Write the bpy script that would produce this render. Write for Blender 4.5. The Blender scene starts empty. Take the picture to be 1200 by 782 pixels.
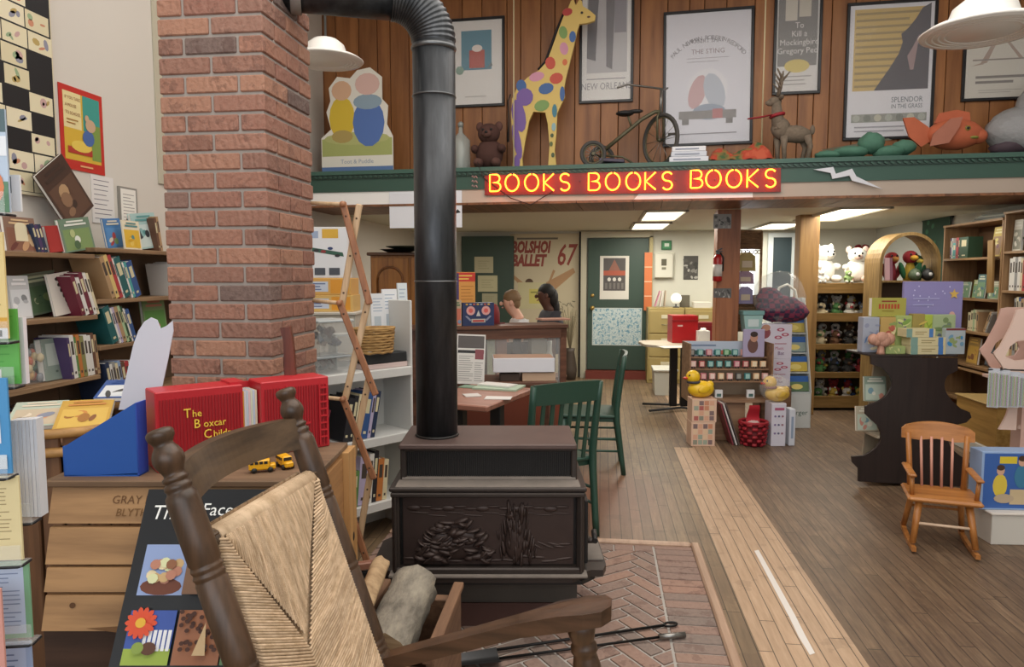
import bpy, bmesh, math, random
from mathutils import Matrix, Vector, Euler
random.seed(11)
C = bpy.context.scene
COL = C.collection
PI = math.pi
# ------------------------------------------------------------------ camera
YAW = math.radians(7.2); FPX = 830.0; PITCH = math.atan(69 / FPX); EYE = 1.5
cd = bpy.data.cameras.new('camera'); cam = bpy.data.objects.new('camera', cd); COL.objects.link(cam)
cd.sensor_width = 36.0; cd.lens = 36.0 * FPX / 1200.0; cd.clip_start = 0.05
cam.location = (0, 0, EYE); cam.rotation_euler = (PI / 2 - PITCH, 0, YAW)
C.camera = cam
# ------------------------------------------------------------------ world, lights, exposure
C.view_settings.view_transform = 'Standard'; C.view_settings.look = 'None'
C.view_settings.exposure = 0.0; C.view_settings.gamma = 1.0
C.view_settings.use_curve_mapping = False
w = bpy.data.worlds.new('world'); C.world = w; w.use_nodes = True
w.node_tree.nodes['Background'].inputs[0].default_value = (0.93, 0.96, 1.0, 1)
w.node_tree.nodes['Background'].inputs[1].default_value = 1.0
def area(name, loc, rot, sx, sy, power, color=(1, 1, 1), spread=None):
    l = bpy.data.lights.new(name, 'AREA'); l.shape = 'RECTANGLE'; l.size = sx; l.size_y = sy
    l.energy = power; l.color = color
    if spread: l.spread = spread
    o = bpy.data.objects.new(name, l); COL.objects.link(o); o.location = loc; o.rotation_euler = rot
    return o
# daylight of the shop windows behind the camera, and the rows of pendants along the tall front room
area('window_daylight', (0.5, -2.6, 2.5), (math.radians(80), 0, 0), 5.5, 2.6, 85, (0.95, 0.97, 1.0))
area('front_room_lamps', (0.3, 2.3, 4.1), (0, 0, 0), 4.8, 5.5, 215, (1.0, 0.955, 0.89))
LOWER_LAMP = 22.0; LAMPCOL = (1.0, 0.955, 0.85)
NEON_STRENGTH = 11.0

# ------------------------------------------------------------------ helpers: pixels to rays, frames
RV = Vector((math.cos(YAW), math.sin(YAW), 0)); FV = Vector((-math.sin(YAW), math.cos(YAW), 0))
def ray(px, py):
    u = (px - 600) / FPX; v = (391 - py) / FPX
    f = math.cos(PITCH) + v * math.sin(PITCH); z = -math.sin(PITCH) + v * math.cos(PITCH)
    return RV * u + FV * f + Vector((0, 0, z)), f
def at(px, py, d):
    r, f = ray(px, py); return Vector((0, 0, EYE)) + r * (d / f)
def az(px, py, z=0.0):
    r, f = ray(px, py); return Vector((0, 0, EYE)) + r * ((z - EYE) / r.z)
def cw(x, d, z):
    v = RV * x + FV * d; return Vector((v.x, v.y, z))
class Frame:
    """a vertical plane of the place: local x to the viewer's right along it, y away into it, z up"""
    def __init__(s, O, rz): s.O = Vector(O); s.rz = rz; s.X = Vector((math.cos(rz), math.sin(rz), 0)); s.Y = Vector((-math.sin(rz), math.cos(rz), 0))
    def hit(s, px, py, y=0.0):
        r, f = ray(px, py); o = Vector((0, 0, EYE)); P0 = s.O + s.Y * y
        k = (P0 - o).dot(s.Y) / r.dot(s.Y); p = o + r * k
        return (p - s.O).dot(s.X), p.z
    def rect(s, x0, y0, x1, y1, y=0.0):
        a = s.hit(x0, y0, y); b = s.hit(x1, y0, y); c = s.hit(x0, y1, y); d = s.hit(x1, y1, y)
        return ((a[0] + c[0]) / 2, (c[1] + d[1]) / 2, (b[0] + d[0]) / 2, (a[1] + b[1]) / 2)
    def w(s, x, y, z): return s.O + s.X * x + s.Y * y + Vector((0, 0, z))
def camframe(d, extra=0.0):
    return Frame((FV.x * d, FV.y * d, 0), YAW + extra)
LW = Frame((-2.75, 0, 0), PI / 2); RW = Frame((3.75, 0, 0), -PI / 2); BW = Frame((0, 10.4, 0), 0)
BALRZ = math.radians(-3.25); BAL = Frame((0, 6.127, 0), BALRZ)

# ------------------------------------------------------------------ helpers: materials
MATS = {}
def lin(h):
    if isinstance(h, (tuple, list)): return tuple(h)[:3] + (1,)
    h = h.lstrip('#'); r = [int(h[i:i + 2], 16) / 255 for i in (0, 2, 4)]
    return tuple((c / 12.92 if c <= .04045 else ((c + .055) / 1.055) ** 2.4) for c in r) + (1,)
class NT:
    def __init__(s, m): s.t = m.node_tree; s.b = s.t.nodes['Principled BSDF']
    def n(s, typ, **kw):
        nd = s.t.nodes.new(typ)
        for k, v in kw.items():
            if k.startswith('i_'):
                nd.inputs[k[2:].replace('_', ' ')].default_value = v
            else: setattr(nd, k, v)
        return nd
    def l(s, a, b): s.t.links.new(a, b)
    def math(s, op, a, b=None, c=None):
        nd = s.t.nodes.new('ShaderNodeMath'); nd.operation = op
        for i, v in enumerate((a, b, c)):
            if v is None: continue
            if hasattr(v, 'links'): s.l(v, nd.inputs[i])
            else: nd.inputs[i].default_value = v
        return nd.outputs[0]
    def mix(s, fac, a, b, blend='MIX'):
        nd = s.t.nodes.new('ShaderNodeMix'); nd.data_type = 'RGBA'; nd.blend_type = blend
        for i, v in ((0, fac), (6, a), (7, b)):
            if hasattr(v, 'links'): s.l(v, nd.inputs[i])
            else: nd.inputs[i].default_value = v
        return nd.outputs[2]
    def ramp(s, f, stops):
        nd = s.t.nodes.new('ShaderNodeValToRGB'); s.l(f, nd.inputs[0]); e = nd.color_ramp.elements
        while len(e) < len(stops): e.new(0.5)
        for el, (p, c) in zip(e, stops): el.position = p; el.color = lin(c)
        return nd.outputs[0]
    def noise(s, scale, detail=3, vec=None, rough=.5):
        nd = s.t.nodes.new('ShaderNodeTexNoise'); nd.inputs['Scale'].default_value = scale
        nd.inputs['Detail'].default_value = detail; nd.inputs['Roughness'].default_value = rough
        if vec is not None: s.l(vec, nd.inputs['Vector'])
        return nd.outputs['Fac']
    def obj(s): return s.t.nodes.new('ShaderNodeTexCoord').outputs['Object']
    def scaled(s, v, sc):
        nd = s.t.nodes.new('ShaderNodeMapping'); s.l(v, nd.inputs[0]); nd.inputs['Scale'].default_value = sc; return nd.outputs[0]
    def bump(s, h, strength=.3, dist=.01):
        nd = s.t.nodes.new('ShaderNodeBump'); s.l(h, nd.inputs['Height']); nd.inputs['Strength'].default_value = strength
        nd.inputs['Distance'].default_value = dist; s.l(nd.outputs[0], s.b.inputs['Normal'])
def newmat(name, color='#888888', rough=.6, metal=0.0):
    m = bpy.data.materials.new(name); m.use_nodes = True
    b = m.node_tree.nodes['Principled BSDF']
    b.inputs['Base Color'].default_value = lin(color); b.inputs['Roughness'].default_value = rough; b.inputs['Metallic'].default_value = metal
    return m, NT(m)
def mat(color, rough=.6, metal=0.0, var=0.0, vs=8.0, isl=0.0, bump=0.0, bs=60.0, emit=0.0, trans=0.0, alpha=1.0):
    key = (color, rough, metal, var, vs, isl, bump, bs, emit, trans, alpha)
    if key in MATS: return MATS[key]
    m, t = newmat('surface_%03d' % len(MATS), color, rough, metal)
    b = t.b
    if var or isl:
        c = lin(color)
        v = 1.0
        if var:
            f = t.noise(vs, 4, t.obj()); v = t.math('MULTIPLY_ADD', f, 2 * var, 1 - var)
        if isl:
            g = t.n('ShaderNodeNewGeometry').outputs['Random Per Island']; v2 = t.math('MULTIPLY_ADD', g, 2 * isl, 1 - isl)
            v = t.math('MULTIPLY', v, v2)
        nd = t.n('ShaderNodeVectorMath', operation='SCALE'); nd.inputs[0].default_value = c[:3]; t.l(v, nd.inputs['Scale'])
        t.l(nd.outputs[0], b.inputs['Base Color'])
    if bump: t.bump(t.noise(bs, 4, t.obj()), bump, .004)
    if emit:
        b.inputs['Emission Color'].default_value = lin(color); b.inputs['Emission Strength'].default_value = emit
    if trans: b.inputs['Transmission Weight'].default_value = trans; b.inputs['IOR'].default_value = 1.15
    if alpha < 1: b.inputs['Alpha'].default_value = alpha
    MATS[key] = m; return m
def wood(c1, c2, axis='x', scale=6.0, rough=.5, isl=.12, stretch=14.0, bump=.08, key=None):
    k = ('wood', c1, c2, axis, scale, rough, isl, stretch)
    if k in MATS: return MATS[k]
    m, t = newmat('wood_%03d' % len(MATS), c1, rough)
    sc = [scale * stretch / 2] * 3; sc['xyz'.index(axis)] = scale / 2
    g = t.n('ShaderNodeNewGeometry').outputs['Random Per Island']
    vec = t.n('ShaderNodeVectorMath', operation='ADD'); t.l(t.scaled(t.obj(), sc), vec.inputs[0])
    off = t.math('MULTIPLY', g, 37.0); cmb = t.n('ShaderNodeCombineXYZ')
    for i in range(3): t.l(off, cmb.inputs[i])
    t.l(cmb.outputs[0], vec.inputs[1])
    f = t.noise(1.0, 5, vec.outputs[0], .6)
    col = t.ramp(f, [(.3, c2), (.62, c1)])
    v = t.math('MULTIPLY_ADD', g, 2 * isl, 1 - isl)
    nd = t.n('ShaderNodeVectorMath', operation='SCALE'); t.l(col, nd.inputs[0]); t.l(v, nd.inputs['Scale'])
    t.l(nd.outputs[0], t.b.inputs['Base Color']); t.bump(f, bump, .004)
    MATS[k] = m; return m
def glassmat():
    k = 'glass'
    if k in MATS: return MATS[k]
    m, t = newmat('clear_plastic', '#f4f7f7', .08); t.b.inputs['Alpha'].default_value = .14
    MATS[k] = m; return m

# ------------------------------------------------------------------ helpers: meshes
class MB:
    def __init__(s): s.v = []; s.f = []; s.m = []; s.sm = []; s.slots = []; s.layer = 0
    def slot(s, m):
        if m not in s.slots: s.slots.append(m)
        return s.slots.index(m)
    def add(s, vs, fs, m, M=None, smooth=False):
        o = len(s.v); i = s.slot(m)
        for p in vs:
            p = Vector(p); s.v.append(M @ p if M else p)
        for f in fs: s.f.append([o + k for k in f]); s.m.append(i); s.sm.append(smooth)
        return s
    def box(s, c, d, m, rot=None, bev=0.0, M=None):
        T = Matrix.Translation(c)
        if rot: T = T @ Euler(rot).to_matrix().to_4x4()
        if M: T = M @ T
        x, y, z = d[0] / 2, d[1] / 2, d[2] / 2
        if bev:
            bm = bmesh.new(); bmesh.ops.create_cube(bm, size=1.0)
            for q in bm.verts: q.co = Vector((q.co.x * 2 * x, q.co.y * 2 * y, q.co.z * 2 * z))
            bmesh.ops.bevel(bm, geom=list(bm.edges), offset=min(bev, .49 * min(d)), segments=1, affect='EDGES')
            s.bm(bm, m, T); return s
        vs = [(-x, -y, -z), (x, -y, -z), (x, y, -z), (-x, y, -z), (-x, -y, z), (x, -y, z), (x, y, z), (-x, y, z)]
        return s.add(vs, [(0, 3, 2, 1), (4, 5, 6, 7), (0, 1, 5, 4), (1, 2, 6, 5), (2, 3, 7, 6), (3, 0, 4, 7)], m, T)
    def b2(s, lo, hi, m, bev=0.0, M=None):
        return s.box([(a + b) / 2 for a, b in zip(lo, hi)], [abs(b - a) for a, b in zip(lo, hi)], m, None, bev, M)
    def bm(s, bm, m, M=None, smooth=False):
        bm.verts.index_update()
        s.add([v.co.copy() for v in bm.verts], [[v.index for v in f.verts] for f in bm.faces], m, M, smooth); bm.free(); return s
    def tube(s, pts, r, m, n=8, closed=False, caps=True, M=None, smooth=True, flat=1.0):
        pts = [Vector(p) for p in pts]; N = len(pts); rs = r if isinstance(r, (list, tuple)) else [r] * N
        vs = []; up = None
        for i, p in enumerate(pts):
            a = pts[(i - 1) % N] if (i > 0 or closed) else p; b = pts[(i + 1) % N] if (i < N - 1 or closed) else p
            t = (b - a).normalized()
            if up is None:
                up = Vector((0, 0, 1)) if abs(t.z) < .9 else Vector((0, 1, 0))
            x = t.cross(up)
            if x.length < 1e-6: x = t.orthogonal()
            x.normalize(); y = x.cross(t).normalized(); up = y
            for k in range(n):
                an = 2 * PI * k / n; vs.append(p + (x * math.cos(an) + y * math.sin(an) * flat) * rs[i])
        fs = []
        for i in range(N if closed else N - 1):
            j = (i + 1) % N
            for k in range(n): fs.append((i * n + k, i * n + (k + 1) % n, j * n + (k + 1) % n, j * n + k))
        s.add(vs, fs, m, M, smooth)
        if caps and not closed:
            o = len(s.v) - len(vs); i = s.slot(m)
            s.f.append([o + k for k in range(n)][::-1]); s.m.append(i); s.sm.append(False)
            s.f.append([o + (N - 1) * n + k for k in range(n)]); s.m.append(i); s.sm.append(False)
        return s
    def lathe(s, prof, m, n=20, M=None, smooth=True):
        vs = []; fs = []
        for r, z in prof:
            for k in range(n): an = 2 * PI * k / n; vs.append((max(r, 1e-5) * math.cos(an), max(r, 1e-5) * math.sin(an), z))
        for i in range(len(prof) - 1):
            for k in range(n): fs.append((i * n + k, i * n + (k + 1) % n, (i + 1) * n + (k + 1) % n, (i + 1) * n + k))
        fs.append(tuple(range(n))[::-1]); fs.append(tuple((len(prof) - 1) * n + k for k in range(n)))
        return s.add(vs, fs, m, M, smooth)
    def prism(s, poly, y0, y1, m, M=None, smooth=False):
        """outline in local x,z extruded along y"""
        n = len(poly); vs = [(p[0], y0, p[1]) for p in poly] + [(p[0], y1, p[1]) for p in poly]
        fs = [tuple(range(n)), tuple(range(n, 2 * n))[::-1]] + [(i, i + n, (i + 1) % n + n, (i + 1) % n) for i in range(n)]
        return s.add(vs, fs, m, M, smooth)
    def slab(s, poly, z0, z1, m, M=None):
        """outline in local x,y extruded along z"""
        n = len(poly); vs = [(p[0], p[1], z0) for p in poly] + [(p[0], p[1], z1) for p in poly]
        fs = [tuple(range(n))[::-1], tuple(range(n, 2 * n))] + [(i, (i + 1) % n, (i + 1) % n + n, i + n) for i in range(n)]
        return s.add(vs, fs, m, M)
    def ball(s, c, r, m, M=None, n=12, lump=0.0, rot=None, seed=0):
        r = (r, r, r) if not isinstance(r, (list, tuple)) else r
        bm = bmesh.new(); bmesh.ops.create_uvsphere(bm, u_segments=n, v_segments=max(6, n * 2 // 3), radius=1)
        rnd = random.Random(seed)
        for q in bm.verts:
            k = 1 + lump * (rnd.random() - .5) * 2; q.co = Vector((q.co.x * r[0] * k, q.co.y * r[1] * k, q.co.z * r[2] * k))
        T = Matrix.Translation(c)
        if rot: T = T @ Euler(rot).to_matrix().to_4x4()
        return s.bm(bm, m, M @ T if M else T, True)
    def grid(s, fn, nu, nv, m, smooth=True, M=None):
        vs = [fn(i / nu, j / nv) for j in range(nv + 1) for i in range(nu + 1)]
        fs = [(j * (nu + 1) + i, j * (nu + 1) + i + 1, (j + 1) * (nu + 1) + i + 1, (j + 1) * (nu + 1) + i) for j in range(nv) for i in range(nu)]
        return s.add(vs, fs, m, M, smooth)
    # flat printing on a plane: u,v in metres, plane x,z facing -y, each call one sheet thinner than paper further out
    def ink(s, poly, m, M=None):
        s.layer += 1; y = -.0003 * s.layer
        return s.add([(p[0], y, p[1]) for p in poly], [tuple(range(len(poly)))], m, M)
    def irect(s, x0, z0, x1, z1, m, M=None): return s.ink([(x0, z0), (x1, z0), (x1, z1), (x0, z1)], m, M)
    def iell(s, cx, cz, rx, rz, m, M=None, n=14, a=0.0):
        ca, sa = math.cos(a), math.sin(a)
        return s.ink([(cx + rx * math.cos(t) * ca - rz * math.sin(t) * sa, cz + rx * math.cos(t) * sa + rz * math.sin(t) * ca) for t in [2 * PI * k / n for k in range(n)]], m, M)
    def text(s, txt, x, z, size, m, M=None, align='CENTER', ext=0.0, sx=1.0, shear=0.0, bold=0.0):
        cu = bpy.data.curves.new('t', 'FONT'); cu.body = txt; cu.size = size; cu.align_x = align; cu.extrude = ext; cu.resolution_u = 2; cu.shear = shear; cu.offset = bold
        ob = bpy.data.objects.new('t', cu); me = ob.to_mesh(); s.layer += 1; y = -.0003 * s.layer - ext
        s.add([(x + v.co.x * sx, y - v.co.z, z + v.co.y) for v in me.vertices], [tuple(p.vertices) for p in me.polygons], m, M)
        ob.to_mesh_clear(); bpy.data.objects.remove(ob); bpy.data.curves.remove(cu); return s
    def build(s, name, parent=None, loc=None, rz=0.0, rot=None):
        me = bpy.data.meshes.new(name); me.from_pydata([tuple(p) for p in s.v], [], s.f)
        for m in s.slots: me.materials.append(m)
        me.polygons.foreach_set('material_index', s.m); me.polygons.foreach_set('use_smooth', s.sm)
        bm = bmesh.new(); bm.from_mesh(me); me.update(); bm.free()
        o = bpy.data.objects.new(name, me); COL.objects.link(o)
        if parent: o.parent = parent
        if loc is not None: o.location = loc
        o.rotation_euler = rot if rot else (0, 0, rz)
        return o
def T(x=0, y=0, z=0, rx=0, ry=0, rz=0):
    return Matrix.Translation((x, y, z)) @ Euler((rx, ry, rz)).to_matrix().to_4x4()
def thing(name, label, cat, loc=(0, 0, 0), rz=0.0, group=None):
    o = bpy.data.objects.new(name, None); COL.objects.link(o); o.empty_display_size = .1
    o.location = loc; o.rotation_euler = (0, 0, rz); return tag(o, label, cat, group)
def tag(o, label, cat, group=None, kind=None):
    o['label'] = label; o['category'] = cat
    if group: o['group'] = group
    if kind: o['kind'] = kind
    return o
def struct(o, label=None):
    o['kind'] = 'structure'
    if label: o['label'] = label
    return o
def copy_tree(o, parent=None):
    c = o.copy(); COL.objects.link(c); c.parent = parent
    for ch in list(o.children): copy_tree(ch, c)
    return c
ORD = ['first', 'second', 'third', 'fourth', 'fifth', 'sixth', 'seventh', 'eighth', 'ninth', 'tenth', 'eleventh', 'twelfth', 'thirteenth', 'fourteenth', 'fifteenth', 'sixteenth']
WHITE = mat('#e9e6df', .55); PAPER = mat('#efece4', .6); INK = mat('#262426', .6); CREAM = mat('#e6dbb9', .6)
def lines(mb, x0, z0, x1, z1, n, m, M=None, frac=.35, seed=1):
    rnd = random.Random(seed); h = (z1 - z0) / n
    for i in range(n):
        z = z1 - (i + .5) * h; mb.irect(x0, z - h * frac / 2, x0 + (x1 - x0) * (1 - .35 * rnd.random() ** 2), z + h * frac / 2, m, M); mb.layer -= 1
    mb.layer += 1
def bookmesh(t, h, d, cover, pages=PAPER, art=None, spine=None):
    """standing book, spine towards -y, thickness along x, centred on x, foot at z 0, spine at y 0"""
    b = MB(); c = .0035 if t > .012 else .0015
    b.b2((-t / 2, 0, 0), (-t / 2 + c, d, h), cover); b.b2((t / 2 - c, 0, 0), (t / 2, d, h), cover); b.b2((-t / 2 + c, 0, 0), (t / 2 - c, c, h), cover)
    b.b2((-t / 2 + c, c, .004), (t / 2 - c, d - .004, h - .004), pages)
    if spine: b.irect(-t * .28, h * .55, t * .28, h * .86, spine)
    if spine: b.irect(-t * .2, h * .1, t * .2, h * .16, spine)
    return b
def faceart(b, w, h, cols, seed, M=None):
    """a cover design of plain shapes: a title band, a picture field and a few blobs"""
    rnd = random.Random(seed)
    cs = [mat(c, .5) for c in cols]
    b.irect(w * -.5 + w * .06, h * .05, w * .44, h * .68, cs[0], M)
    for k in range(5):
        b.iell(rnd.uniform(-.3, .3) * w, rnd.uniform(.15, .55) * h, rnd.uniform(.07, .2) * w, rnd.uniform(.05, .14) * h, cs[(k + 1) % len(cs)], M, 10, rnd.random() * 3)
    b.irect(-w * .36, h * .78, w * .36, h * .84, cs[-1], M); b.irect(-w * .28, h * .88, w * .28, h * .93, cs[-1], M)
def facebook(name, label, cat, loc, rz, w, h, t, cover, cols=None, seed=0, lean=0.12, roll=0.0, group=None, art=None):
    """book or box standing face out, leaning back: front at y 0"""
    b = MB(); M = T(rx=-lean) @ T(ry=roll)
    b.b2((-w / 2, 0, 0), (w / 2, .003, h), cover, M=M); b.b2((-w / 2 + .002, .003, .003), (w / 2 - .002, t - .003, h - .003), PAPER, M=M); b.b2((-w / 2, t - .003, 0), (w / 2, t, h), cover, M=M)
    if art: art(b, w, h, M)
    elif cols: faceart(b, w, h, cols, seed, M)
    loc = Vector(loc) + Vector((0, 0, t * math.sin(abs(lean)) + w / 2 * math.sin(abs(roll)) + .0006))
    o = b.build(name, None, loc, rz); return tag(o, label, cat, group)
# ================================================================== THE SETTING
LIGHTWALL = mat('#cdc6ba', .8, var=.04, vs=2)
def floor_mat():
    m, t = newmat('floor_boards', rough=.5); o = t.obj(); sp = t.n('ShaderNodeSeparateXYZ'); t.l(o, sp.inputs[0])
    X, Y = sp.outputs[0], sp.outputs[1]; q = t.math('DIVIDE', X, .063); bi = t.math('FLOOR', q); fr = t.math('FRACT', q)
    wn = t.n('ShaderNodeTexWhiteNoise', noise_dimensions='1D'); t.l(bi, wn.inputs['W'])
    yo = t.math('ADD', t.math('DIVIDE', Y, 1.3), t.math('MULTIPLY', wn.outputs[0], 7.0)); yi = t.math('FLOOR', yo); yf = t.math('FRACT', yo)
    w2 = t.n('ShaderNodeTexWhiteNoise', noise_dimensions='2D'); cmb = t.n('ShaderNodeCombineXYZ'); t.l(bi, cmb.inputs[0]); t.l(yi, cmb.inputs[1]); t.l(cmb.outputs[0], w2.inputs['Vector'])
    R1 = w2.outputs[0]
    grain = t.noise(1.0, 5, t.scaled(o, (55, 4, 1)), .65); blot = t.noise(1.6, 5, o, .6); blot2 = t.noise(5.0, 4, o, .6)
    old = t.ramp(grain, [(.25, '#4d3d31'), (.5, '#755f4a'), (.75, '#92795d')])
    old = t.mix(t.math('MULTIPLY', t.math('SUBTRACT', 1.0, t.math('GREATER_THAN', X, .64)), .25), old, lin('#a58f68'))
    old = t.mix(t.math('MULTIPLY', t.math('GREATER_THAN', blot, .52), .22), old, lin('#5b4334'))
    # a worn reddish patch beside the stove
    dx = t.math('SUBTRACT', X, -.05); dy = t.math('MULTIPLY', t.math('SUBTRACT', Y, 4.7), .55)
    r2 = t.math('ADD', t.math('MULTIPLY', dx, dx), t.math('MULTIPLY', dy, dy))
    red = t.math('SUBTRACT', 1.0, t.math('SMOOTH_MIN', t.math('DIVIDE', r2, .35), 1.0, .1)); red = t.math('MAXIMUM', red, 0.0)
    old = t.mix(t.math('MULTIPLY', red, .75), old, lin('#7d4f3e'))
    new = t.ramp(grain, [(.25, '#a4876a'), (.55, '#b89a7d'), (.8, '#c4a88c')])
    m1 = t.math('MULTIPLY', t.math('GREATER_THAN', X, .64), t.math('LESS_THAN', X, 1.035))
    m2 = t.math('MULTIPLY', m1, t.math('GREATER_THAN', t.math('ADD', X, t.math('MULTIPLY', t.math('GREATER_THAN', Y, 6.2), -1.0)), -.2))
    col = t.mix(m2, old, new)
    col = t.mix(t.math('MULTIPLY', R1, t.math('SUBTRACT', .42, t.math('MULTIPLY', m2, .3))), col, lin('#4a3a2c'))
    col = t.mix(t.math('MULTIPLY', t.math('GREATER_THAN', blot2, .6), .14), col, lin('#3b2d22'))
    gap = t.math('LESS_THAN', fr, .07); gap2 = t.math('LESS_THAN', yf, .004); gp = t.math('MAXIMUM', gap, gap2)
    col = t.mix(t.math('MULTIPLY', gp, .8), col, lin('#2b1f17'))
    t.l(col, t.b.inputs['Base Color']); t.bump(t.math('SUBTRACT', t.math('MULTIPLY', grain, .15), gp), .35, .003)
    t.b.inputs['Roughness'].default_value = .48
    return m
f = MB().add([(-2.75, -3, 0), (3.75, -3, 0), (3.75, 10.4, 0), (-2.75, 10.4, 0)], [(0, 1, 2, 3)], floor_mat()).build('floor'); struct(f, 'worn narrow board floor with a paler strip of newer boards')
def wallbox(name, lo, hi, m, label=None): return struct(MB().b2(lo, hi, m).build(name), label)
WL = mat('#d6d0c6', .85, var=.03, vs=1.5)
wallbox('wall_left', (-2.87, -3, 0), (-2.75, 10.52, 4.4), WL, 'plain greyish white plaster wall behind the book shelves')
wallbox('wall_right', (3.75, -3, 0), (3.87, 10.52, 4.4), mat('#c2c4c0', .85), 'pale side wall behind the tall bookcases')
wallbox('wall_back', (-2.87, 10.4, 0), (3.87, 10.52, 2.6), mat('#cdccc0', .85, var=.03), 'pale back wall of the low rear room')
wallbox('ceiling', (-2.87, -3, 4.4), (3.87, 6.9, 4.5), mat('#d8d4cc', .9), 'high pale ceiling over the front room')
# front of the shop behind the camera: sill, lintel and mullions with open daylight between them
fw = MB(); fm = mat('#44594f', .5)
fw.b2((-2.87, -3.12, 0), (3.87, -3, .55), fm); fw.b2((-2.87, -3.12, 3.7), (3.87, -3, 4.4), fm)
for x in (-2.8, -.6, 1.6, 3.8): fw.b2((x - .07, -3.12, .55), (x + .07, -3, 3.7), fm)
struct(fw.build('wall_front'), 'shop front with tall windows')
# mezzanine: fascia, band, soffit, floor, upper panelled wall (all in the balcony frame)
def balobj(name, mb): return mb.build(name, None, BAL.O, BALRZ)
XL, XR = -3.1, 4.05
GREEN = mat('#37564a', .45, var=.08, vs=3)
g = MB(); g.b2((XL, 0, 2.245), (XR, .06, 2.385), GREEN); g.b2((XL, -.03, 2.395), (XR, .62, 2.43), mat('#3f6155', .45))
GD = mat('#2c463c', .45)
g.b2((XL, -.012, 2.36), (XR, .05, 2.395), GD)
for i in range(150): g.box((XL + .03 + i * .048, -.014, 2.378), (.03, .02, .014), GREEN, (0, .5, 0))
struct(balobj('trim_1', g), 'dark green mezzanine fascia with a rope moulding and narrow ledge')
h = MB(); BEIGE = mat('#b5a596', .6, var=.05, vs=3); LIT_WHITE = mat('#faf8f4', .6)  # near-white colour stands in for the overexposed light on the band
h.b2((XL, .012, 2.13), (-2.58, .06, 2.245), LIT_WHITE); h.b2((-2.58, .012, 2.13), (-1.55, .06, 2.245), LIT_WHITE); h.b2((-1.55, .012, 2.13), (.26, .06, 2.245), mat('#c9b5a4', .6)); h.b2((1.22, .012, 2.13), (XR, .06, 2.245), BEIGE)
h.add([(.26, .012, 2.13), (1.22, .012, 2.13), (1.22, .012, 2.245), (.36, .012, 2.245)], [(0, 1, 2, 3)], LIT_WHITE); h.add([(.26, .0121, 2.13), (.36, .0121, 2.245), (.26, .0121, 2.245)], [(0, 1, 2)], BEIGE)
h.b2((.26, .0125, 2.13), (1.22, .06, 2.245), BEIGE)
struct(balobj('trim_2', h), 'beige and white band below the green fascia, its overlit stretch put in as white')
sf = MB(); SW = wood('#8a5a38', '#5f3a22', 'y', 3, .5)
x = XL
while x < XR:
    sf.b2((x, .0, 2.11), (x + .236, .8, 2.13), SW); x += .24
struct(balobj('ceiling_soffit', sf), 'brown board soffit under the mezzanine edge')
struct(MB().b2((-2.87, 6.6, 2.13), (3.87, 10.4, 2.2), mat('#cfcbb8', .9, var=.04, vs=1)).build('ceiling_rear'), 'low pale ceiling of the rear room')
pan = MB(); PW = wood('#a06a3c', '#7a4a26', 'z', 2.2, .45, .14, 10)
x = XL; rr = random.Random(5); GROOVE = mat('#331d10', .7)
while x < XR:
    wd = rr.choice([.13, .19, .16, .24]); pan.b2((x + .003, .6, 2.4), (x + wd - .003, .63, 4.4), PW, .003); x += wd
pan.b2((XL, .626, 2.4), (XR, .68, 4.4), GROOVE)
struct(balobj('wall_upper', pan), 'brown vertical board wall above the mezzanine ledge')
struct(balobj('floor_mezzanine', MB().b2((XL, .06, 2.2), (XR, .68, 2.4), mat('#5c4433', .7))), 'board floor of the mezzanine edge')
# posts
PST = wood('#9c6038', '#774526', 'z', 3, .5)
p = MB(); p.b2((-.105, -.1, 0), (.105, .1, 2.105), PST, .006); pp = p.build('column_1', None, (1.172, 6.95, 0)); struct(pp, 'brown wooden post beside the rubber duck display')
po = wood('#9a7645', '#76552c', 'z', 3, .5)
p = MB(); p.b2((-.1, -.1, 0), (.1, .1, 2.14), po, .006); struct(p.build('column_2', None, (2.17, 7.95, 0)), 'tan wooden post next to the shelf of plush toys')
# back wall: green partition, door, trims
GR = mat('#33473c', .5, var=.06, vs=2)
struct(MB().b2((-2.05, 10.3, 0), (-1.28, 10.4, 2.06), GR).build('wall_partition'), 'dark green partition behind the counter')
dx0, dx1 = -.2, .66
d = thing('door_1', 'dark green back door hung with a poster and a floral sheet', 'door', (0, 10.36, 0)); struct(d)
MB().b2((dx0, -.02, .12), (dx1, .03, 2.02), GR, .004).build('leaf_or_opening', d)
BRASS = mat('#b79a5a', .35, .8)
k = MB(); k.ball((dx0 + .07, -.06, 1.02), .032, BRASS); k.tube([(dx0 + .07, -.02, 1.02), (dx0 + .07, -.06, 1.02)], .014, BRASS); k.build('door_knob', d)
k = MB(); k.lathe([(.026, 0), (.026, .012), (.012, .02)], BRASS, 14, T(dx0 + .07, -.02, 1.2, rx=PI / 2)); k.build('deadbolt', d)
struct(MB().b2((dx0 - .1, 10.28, 0), (dx0 - .02, 10.4, 2.12), mat('#b9b49f', .6)).b2((dx1 + .01, 10.3, 0), (dx1 + .06, 10.4, 2.05), mat('#a79b6f', .6)).b2((dx0 - .1, 10.3, 2.03), (dx1 + .06, 10.4, 2.12), mat('#b9b49f', .6)).build('trim_3'), 'pale casing of the green back door')
struct(MB().b2((dx0 - .02, 10.2, 0), (dx1 + .2, 10.4, .11), mat('#6e2e22', .5)).build('trim_4'), 'red brown door sill')
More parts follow.
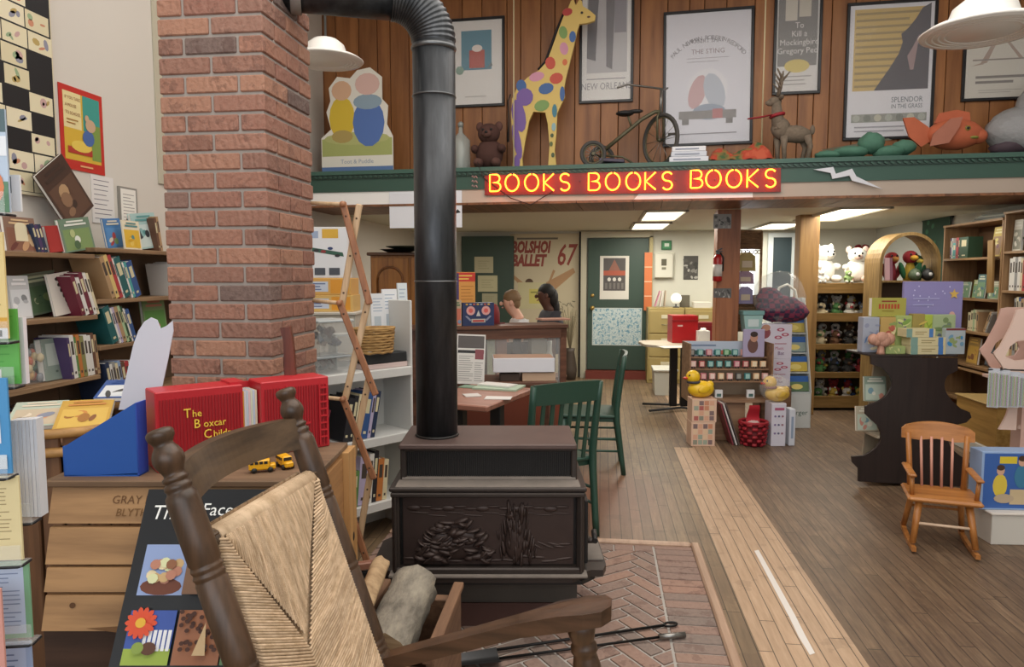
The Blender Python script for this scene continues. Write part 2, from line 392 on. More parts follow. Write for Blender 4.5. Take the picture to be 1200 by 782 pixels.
# hearth pad
def clip(poly, x0, y0, x1, y1):
    def cut(P, ins, inter):
        out = []
        for i, a in enumerate(P):
            b = P[(i + 1) % len(P)]
            if ins(a):
                out.append(a)
                if not ins(b): out.append(inter(a, b))
            elif ins(b): out.append(inter(a, b))
        return out
    def ix(v): return lambda a, b: (v, a[1] + (b[1] - a[1]) * (v - a[0]) / (b[0] - a[0]))
    def iy(v): return lambda a, b: (a[0] + (b[0] - a[0]) * (v - a[1]) / (b[1] - a[1]), v)
    for ins, it in ((lambda q: q[0] >= x0, ix(x0)), (lambda q: q[0] <= x1, ix(x1)), (lambda q: q[1] >= y0, iy(y0)), (lambda q: q[1] <= y1, iy(y1))):
        if len(poly) > 2: poly = cut(poly, ins, it)
    return poly
def brickmat(name, stops, bump=.5):
    m, t = newmat(name, rough=.85); g = t.n('ShaderNodeNewGeometry').outputs['Random Per Island']; o = t.obj()
    c = t.ramp(g, stops); n = t.noise(9, 6, o, .7); n2 = t.noise(60, 3, o, .6)
    c = t.mix(t.math('MULTIPLY', n2, .35), c, lin('#bfa595')); c = t.mix(t.math('MULTIPLY', t.math('GREATER_THAN', n, .57), .35), c, lin('#5a3f38'))
    t.l(c, t.b.inputs['Base Color'])
    wv = t.n('ShaderNodeTexWave'); t.l(o, wv.inputs['Vector']); wv.inputs['Scale'].default_value = 9; wv.inputs['Distortion'].default_value = 12; wv.inputs['Detail'].default_value = 3
    t.bump(t.math('ADD', t.math('MULTIPLY', wv.outputs['Fac'], .5), n2), bump, .006); return m
HB = brickmat('hearth_brick', [(0, '#6b605a'), (.35, '#84695d'), (.65, '#786259'), (.85, '#8f6c5c'), (1, '#74695f')], .3)
HM = mat('#a8a29b', .9, var=.2, vs=14)
hx0, hy0, hx1, hy1 = -1.2, 1.6, .5, 3.84
hb = MB(); hb.b2((hx0, hy0, 0), (hx1, hy1, .014), HM)
y = hy0
while y < hy1 - .03:
    hb.b2((.3, y + .005, .01), (.5, min(y + .07, hy1), .02), HB, .003); y += .0757
s = .0757; ang = math.radians(38)
for i in range(-40, 40):
    for j in range(-14, 14):
        for hv in (0, 1):
            bx, by = (i + 3 * j) * s, (i - 3 * j) * s
            rc = (bx, by, bx + 3 * s, by + s) if hv == 0 else (bx + 3 * s, by - 2 * s, bx + 4 * s, by + s)
            q = [(rc[0] + .007, rc[1] + .007), (rc[2] - .007, rc[1] + .007), (rc[2] - .007, rc[3] - .007), (rc[0] + .007, rc[3] - .007)]
            q = [(a * math.cos(ang) - b * math.sin(ang) - .4, a * math.sin(ang) + b * math.cos(ang) + 2.6) for a, b in q]
            if max(a for a, b in q) < hx0 or min(a for a, b in q) > .29 or max(b for a, b in q) < hy0 or min(b for a, b in q) > hy1 - .09: continue
            q = clip(q, hx0, hy0, .288, hy1 - .09)
            if len(q) > 2: hb.slab(q, .01, .02, HB)
x = hx0
while x < .25:
    hb.b2((x, hy1 - .085, .01), (min(x + .1, .288), hy1 - .002, .02), HB, .003); x += .107
hearth = thing('hearth', 'red brick hearth pad in herringbone with a wooden edge strip', 'hearth'); struct(hearth)
hb.build('brick_paving', hearth)
ed = MB(); EW = wood('#ae9079', '#8f725d', 'y', 3, .5)
ed.b2((.5, hy0, 0), (.545, hy1 + .045, .034), EW, .008); ed.b2((hx0, hy1, 0), (.5, hy1 + .045, .034), EW, .008); ed.build('edge_strip', hearth)
# chimney, every brick modelled
ch = MB(); CB = brickmat('chimney_brick', [(0, '#7f5446'), (.3, '#96634f'), (.55, '#a5745b'), (.8, '#885546'), (.93, '#976653'), (.965, '#5f4b48'), (1, '#544645')], .8)
CX0, CX1, CY0, CY1 = -1.63, -1.222, 2.5, 2.925
ch.b2((CX0 + .008, CY0 + .008, 0), (CX1 - .008, CY1 - .008, 4.4), mat('#a39a93', .95, var=.12, vs=25))
row = 0; z = 0.0; ph = .0695; J = .011; rr = random.Random(3)
while z < 4.38:
    zz = z + J; z2 = z + ph
    a, b_ = (.2, .095)
    def br(x0, y0, x1, y1): ch.b2((x0, y0, zz), (x1, y1, z2), CB, .004)
    W = CX1 - CX0; D = CY1 - CY0; tk = .098; L = (W - J) / 2
    if row % 2 == 0:   # front: two stretchers; side: corner ends + stretcher + half
        br(CX0, CY0, CX0 + L, CY0 + tk); br(CX0 + L + J, CY0, CX1, CY0 + tk)
        br(CX1 - tk, CY0 + tk + J, CX1, CY0 + tk + J + L); br(CX1 - tk, CY0 + tk + 2 * J + L, CX1, CY1)
        br(CX0, CY0 + tk + J, CX0 + tk, CY1); br(CX0 + tk + J, CY1 - tk, CX1 - tk - J, CY1)
    else:
        h2 = (W - 2 * J - L) / 2
        br(CX0, CY0, CX0 + h2, CY0 + tk); br(CX0 + h2 + J, CY0, CX0 + h2 + J + L, CY0 + tk); br(CX0 + h2 + 2 * J + L, CY0, CX1, CY0 + L)
        br(CX1 - tk, CY0 + L + J, CX1, CY0 + 2 * L + J); br(CX0, CY0 + tk + J, CX0 + tk, CY1 - tk - J); br(CX0, CY1 - tk, CX1 - tk - J, CY1)
    z += ph; row += 1
struct(ch.build('column_chimney'), 'square red brick chimney the stove pipe runs into')
# fluorescent panels in the low ceiling: frame, diffuser and a real lamp
def ceiling_panel(label, x0, y0, x1, y1):
    t = thing('ceiling_light', label, 'ceiling light', ((x0 + x1) / 2, (y0 + y1) / 2, 2.13), 0, 'fluorescent panels of the low ceiling')
    w_, l_ = x1 - x0, y1 - y0
    fr = MB()
    for sx in (-1, 1): fr.box((sx * w_ / 2, 0, -.012), (.03, l_ + .03, .024), mat('#b9b5a8', .5)); fr.box((0, sx * l_ / 2, -.012), (w_, .03, .024), mat('#b9b5a8', .5))
    fr.build('frame', t); MB().b2((-w_ / 2 + .015, -l_ / 2 + .015, -.01), (w_ / 2 - .015, l_ / 2 - .015, -.004), mat('#fff6dc', .5, emit=3.0)).build('diffuser', t)
    a_ = area('panel_lamp', ((x0 + x1) / 2, (y0 + y1) / 2, 2.105), (0, 0, 0), w_ * .9, l_ * .9, LOWER_LAMP, LAMPCOL)
ceiling_panel('square fluorescent panel over the passage to the green door, the one nearer the neon sign', .42, 7.1, .82, 8.3)
ceiling_panel('square fluorescent panel deeper in over the passage near the green door', .38, 8.7, .82, 9.9)
ceiling_panel('long fluorescent panel over the shelf of plush toys', 2.2, 7.0, 2.65, 8.6)
ceiling_panel('fluorescent panel between the two wooden posts, deep in the rear room', 2.0, 8.9, 2.45, 10.1)
area('counter_lamp', (-1.3, 8.2, 2.1), (0, 0, 0), .5, 1.2, LOWER_LAMP * .8, LAMPCOL)
area('toy_room_lamp', (3.0, 6.9, 2.09), (0, 0, 0), .4, .8, LOWER_LAMP * .22, LAMPCOL)
# ================================================================== STOVE, PIPE, HEARTH THINGS
IRON = mat('#3a322e', .5, .35, var=.25, vs=9, bump=.15, bs=90); IRON2 = mat('#2b2928', .5, .4, var=.2, vs=20); ASH = mat('#7d746c', .85, var=.25, vs=16)
TOPIRON = mat('#5b4a45', .55, .25, var=.25, vs=7)
SX = -.096
stove = thing('wood_stove', 'dark cast iron stove with a scene in relief, standing on the brick hearth', 'stove', cw(SX, 2.76, 0), YAW)
W2 = .395
m = MB(); m.b2((-.37, .13, .02), (.37, .52, .27), mat('#453f38', .7, var=.3, vs=5)); m.b2((-.33, .12, .02), (.33, .14, .12), mat('#4a2f28', .7, var=.2)); m.build('plinth', stove)
m = MB()
m.slab([(-.42, .06), (-.34, .0), (.34, .0), (.42, .06), (.47, .06), (.49, .12), (.49, .38), (.42, .5), (-.42, .5), (-.49, .38), (-.49, .1)], .262, .29, IRON)
m.slab([(-.38, .02), (.38, .02), (.44, .08), (.44, .42), (-.44, .42), (-.44, .08)], .245, .262, IRON2)
m.build('base_slab', stove)
m = MB(); m.box((.45, .26, .292), (.07, .2, .006), ASH); m.build('ash_dust', stove)
m = MB(); m.b2((-W2 + .01, .05, .29), (W2 - .01, .46, .635), IRON2)
for x in (-W2 + .022, W2 - .022):
    m.box((x, .04, .46), (.03, .05, .33), IRON, None, .006); m.box((x, .012, .46), (.012, .02, .33), IRON, None, .004)
m.box((0, .03, .305), (.76, .05, .03), IRON, None, .006); m.box((0, .02, .29), (.8, .06, .012), ASH, None, .003); m.box((0, .03, .622), (.78, .06, .02), IRON, None, .005); m.build('body', stove)
# relief: a plain country scene, two bent mounds of drapery, furrows and a low skyline
RI = mat('#40332f', .45, .35, var=.2, vs=14)
m = MB(); rnd = random.Random(4)
m.b2((-.345, .034, .325), (.345, .05, .605), RI)
def hump(x, z, rx, rz, ry=.02, a=0): m.ball((x, .036, z), (rx, ry, rz), RI, None, 14, .04, (0, a, 0), int(x * 999))
for k in range(14): hump(-.3 + k * .046, .56 + .006 * math.sin(k * 2), .03, .007 + .006 * (k % 3 == 0), .008)
for k in range(9): hump(-.28 + k * .072, .535 + .006 * math.cos(k * 3), .045, .004, .006, .05)
for k in range(12): hump(-.31 + k * .056, .35 + .012 * math.sin(k * 1.7), .04, .006, .006, .12 * math.sin(k))
rr2 = random.Random(12)
for k in range(90):   # rounded bush of folds, low and wide
    q_ = rr2.random(); x = -.28 + .29 * q_; top_ = .37 + .16 * math.sin(PI * q_) ** .7; z = rr2.uniform(.345, top_)
    hump(x, z, rr2.uniform(.018, .04), rr2.uniform(.006, .016), rr2.uniform(.016, .032), rr2.uniform(-.9, .6))
hump(-.13, .4, .1, .055, .014); hump(-.1, .445, .07, .03, .02, .2); hump(-.2, .43, .045, .03, .016, -.3); hump(-.25, .37, .03, .014, .014, .6); hump(-.04, .36, .06, .014, .02, -.1)
for k in range(60):   # upright sheaf of stalks
    q_ = rr2.random(); z = .345 + .215 * q_; x = .11 + rr2.uniform(-.08, .08) * (1.05 - .6 * q_) + .01 * math.sin(9 * q_)
    hump(x, z, rr2.uniform(.004, .009), rr2.uniform(.02, .04), rr2.uniform(.012, .024), (x - .11) * 2.5)
hump(.11, .42, .045, .08, .016); hump(.09, .53, .022, .022, .018)
for k in range(6): hump(.2 + k * .022, .4 + .01 * (k % 2), .03, .005, .007, .5 - k * .1)
m.build('relief_panel', stove)
m = MB(); m.b2((-W2, 0, .635), (W2, .5, .652), IRON, .004); m.b2((-.37, .006, .6525), (.37, .105, .656), ASH); m.build('ledge', stove)
m = MB(); m.b2((-.36, .125, .652), (.36, .44, .79), IRON2)
for x in (-.352, .352): m.box((x, .118, .72), (.025, .03, .14), IRON, None, .005)
for i in range(84): m.box((-.332 + i * .008, .122, .715), (.0045, .012, .118), IRON2)
m.box((0, .118, .782), (.72, .03, .016), IRON, None, .004); m.box((0, .115, .66), (.72, .03, .014), ASH, None, .004); m.build('fluted_tier', stove)
m = MB(); m.b2((-.365, .07, .79), (.36, .44, .812), TOPIRON, .005); m.build('top_plate', stove)
m = MB(); m.b2((.395, .1, .3), (.412, .4, .57), IRON2, .004); m.tube([(.41, .15, .38), (.445, .15, .38)], .012, IRON); m.tube([(.445, .13, .385), (.45, .22, .395)], .012, IRON2); m.build('side_door', stove)
# pipe
PIPE = newmat('stove_pipe_steel', '#3a3b3d', .38, .75); _m, _t = PIPE; _c = _t.ramp(_t.noise(4, 6, _t.scaled(_t.obj(), (3, 3, .5)), .6), [(.3, '#292a2c'), (.55, '#45474a'), (.75, '#5d6064')]); _t.l(_c, _t.b.inputs['Base Color']); PIPE = _m
v0 = cw(-.322, 3.0, 0); hx = Vector((CX1 - .05, 2.71, 0)); dirh = (hx - v0).normalized()
pipe = thing('stove_pipe', 'black metal stove pipe rising from the iron stove and bending into the brick chimney', 'stove pipe', (v0.x, v0.y, .812))
zc = 2.615 - .812; R0 = .088; BR = .17
m = MB(); m.lathe([(R0, 0), (R0, zc - BR)], PIPE, 32)
m.build('upright_pipe', pipe)
m = MB(); SEAM = mat('#6a6c6e', .35, .8)
for z in (.72, 1.15, 1.21, zc - BR - .1): pass
m = MB()
for z in (.66, 1.42): MB().lathe([(R0 + .001, z - .004), (R0 + .004, z), (R0 + .001, z + .004)], SEAM, 32).build('joint_ring', pipe)
MB().lathe([(R0 + .002, .0), (R0 + .006, .004), (R0, .01)], IRON2, 32).build('base_ring', pipe)
m.lathe([(R0 + .002, zc - BR - .03), (R0 + .006, zc - BR - .02), (R0 + .002, zc - BR - .01)], SEAM, 32); m.build('joint_ring', pipe)
pts = []; rs = []
N = 64
for i in range(N + 1):
    a = i / N * PI / 2; c = BR * (1 - math.cos(a)); s = BR * math.sin(a)
    pts.append((dirh.x * c, dirh.y * c, zc - BR + s)); rs.append(R0 + .004 * (1 if (i // 2) % 2 else 0))
MB().tube(pts, rs, PIPE, 32, caps=False).build('ribbed_elbow', pipe)
L = (hx - v0).length
MB().tube([(dirh.x * BR, dirh.y * BR, zc), (dirh.x * L, dirh.y * L, zc)], R0, PIPE, 32).build('horizontal_pipe', pipe)
m = MB(); m.tube([(dirh.x * (L - .1), dirh.y * (L - .1), zc), (dirh.x * (L - .06), dirh.y * (L - .06), zc)], R0 + .008, mat('#8d857e', .8), 28); m.build('mortar_collar', pipe)
# fire irons on the hearth
def onfloor(px, py, z): p = az(px, py, z); return (p.x, p.y, z)
m = MB(); a = Vector(onfloor(560, 765, .035)); b = Vector(onfloor(778, 733, .03)); BLK = mat('#1d1c1c', .45, .6)
m.tube([a, b], .006, BLK); 
dv = (b - a).normalized(); n_ = Vector((-dv.y, dv.x, 0))
m.tube([b + dv * (.03 - .03 * math.cos(t)) + n_ * .016 * math.sin(t) for t in [2 * PI * k / 14 for k in range(14)]], .005, BLK, 6, True)
tag(m.build('fire_poker'), 'black iron poker with a ring handle lying on the hearth', 'fire poker')
sh = thing('ash_shovel', 'iron shovel with a shiny cylinder handle lying in front of the stove', 'shovel')
a = Vector(onfloor(585, 772, .03)); b = Vector(onfloor(772, 747, .035)); c = Vector(onfloor(803, 744, .036))
MB().tube([a, b], .0055, BLK).build('shaft', sh); MB().tube([b, c], .012, mat('#8c8a86', .3, .9), 12).build('handle', sh)
dv = (a - b).normalized(); n_ = Vector((-dv.y, dv.x, 0)); m = MB()
def shp(u, v):
    p = a + dv * (u * .17) + n_ * ((v - .5) * .11 * (1 - .25 * u)); return (p.x, p.y, .026 + .02 * abs(v - .5) * 2)
m.grid(shp, 6, 6, mat('#4a4a4b', .35, .7)); m.build('scoop', sh)
# log bin
BINW = wood('#7d5d45', '#5a3f2d', 'y', 4, .7)
lb = thing('log_bin', 'low wooden log bin standing before the stove, filled with firewood', 'bin', cw(-.34, 2.16, 0), YAW - .1)
m = MB()
for x in (-.13, .13): m.box((x, 0, .205), (.024, .44, .41), BINW)
for y in (-.22, .22): m.box((0, y, .18), (.26, .024, .36), BINW)
m.box((0, 0, .03), (.26, .44, .02), BINW); m.build('box', lb)
m = MB()
for x in (-.13, .13): m.box((x, 0, .42), (.035, .5, .02), BINW, None, .003)
for y in (-.23, .23): m.box((0, y, .37), (.25, .04, .022), BINW, None, .003)
m.build('rim', lb)
def logmat():
    m, t = newmat('bark', rough=.9); o = t.obj(); n = t.noise(14, 6, t.scaled(o, (1, .35, 1)), .7)
    t.l(t.ramp(n, [(.3, '#4d4740'), (.5, '#857d70'), (.7, '#a59c8a')]), t.b.inputs['Base Color']); t.bump(n, .9, .012); return m
BARK = logmat(); CUT = wood('#b79a76', '#8f7353', 'x', 6, .8)
def firelog(label, p0, p1, r, seed, split=False):
    p0, p1 = Vector(p0), Vector(p1); rnd = random.Random(seed); m = MB(); d = (p1 - p0); x = d.cross(Vector((0, 0, 1))).normalized(); y = x.cross(d).normalized()
    n = 18; K = 10; prof = [1 + rnd.uniform(-.1, .1) for _ in range(n)]; vs = []
    for i in range(K + 1):
        for k in range(n):
            a = 2 * PI * k / n; rr_ = r * prof[k] * (1 + rnd.uniform(-.05, .05))
            q = p0 + d * (i / K) + (x * math.cos(a) + y * (math.sin(a) if not split else max(-.15, math.sin(a)))) * rr_; vs.append(q - p0)
    fs = [(i * n + k, i * n + (k + 1) % n, (i + 1) * n + (k + 1) % n, (i + 1) * n + k) for i in range(K) for k in range(n)]
    m.add(vs, fs, BARK if not split else CUT, None, True)
    m.add(vs[:n], [tuple(range(n))[::-1]], CUT); m.add(vs[-n:], [tuple(range(n))], CUT)
    return tag(m.build('firewood_log', None, p0), label, 'log')
firelog('thick grey barked log lying across the log bin', cw(-.375, 1.965, .40), cw(-.33, 2.33, .45), .074, 1)
firelog('split piece of firewood with pale cut faces beside the thick log in the bin', cw(-.452, 1.98, .49), cw(-.447, 2.33, .52), .03, 2, True)
cs = thing('coal_scuttle', 'black open scuttle with a wooden edge, tilted between log bin and stove', 'scuttle', cw(-.60, 2.47, .0), YAW + .35)
m = MB(); K_ = mat('#141313', .6)
m.box((0, .0, .17), (.3, .02, .34), K_); m.box((0, .2, .17), (.3, .02, .34), K_); m.box((-.15, .1, .17), (.02, .22, .34), K_); m.box((.15, .1, .17), (.02, .22, .34), K_); m.box((0, .1, .01), (.3, .2, .02), K_); m.build('box', cs)
MB().box((0, .21, .36), (.34, .03, .03), wood('#9b6a55', '#74493a', 'x', 4), (0, 0, 0), .004).build('wooden_edge', cs)
# ================================================================== ROCKING CHAIR close to the camera
N_ = at(185, 503, 1.19); F_ = at(333, 455, 1.62); sd = Vector((F_.x - N_.x, F_.y - N_.y, 0)); CWD = sd.length; sd.normalize(); fd = Vector((sd.y, -sd.x, 0))
ZT = (N_.z + F_.z) / 2; org = N_ + sd * (CWD / 2) + fd * .35
OAK = wood('#523b29', '#2f2116', 'z', 5, .38, .06, 16, .1); OAKX = wood('#594531', '#35271b', 'y', 5, .38, .06, 16, .1); OAKA = wood('#523a2a', '#332317', 'x', 5, .35, .06, 16, .1)
rc = thing('rocking_chair', 'large dark turned wood rocking chair with a woven rush back, before the crate', 'rocking chair', (org.x, org.y, 0), math.atan2(fd.y, fd.x))
LEAN = .35
def cx(z): return -.35 + LEAN * (ZT - z)
lean_ang = math.atan(LEAN)
def postprof(H):
    pr = [(.0, 0), (.01, 0), (.018, .002), (.0225, .006), (.0232, .011), (.0222, .017), (.018, .0235), (.016, .028), (.0172, .032), (.0215, .038), (.0252, .046), (.0262, .053), (.0255, .061), (.022, .069), (.0178, .077), (.0165, .082), (.0178, .0845), (.0215, .087), (.0215, .092), (.0185, .0945), (.0185, .097), (.0228, .1), (.0232, .106), (.021, .11), (.022, .114), (.026, .119), (.0275, .13), (.0278, .2)]
    for g in (.245, .258, .271): pr += [(.0275, g - .006), (.0255, g - .002), (.0255, g + .001), (.0275, g + .004)]
    pr += [(.0275, .41)]
    for g in (.43, .445): pr += [(.0275, g - .005), (.0258, g - .001), (.0258, g + .002), (.0275, g + .005)]
    pr += [(.0275, .6)]
    for g in (.62, .635, .65): pr += [(.0275, g - .005), (.0258, g - .001), (.0258, g + .002), (.0275, g + .005)]
    pr += [(.0285, .7), (.0285, H)]
    return pr
for sg in (-1, 1):
    M = T(cx(ZT), sg * CWD / 2, ZT) @ Matrix.Rotation(-lean_ang + 0, 4, 'Y') @ Matrix.Rotation(PI, 4, 'X')
    pl = postprof(1.12 / math.cos(lean_ang)); MB().lathe(pl, OAK, 24, M).build('back_post', rc)
# crest rail: arched and bowed backwards
def crest(u, v):
    y = (u - .5) * (CWD - .03); bow = -.045 * (1 - (2 * u - 1) ** 2); zt = ZT - .066 + .003 * (1 - (2 * u - 1) ** 2); zb = ZT - .134 + .003 * (1 - (2 * u - 1) ** 2)
    return y, bow, zt, zb
m = MB(); n = 20; vs = []; th = .022
for i in range(n + 1):
    y, bow, zt, zb = crest(i / n, 0)
    for zz, off in ((zb, -th / 2), (zt, -th / 2), (zt, th / 2), (zb, th / 2)): vs.append((cx(zz) + bow + off, y, zz))
fs = [(i * 4 + k, i * 4 + (k + 1) % 4, i * 4 + 4 + (k + 1) % 4, i * 4 + 4 + k) for i in range(n) for k in range(4)]
m.add(vs, fs, OAKX).build('crest_rail', rc)
z1, z0 = ZT - .203, ZT - .735
for z in (z1, z0): MB().tube([(cx(z), -CWD / 2, z), (cx(z), CWD / 2, z)], .02, OAKX, 12).build('back_rung', rc)
for sg in (-1, 1): MB().box((cx(z1 - .0), sg * (CWD / 2 - .034), z1 - .012), (.03, .035, .06), OAKX, None, .003).build('rush_block', rc)
# rush: parallel strands in four triangles over both faces
RUSH = wood('#cbb091', '#9f8464', 'x', 20, .8, .16, 3)
m = MB(); hw = CWD / 2 - .034; apt, apb = z1 - .232, z0 + .16; ya = -.05
def bp(y, z, off): return (cx(z) + off, y, z)
zt_, zb_ = z1 + .014, z0 - .012; st = .0062
m.tube([(cx(z1), -hw, z1), (cx(z1), hw, z1)], .0225, RUSH, 14)
for face in (-1, 1):
    o1, o2 = .013 * face, .021 * face
    m.add([bp(-hw - .008, zt_ - .01, .013 * face), bp(hw + .008, zt_ - .01, .013 * face), bp(hw + .008, zb_, .013 * face), bp(-hw - .008, zb_, .013 * face)], [(0, 1, 2, 3)], RUSH)
    y = -hw
    while y < hw:   # top and bottom triangles: strands up and down
        f_ = (y + hw) / (ya + hw) if y < ya else (hw - y) / (hw - ya)
        if f_ > .02:
            m.tube([bp(y, zt_ + .006, o2 * .6), bp(y, zt_ - .012, o2 + .002 * face), bp(y, zt_ - (zt_ - apt) * f_ * .5, o2 + .005 * face), bp(y, zt_ - (zt_ - apt) * f_, o2)], st * .42, RUSH, 5, caps=False)
            m.tube([bp(y, zb_, o2), bp(y, zb_ + (apb - zb_) * f_, o2)], st * .5, RUSH, 5, caps=False)
        y += st * .8
    z = zb_
    while z < zt_:   # side triangles: strands in from each post
        if z > apt: f_ = (zt_ - z) / (zt_ - apt)
        elif z < apb: f_ = (z - zb_) / (apb - zb_)
        else: f_ = 1.0
        if f_ > .03:
            for sg, ye in ((-1, -hw + (hw + ya) * f_), (1, hw - (hw - ya) * f_)):
                dz = .04 * f_
                m.tube([bp(sg * (hw + .01), z + dz * 1.2, o1 * .4), bp(sg * (hw + .003), z + dz, o2), bp((sg * hw + ye) / 2, z + dz * .15, o2 + .009 * face), bp(ye, z - dz * .7, o2)], st * .5, RUSH, 5, caps=False)
        z += st
m.build('rush_back', rc)
# seat, arms, legs and rockers
tilt = -.21
def sz(x): return .47 + (x + .05) * math.tan(-tilt)
m = MB(); m.box((.2, 0, sz(.2)), (.52, CWD + .05, .03), RUSH, (0, tilt, 0), .01); m.build('seat', rc)
for sg in (-1, 1):
    A = [(-.13, .598), (.38, .784)]
    sl = (A[1][1] - A[0][1]) / (A[1][0] - A[0][0]); yc = sg * (CWD / 2 + .0)
    ou = [(-.13, -.02), (.05, -.022), (.2, -.026), (.29, -.04), (.345, -.047), (.385, -.043), (.405, -.02), (.405, .015), (.39, .038), (.35, .046), (.29, .038), (.2, .024), (.05, .02), (-.13, .018)]
    m = MB(); nn = len(ou); vs = []
    for t_ in (-.017, .017):
        for x, y in ou: vs.append((x, yc + y, A[0][1] + (x + .13) * sl + t_ - .25 * max(0, x - .28) ** 1.0 * .6))
    m.add(vs, [tuple(range(nn))[::-1], tuple(range(nn, 2 * nn))] + [(i, (i + 1) % nn, (i + 1) % nn + nn, i + nn) for i in range(nn)], OAKA); m.build('arm', rc)
    M = T(.335, yc, .75) @ Matrix.Rotation(math.radians(-9), 4, 'Y') @ Matrix.Rotation(PI, 4, 'X')
    MB().lathe([(.03, 0), (.031, .03), (.026, .05), (.024, .055), (.029, .062), (.03, .075), (.0245, .08), (.0265, .088), (.031, .11), (.033, .15), (.03, .24), (.022, .26), (.028, .28), (.026, .72)], OAK, 20, M).build('front_post', rc)
    pts = [(-.62 + k * .1, sg * CWD / 2, .05 + .14 * ((k - 6.5) / 6.5) ** 2 * .9) for k in range(14)]; MB().tube(pts, .022, OAKA, 8).build('rocker', rc)
m = MB()
for z, x in ((.3, .38), (.2, .36)): m.tube([(x, -CWD / 2, z), (x, CWD / 2, z)], .011, OAKX, 8)
for sg in (-1, 1): m.tube([(.02, sg * CWD / 2, .26), (.37, sg * CWD / 2, .27)], .011, OAKA, 8)
m.build('stretcher', rc)
# ================================================================== CRATE TABLE and what stands on it
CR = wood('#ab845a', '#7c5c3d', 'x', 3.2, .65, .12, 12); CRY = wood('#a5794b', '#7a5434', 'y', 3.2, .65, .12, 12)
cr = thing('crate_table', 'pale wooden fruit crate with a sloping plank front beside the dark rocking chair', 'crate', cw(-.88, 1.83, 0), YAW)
LWx, RWx = -.33, .34; ZC = .955
ys = [(563, 606), (609, 655), (653.5, 685), (687, 742)]
zz = [.944, .853, .843, .755, .747, .69, .682, .6]
def fy(z): return -.105 * (.955 - z) / .355
for k in range(4):
    a, b = zz[2 * k], zz[2 * k + 1]; m = MB(); lx = LWx + .006 * k
    vs = []
    for x in (lx, RWx):
        for z in (a, b):
            for o in (0, .018): vs.append((x, fy(z) + o, z))
    m.add(vs, [(0, 2, 6, 4), (1, 5, 7, 3), (0, 4, 5, 1), (2, 3, 7, 6), (0, 1, 3, 2), (4, 6, 7, 5)], CR)
    if k == 0:
        Mx = T(.0, fy(.9) - .002, 0, rx=math.atan(.105 / .355) * -1 + 0)
        Mx = Matrix.Translation((0, fy(.898) - .0015, .898)) @ Euler((-math.atan2(.105, .355), 0, 0)).to_matrix().to_4x4()
        m.text('GRAY M', -.115, .004, .03, mat('#6b4a2d', .8), Mx, shear=.12); m.text('BLYTHE', -.108, -.028, .028, mat('#74522f', .8), Mx, shear=.15)
    if k == 3:
        Mx = Matrix.Translation((0, fy(.65) - .0015, .65)) @ Euler((-math.atan2(.105, .355), 0, 0)).to_matrix().to_4x4()
        m.iell(-.24, .01, .008, .007, mat('#57391f', .8), Mx); m.ink([(-.2, -.045), (-.12, -.04), (-.02, -.047), (-.11, -.056)], mat('#6e4d2d', .8), Mx)
    m.build('front_plank', cr)
m = MB(); m.b2((LWx - .02, -.012, ZC - .012), (RWx + .01, .42, ZC + .006), wood('#7c6149', '#584330', 'x', 3, .7), .003); m.build('top_board', cr)
m = MB(); m.b2((RWx - .02, .02, .0), (RWx, .42, .94), CRY); m.b2((RWx - .002, .02, .62), (RWx + .012, .4, .93), CRY); m.b2((RWx - .002, .34, .0), (RWx + .03, .44, .945), wood('#b58a58', '#80592f', 'z', 3)); m.iell(0, 0, .012, .015, mat('#1d1510'), T(RWx + .0302, .39, .66, rz=PI / 2)); m.build('side_panel', cr)
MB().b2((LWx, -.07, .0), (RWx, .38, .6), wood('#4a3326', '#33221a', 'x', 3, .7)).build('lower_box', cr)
# tall black poster leaning on the crate
ps = MB(); tp = Vector((-.915, 1.795, .96)); btm = 1.575
M0 = Matrix.Identity(4)
PL = .80; la = math.atan2(.225, .352)
pr = cw(-.915, 1.80 - .22 * PL / .42 * math.cos(0) * 1.0, .0)
ln = math.asin(min(.95, .22 / .42 * .98))
zb_ = .955 - PL * math.cos(ln); db_ = 1.785 - PL * math.sin(ln)
M = Euler((-ln, 0, 0)).to_matrix().to_4x4()
BKP = mat('#1c1f24', .3)
ps.b2((0, 0, 0), (.385, .003, PL), BKP, M=M)
W_ = mat('#eef0ee', .4)
ps.text('The', .06, PL - .075, .05, W_, M, shear=.15); ps.text('Faces of M', .24, PL - .066, .044, W_, M, shear=.1); ps.text('Photography by', .22, PL - .095, .016, mat('#b9bcc0', .5), M)
def tile(c, r, bg):
    x0 = .028 + c * .118; z0 = PL - .255 - r * .152; ps.irect(x0, z0, x0 + .108, z0 + .118, mat(bg, .35), M); return x0, z0
x0, z0 = tile(0, 0, '#8fa3cf'); rnd = random.Random(2)
ps.iell(x0 + .054, z0 + .02, .05, .02, mat('#6b3a28', .5), M)
for k in range(16): ps.iell(x0 + .02 + rnd.random() * .07, z0 + .03 + rnd.random() * .045, .013, .012, mat(rnd.choice(['#c9a878', '#e6d6ae', '#8f5f42', '#b9806a', '#d9dcae']), .5), M, 9)
x0, z0 = tile(0, 1, '#3b57a6'); ps.irect(x0, z0, x0 + .108, z0 + .035, mat('#9bb24c', .6), M)
for k in range(6): ps.irect(x0 + .04 + k * .0115, z0 + .03, x0 + .048 + k * .0115, z0 + .075, mat('#eceef2', .5), M)
for k in range(14):
    a = 2 * PI * k / 14; ps.iell(x0 + .03 + .022 * math.cos(a), z0 + .09 + .02 * math.sin(a), .016, .007, mat('#d9502f', .5), M, 8, a)
ps.iell(x0 + .03, z0 + .09, .012, .011, mat('#e2b13a', .5), M); ps.iell(x0 + .06, z0 + .035, .018, .014, mat('#5d3a28', .5), M); ps.iell(x0 + .035, z0 + .036, .014, .013, mat('#8aa04a', .5), M)
x0, z0 = tile(1, 1, '#9c6648')
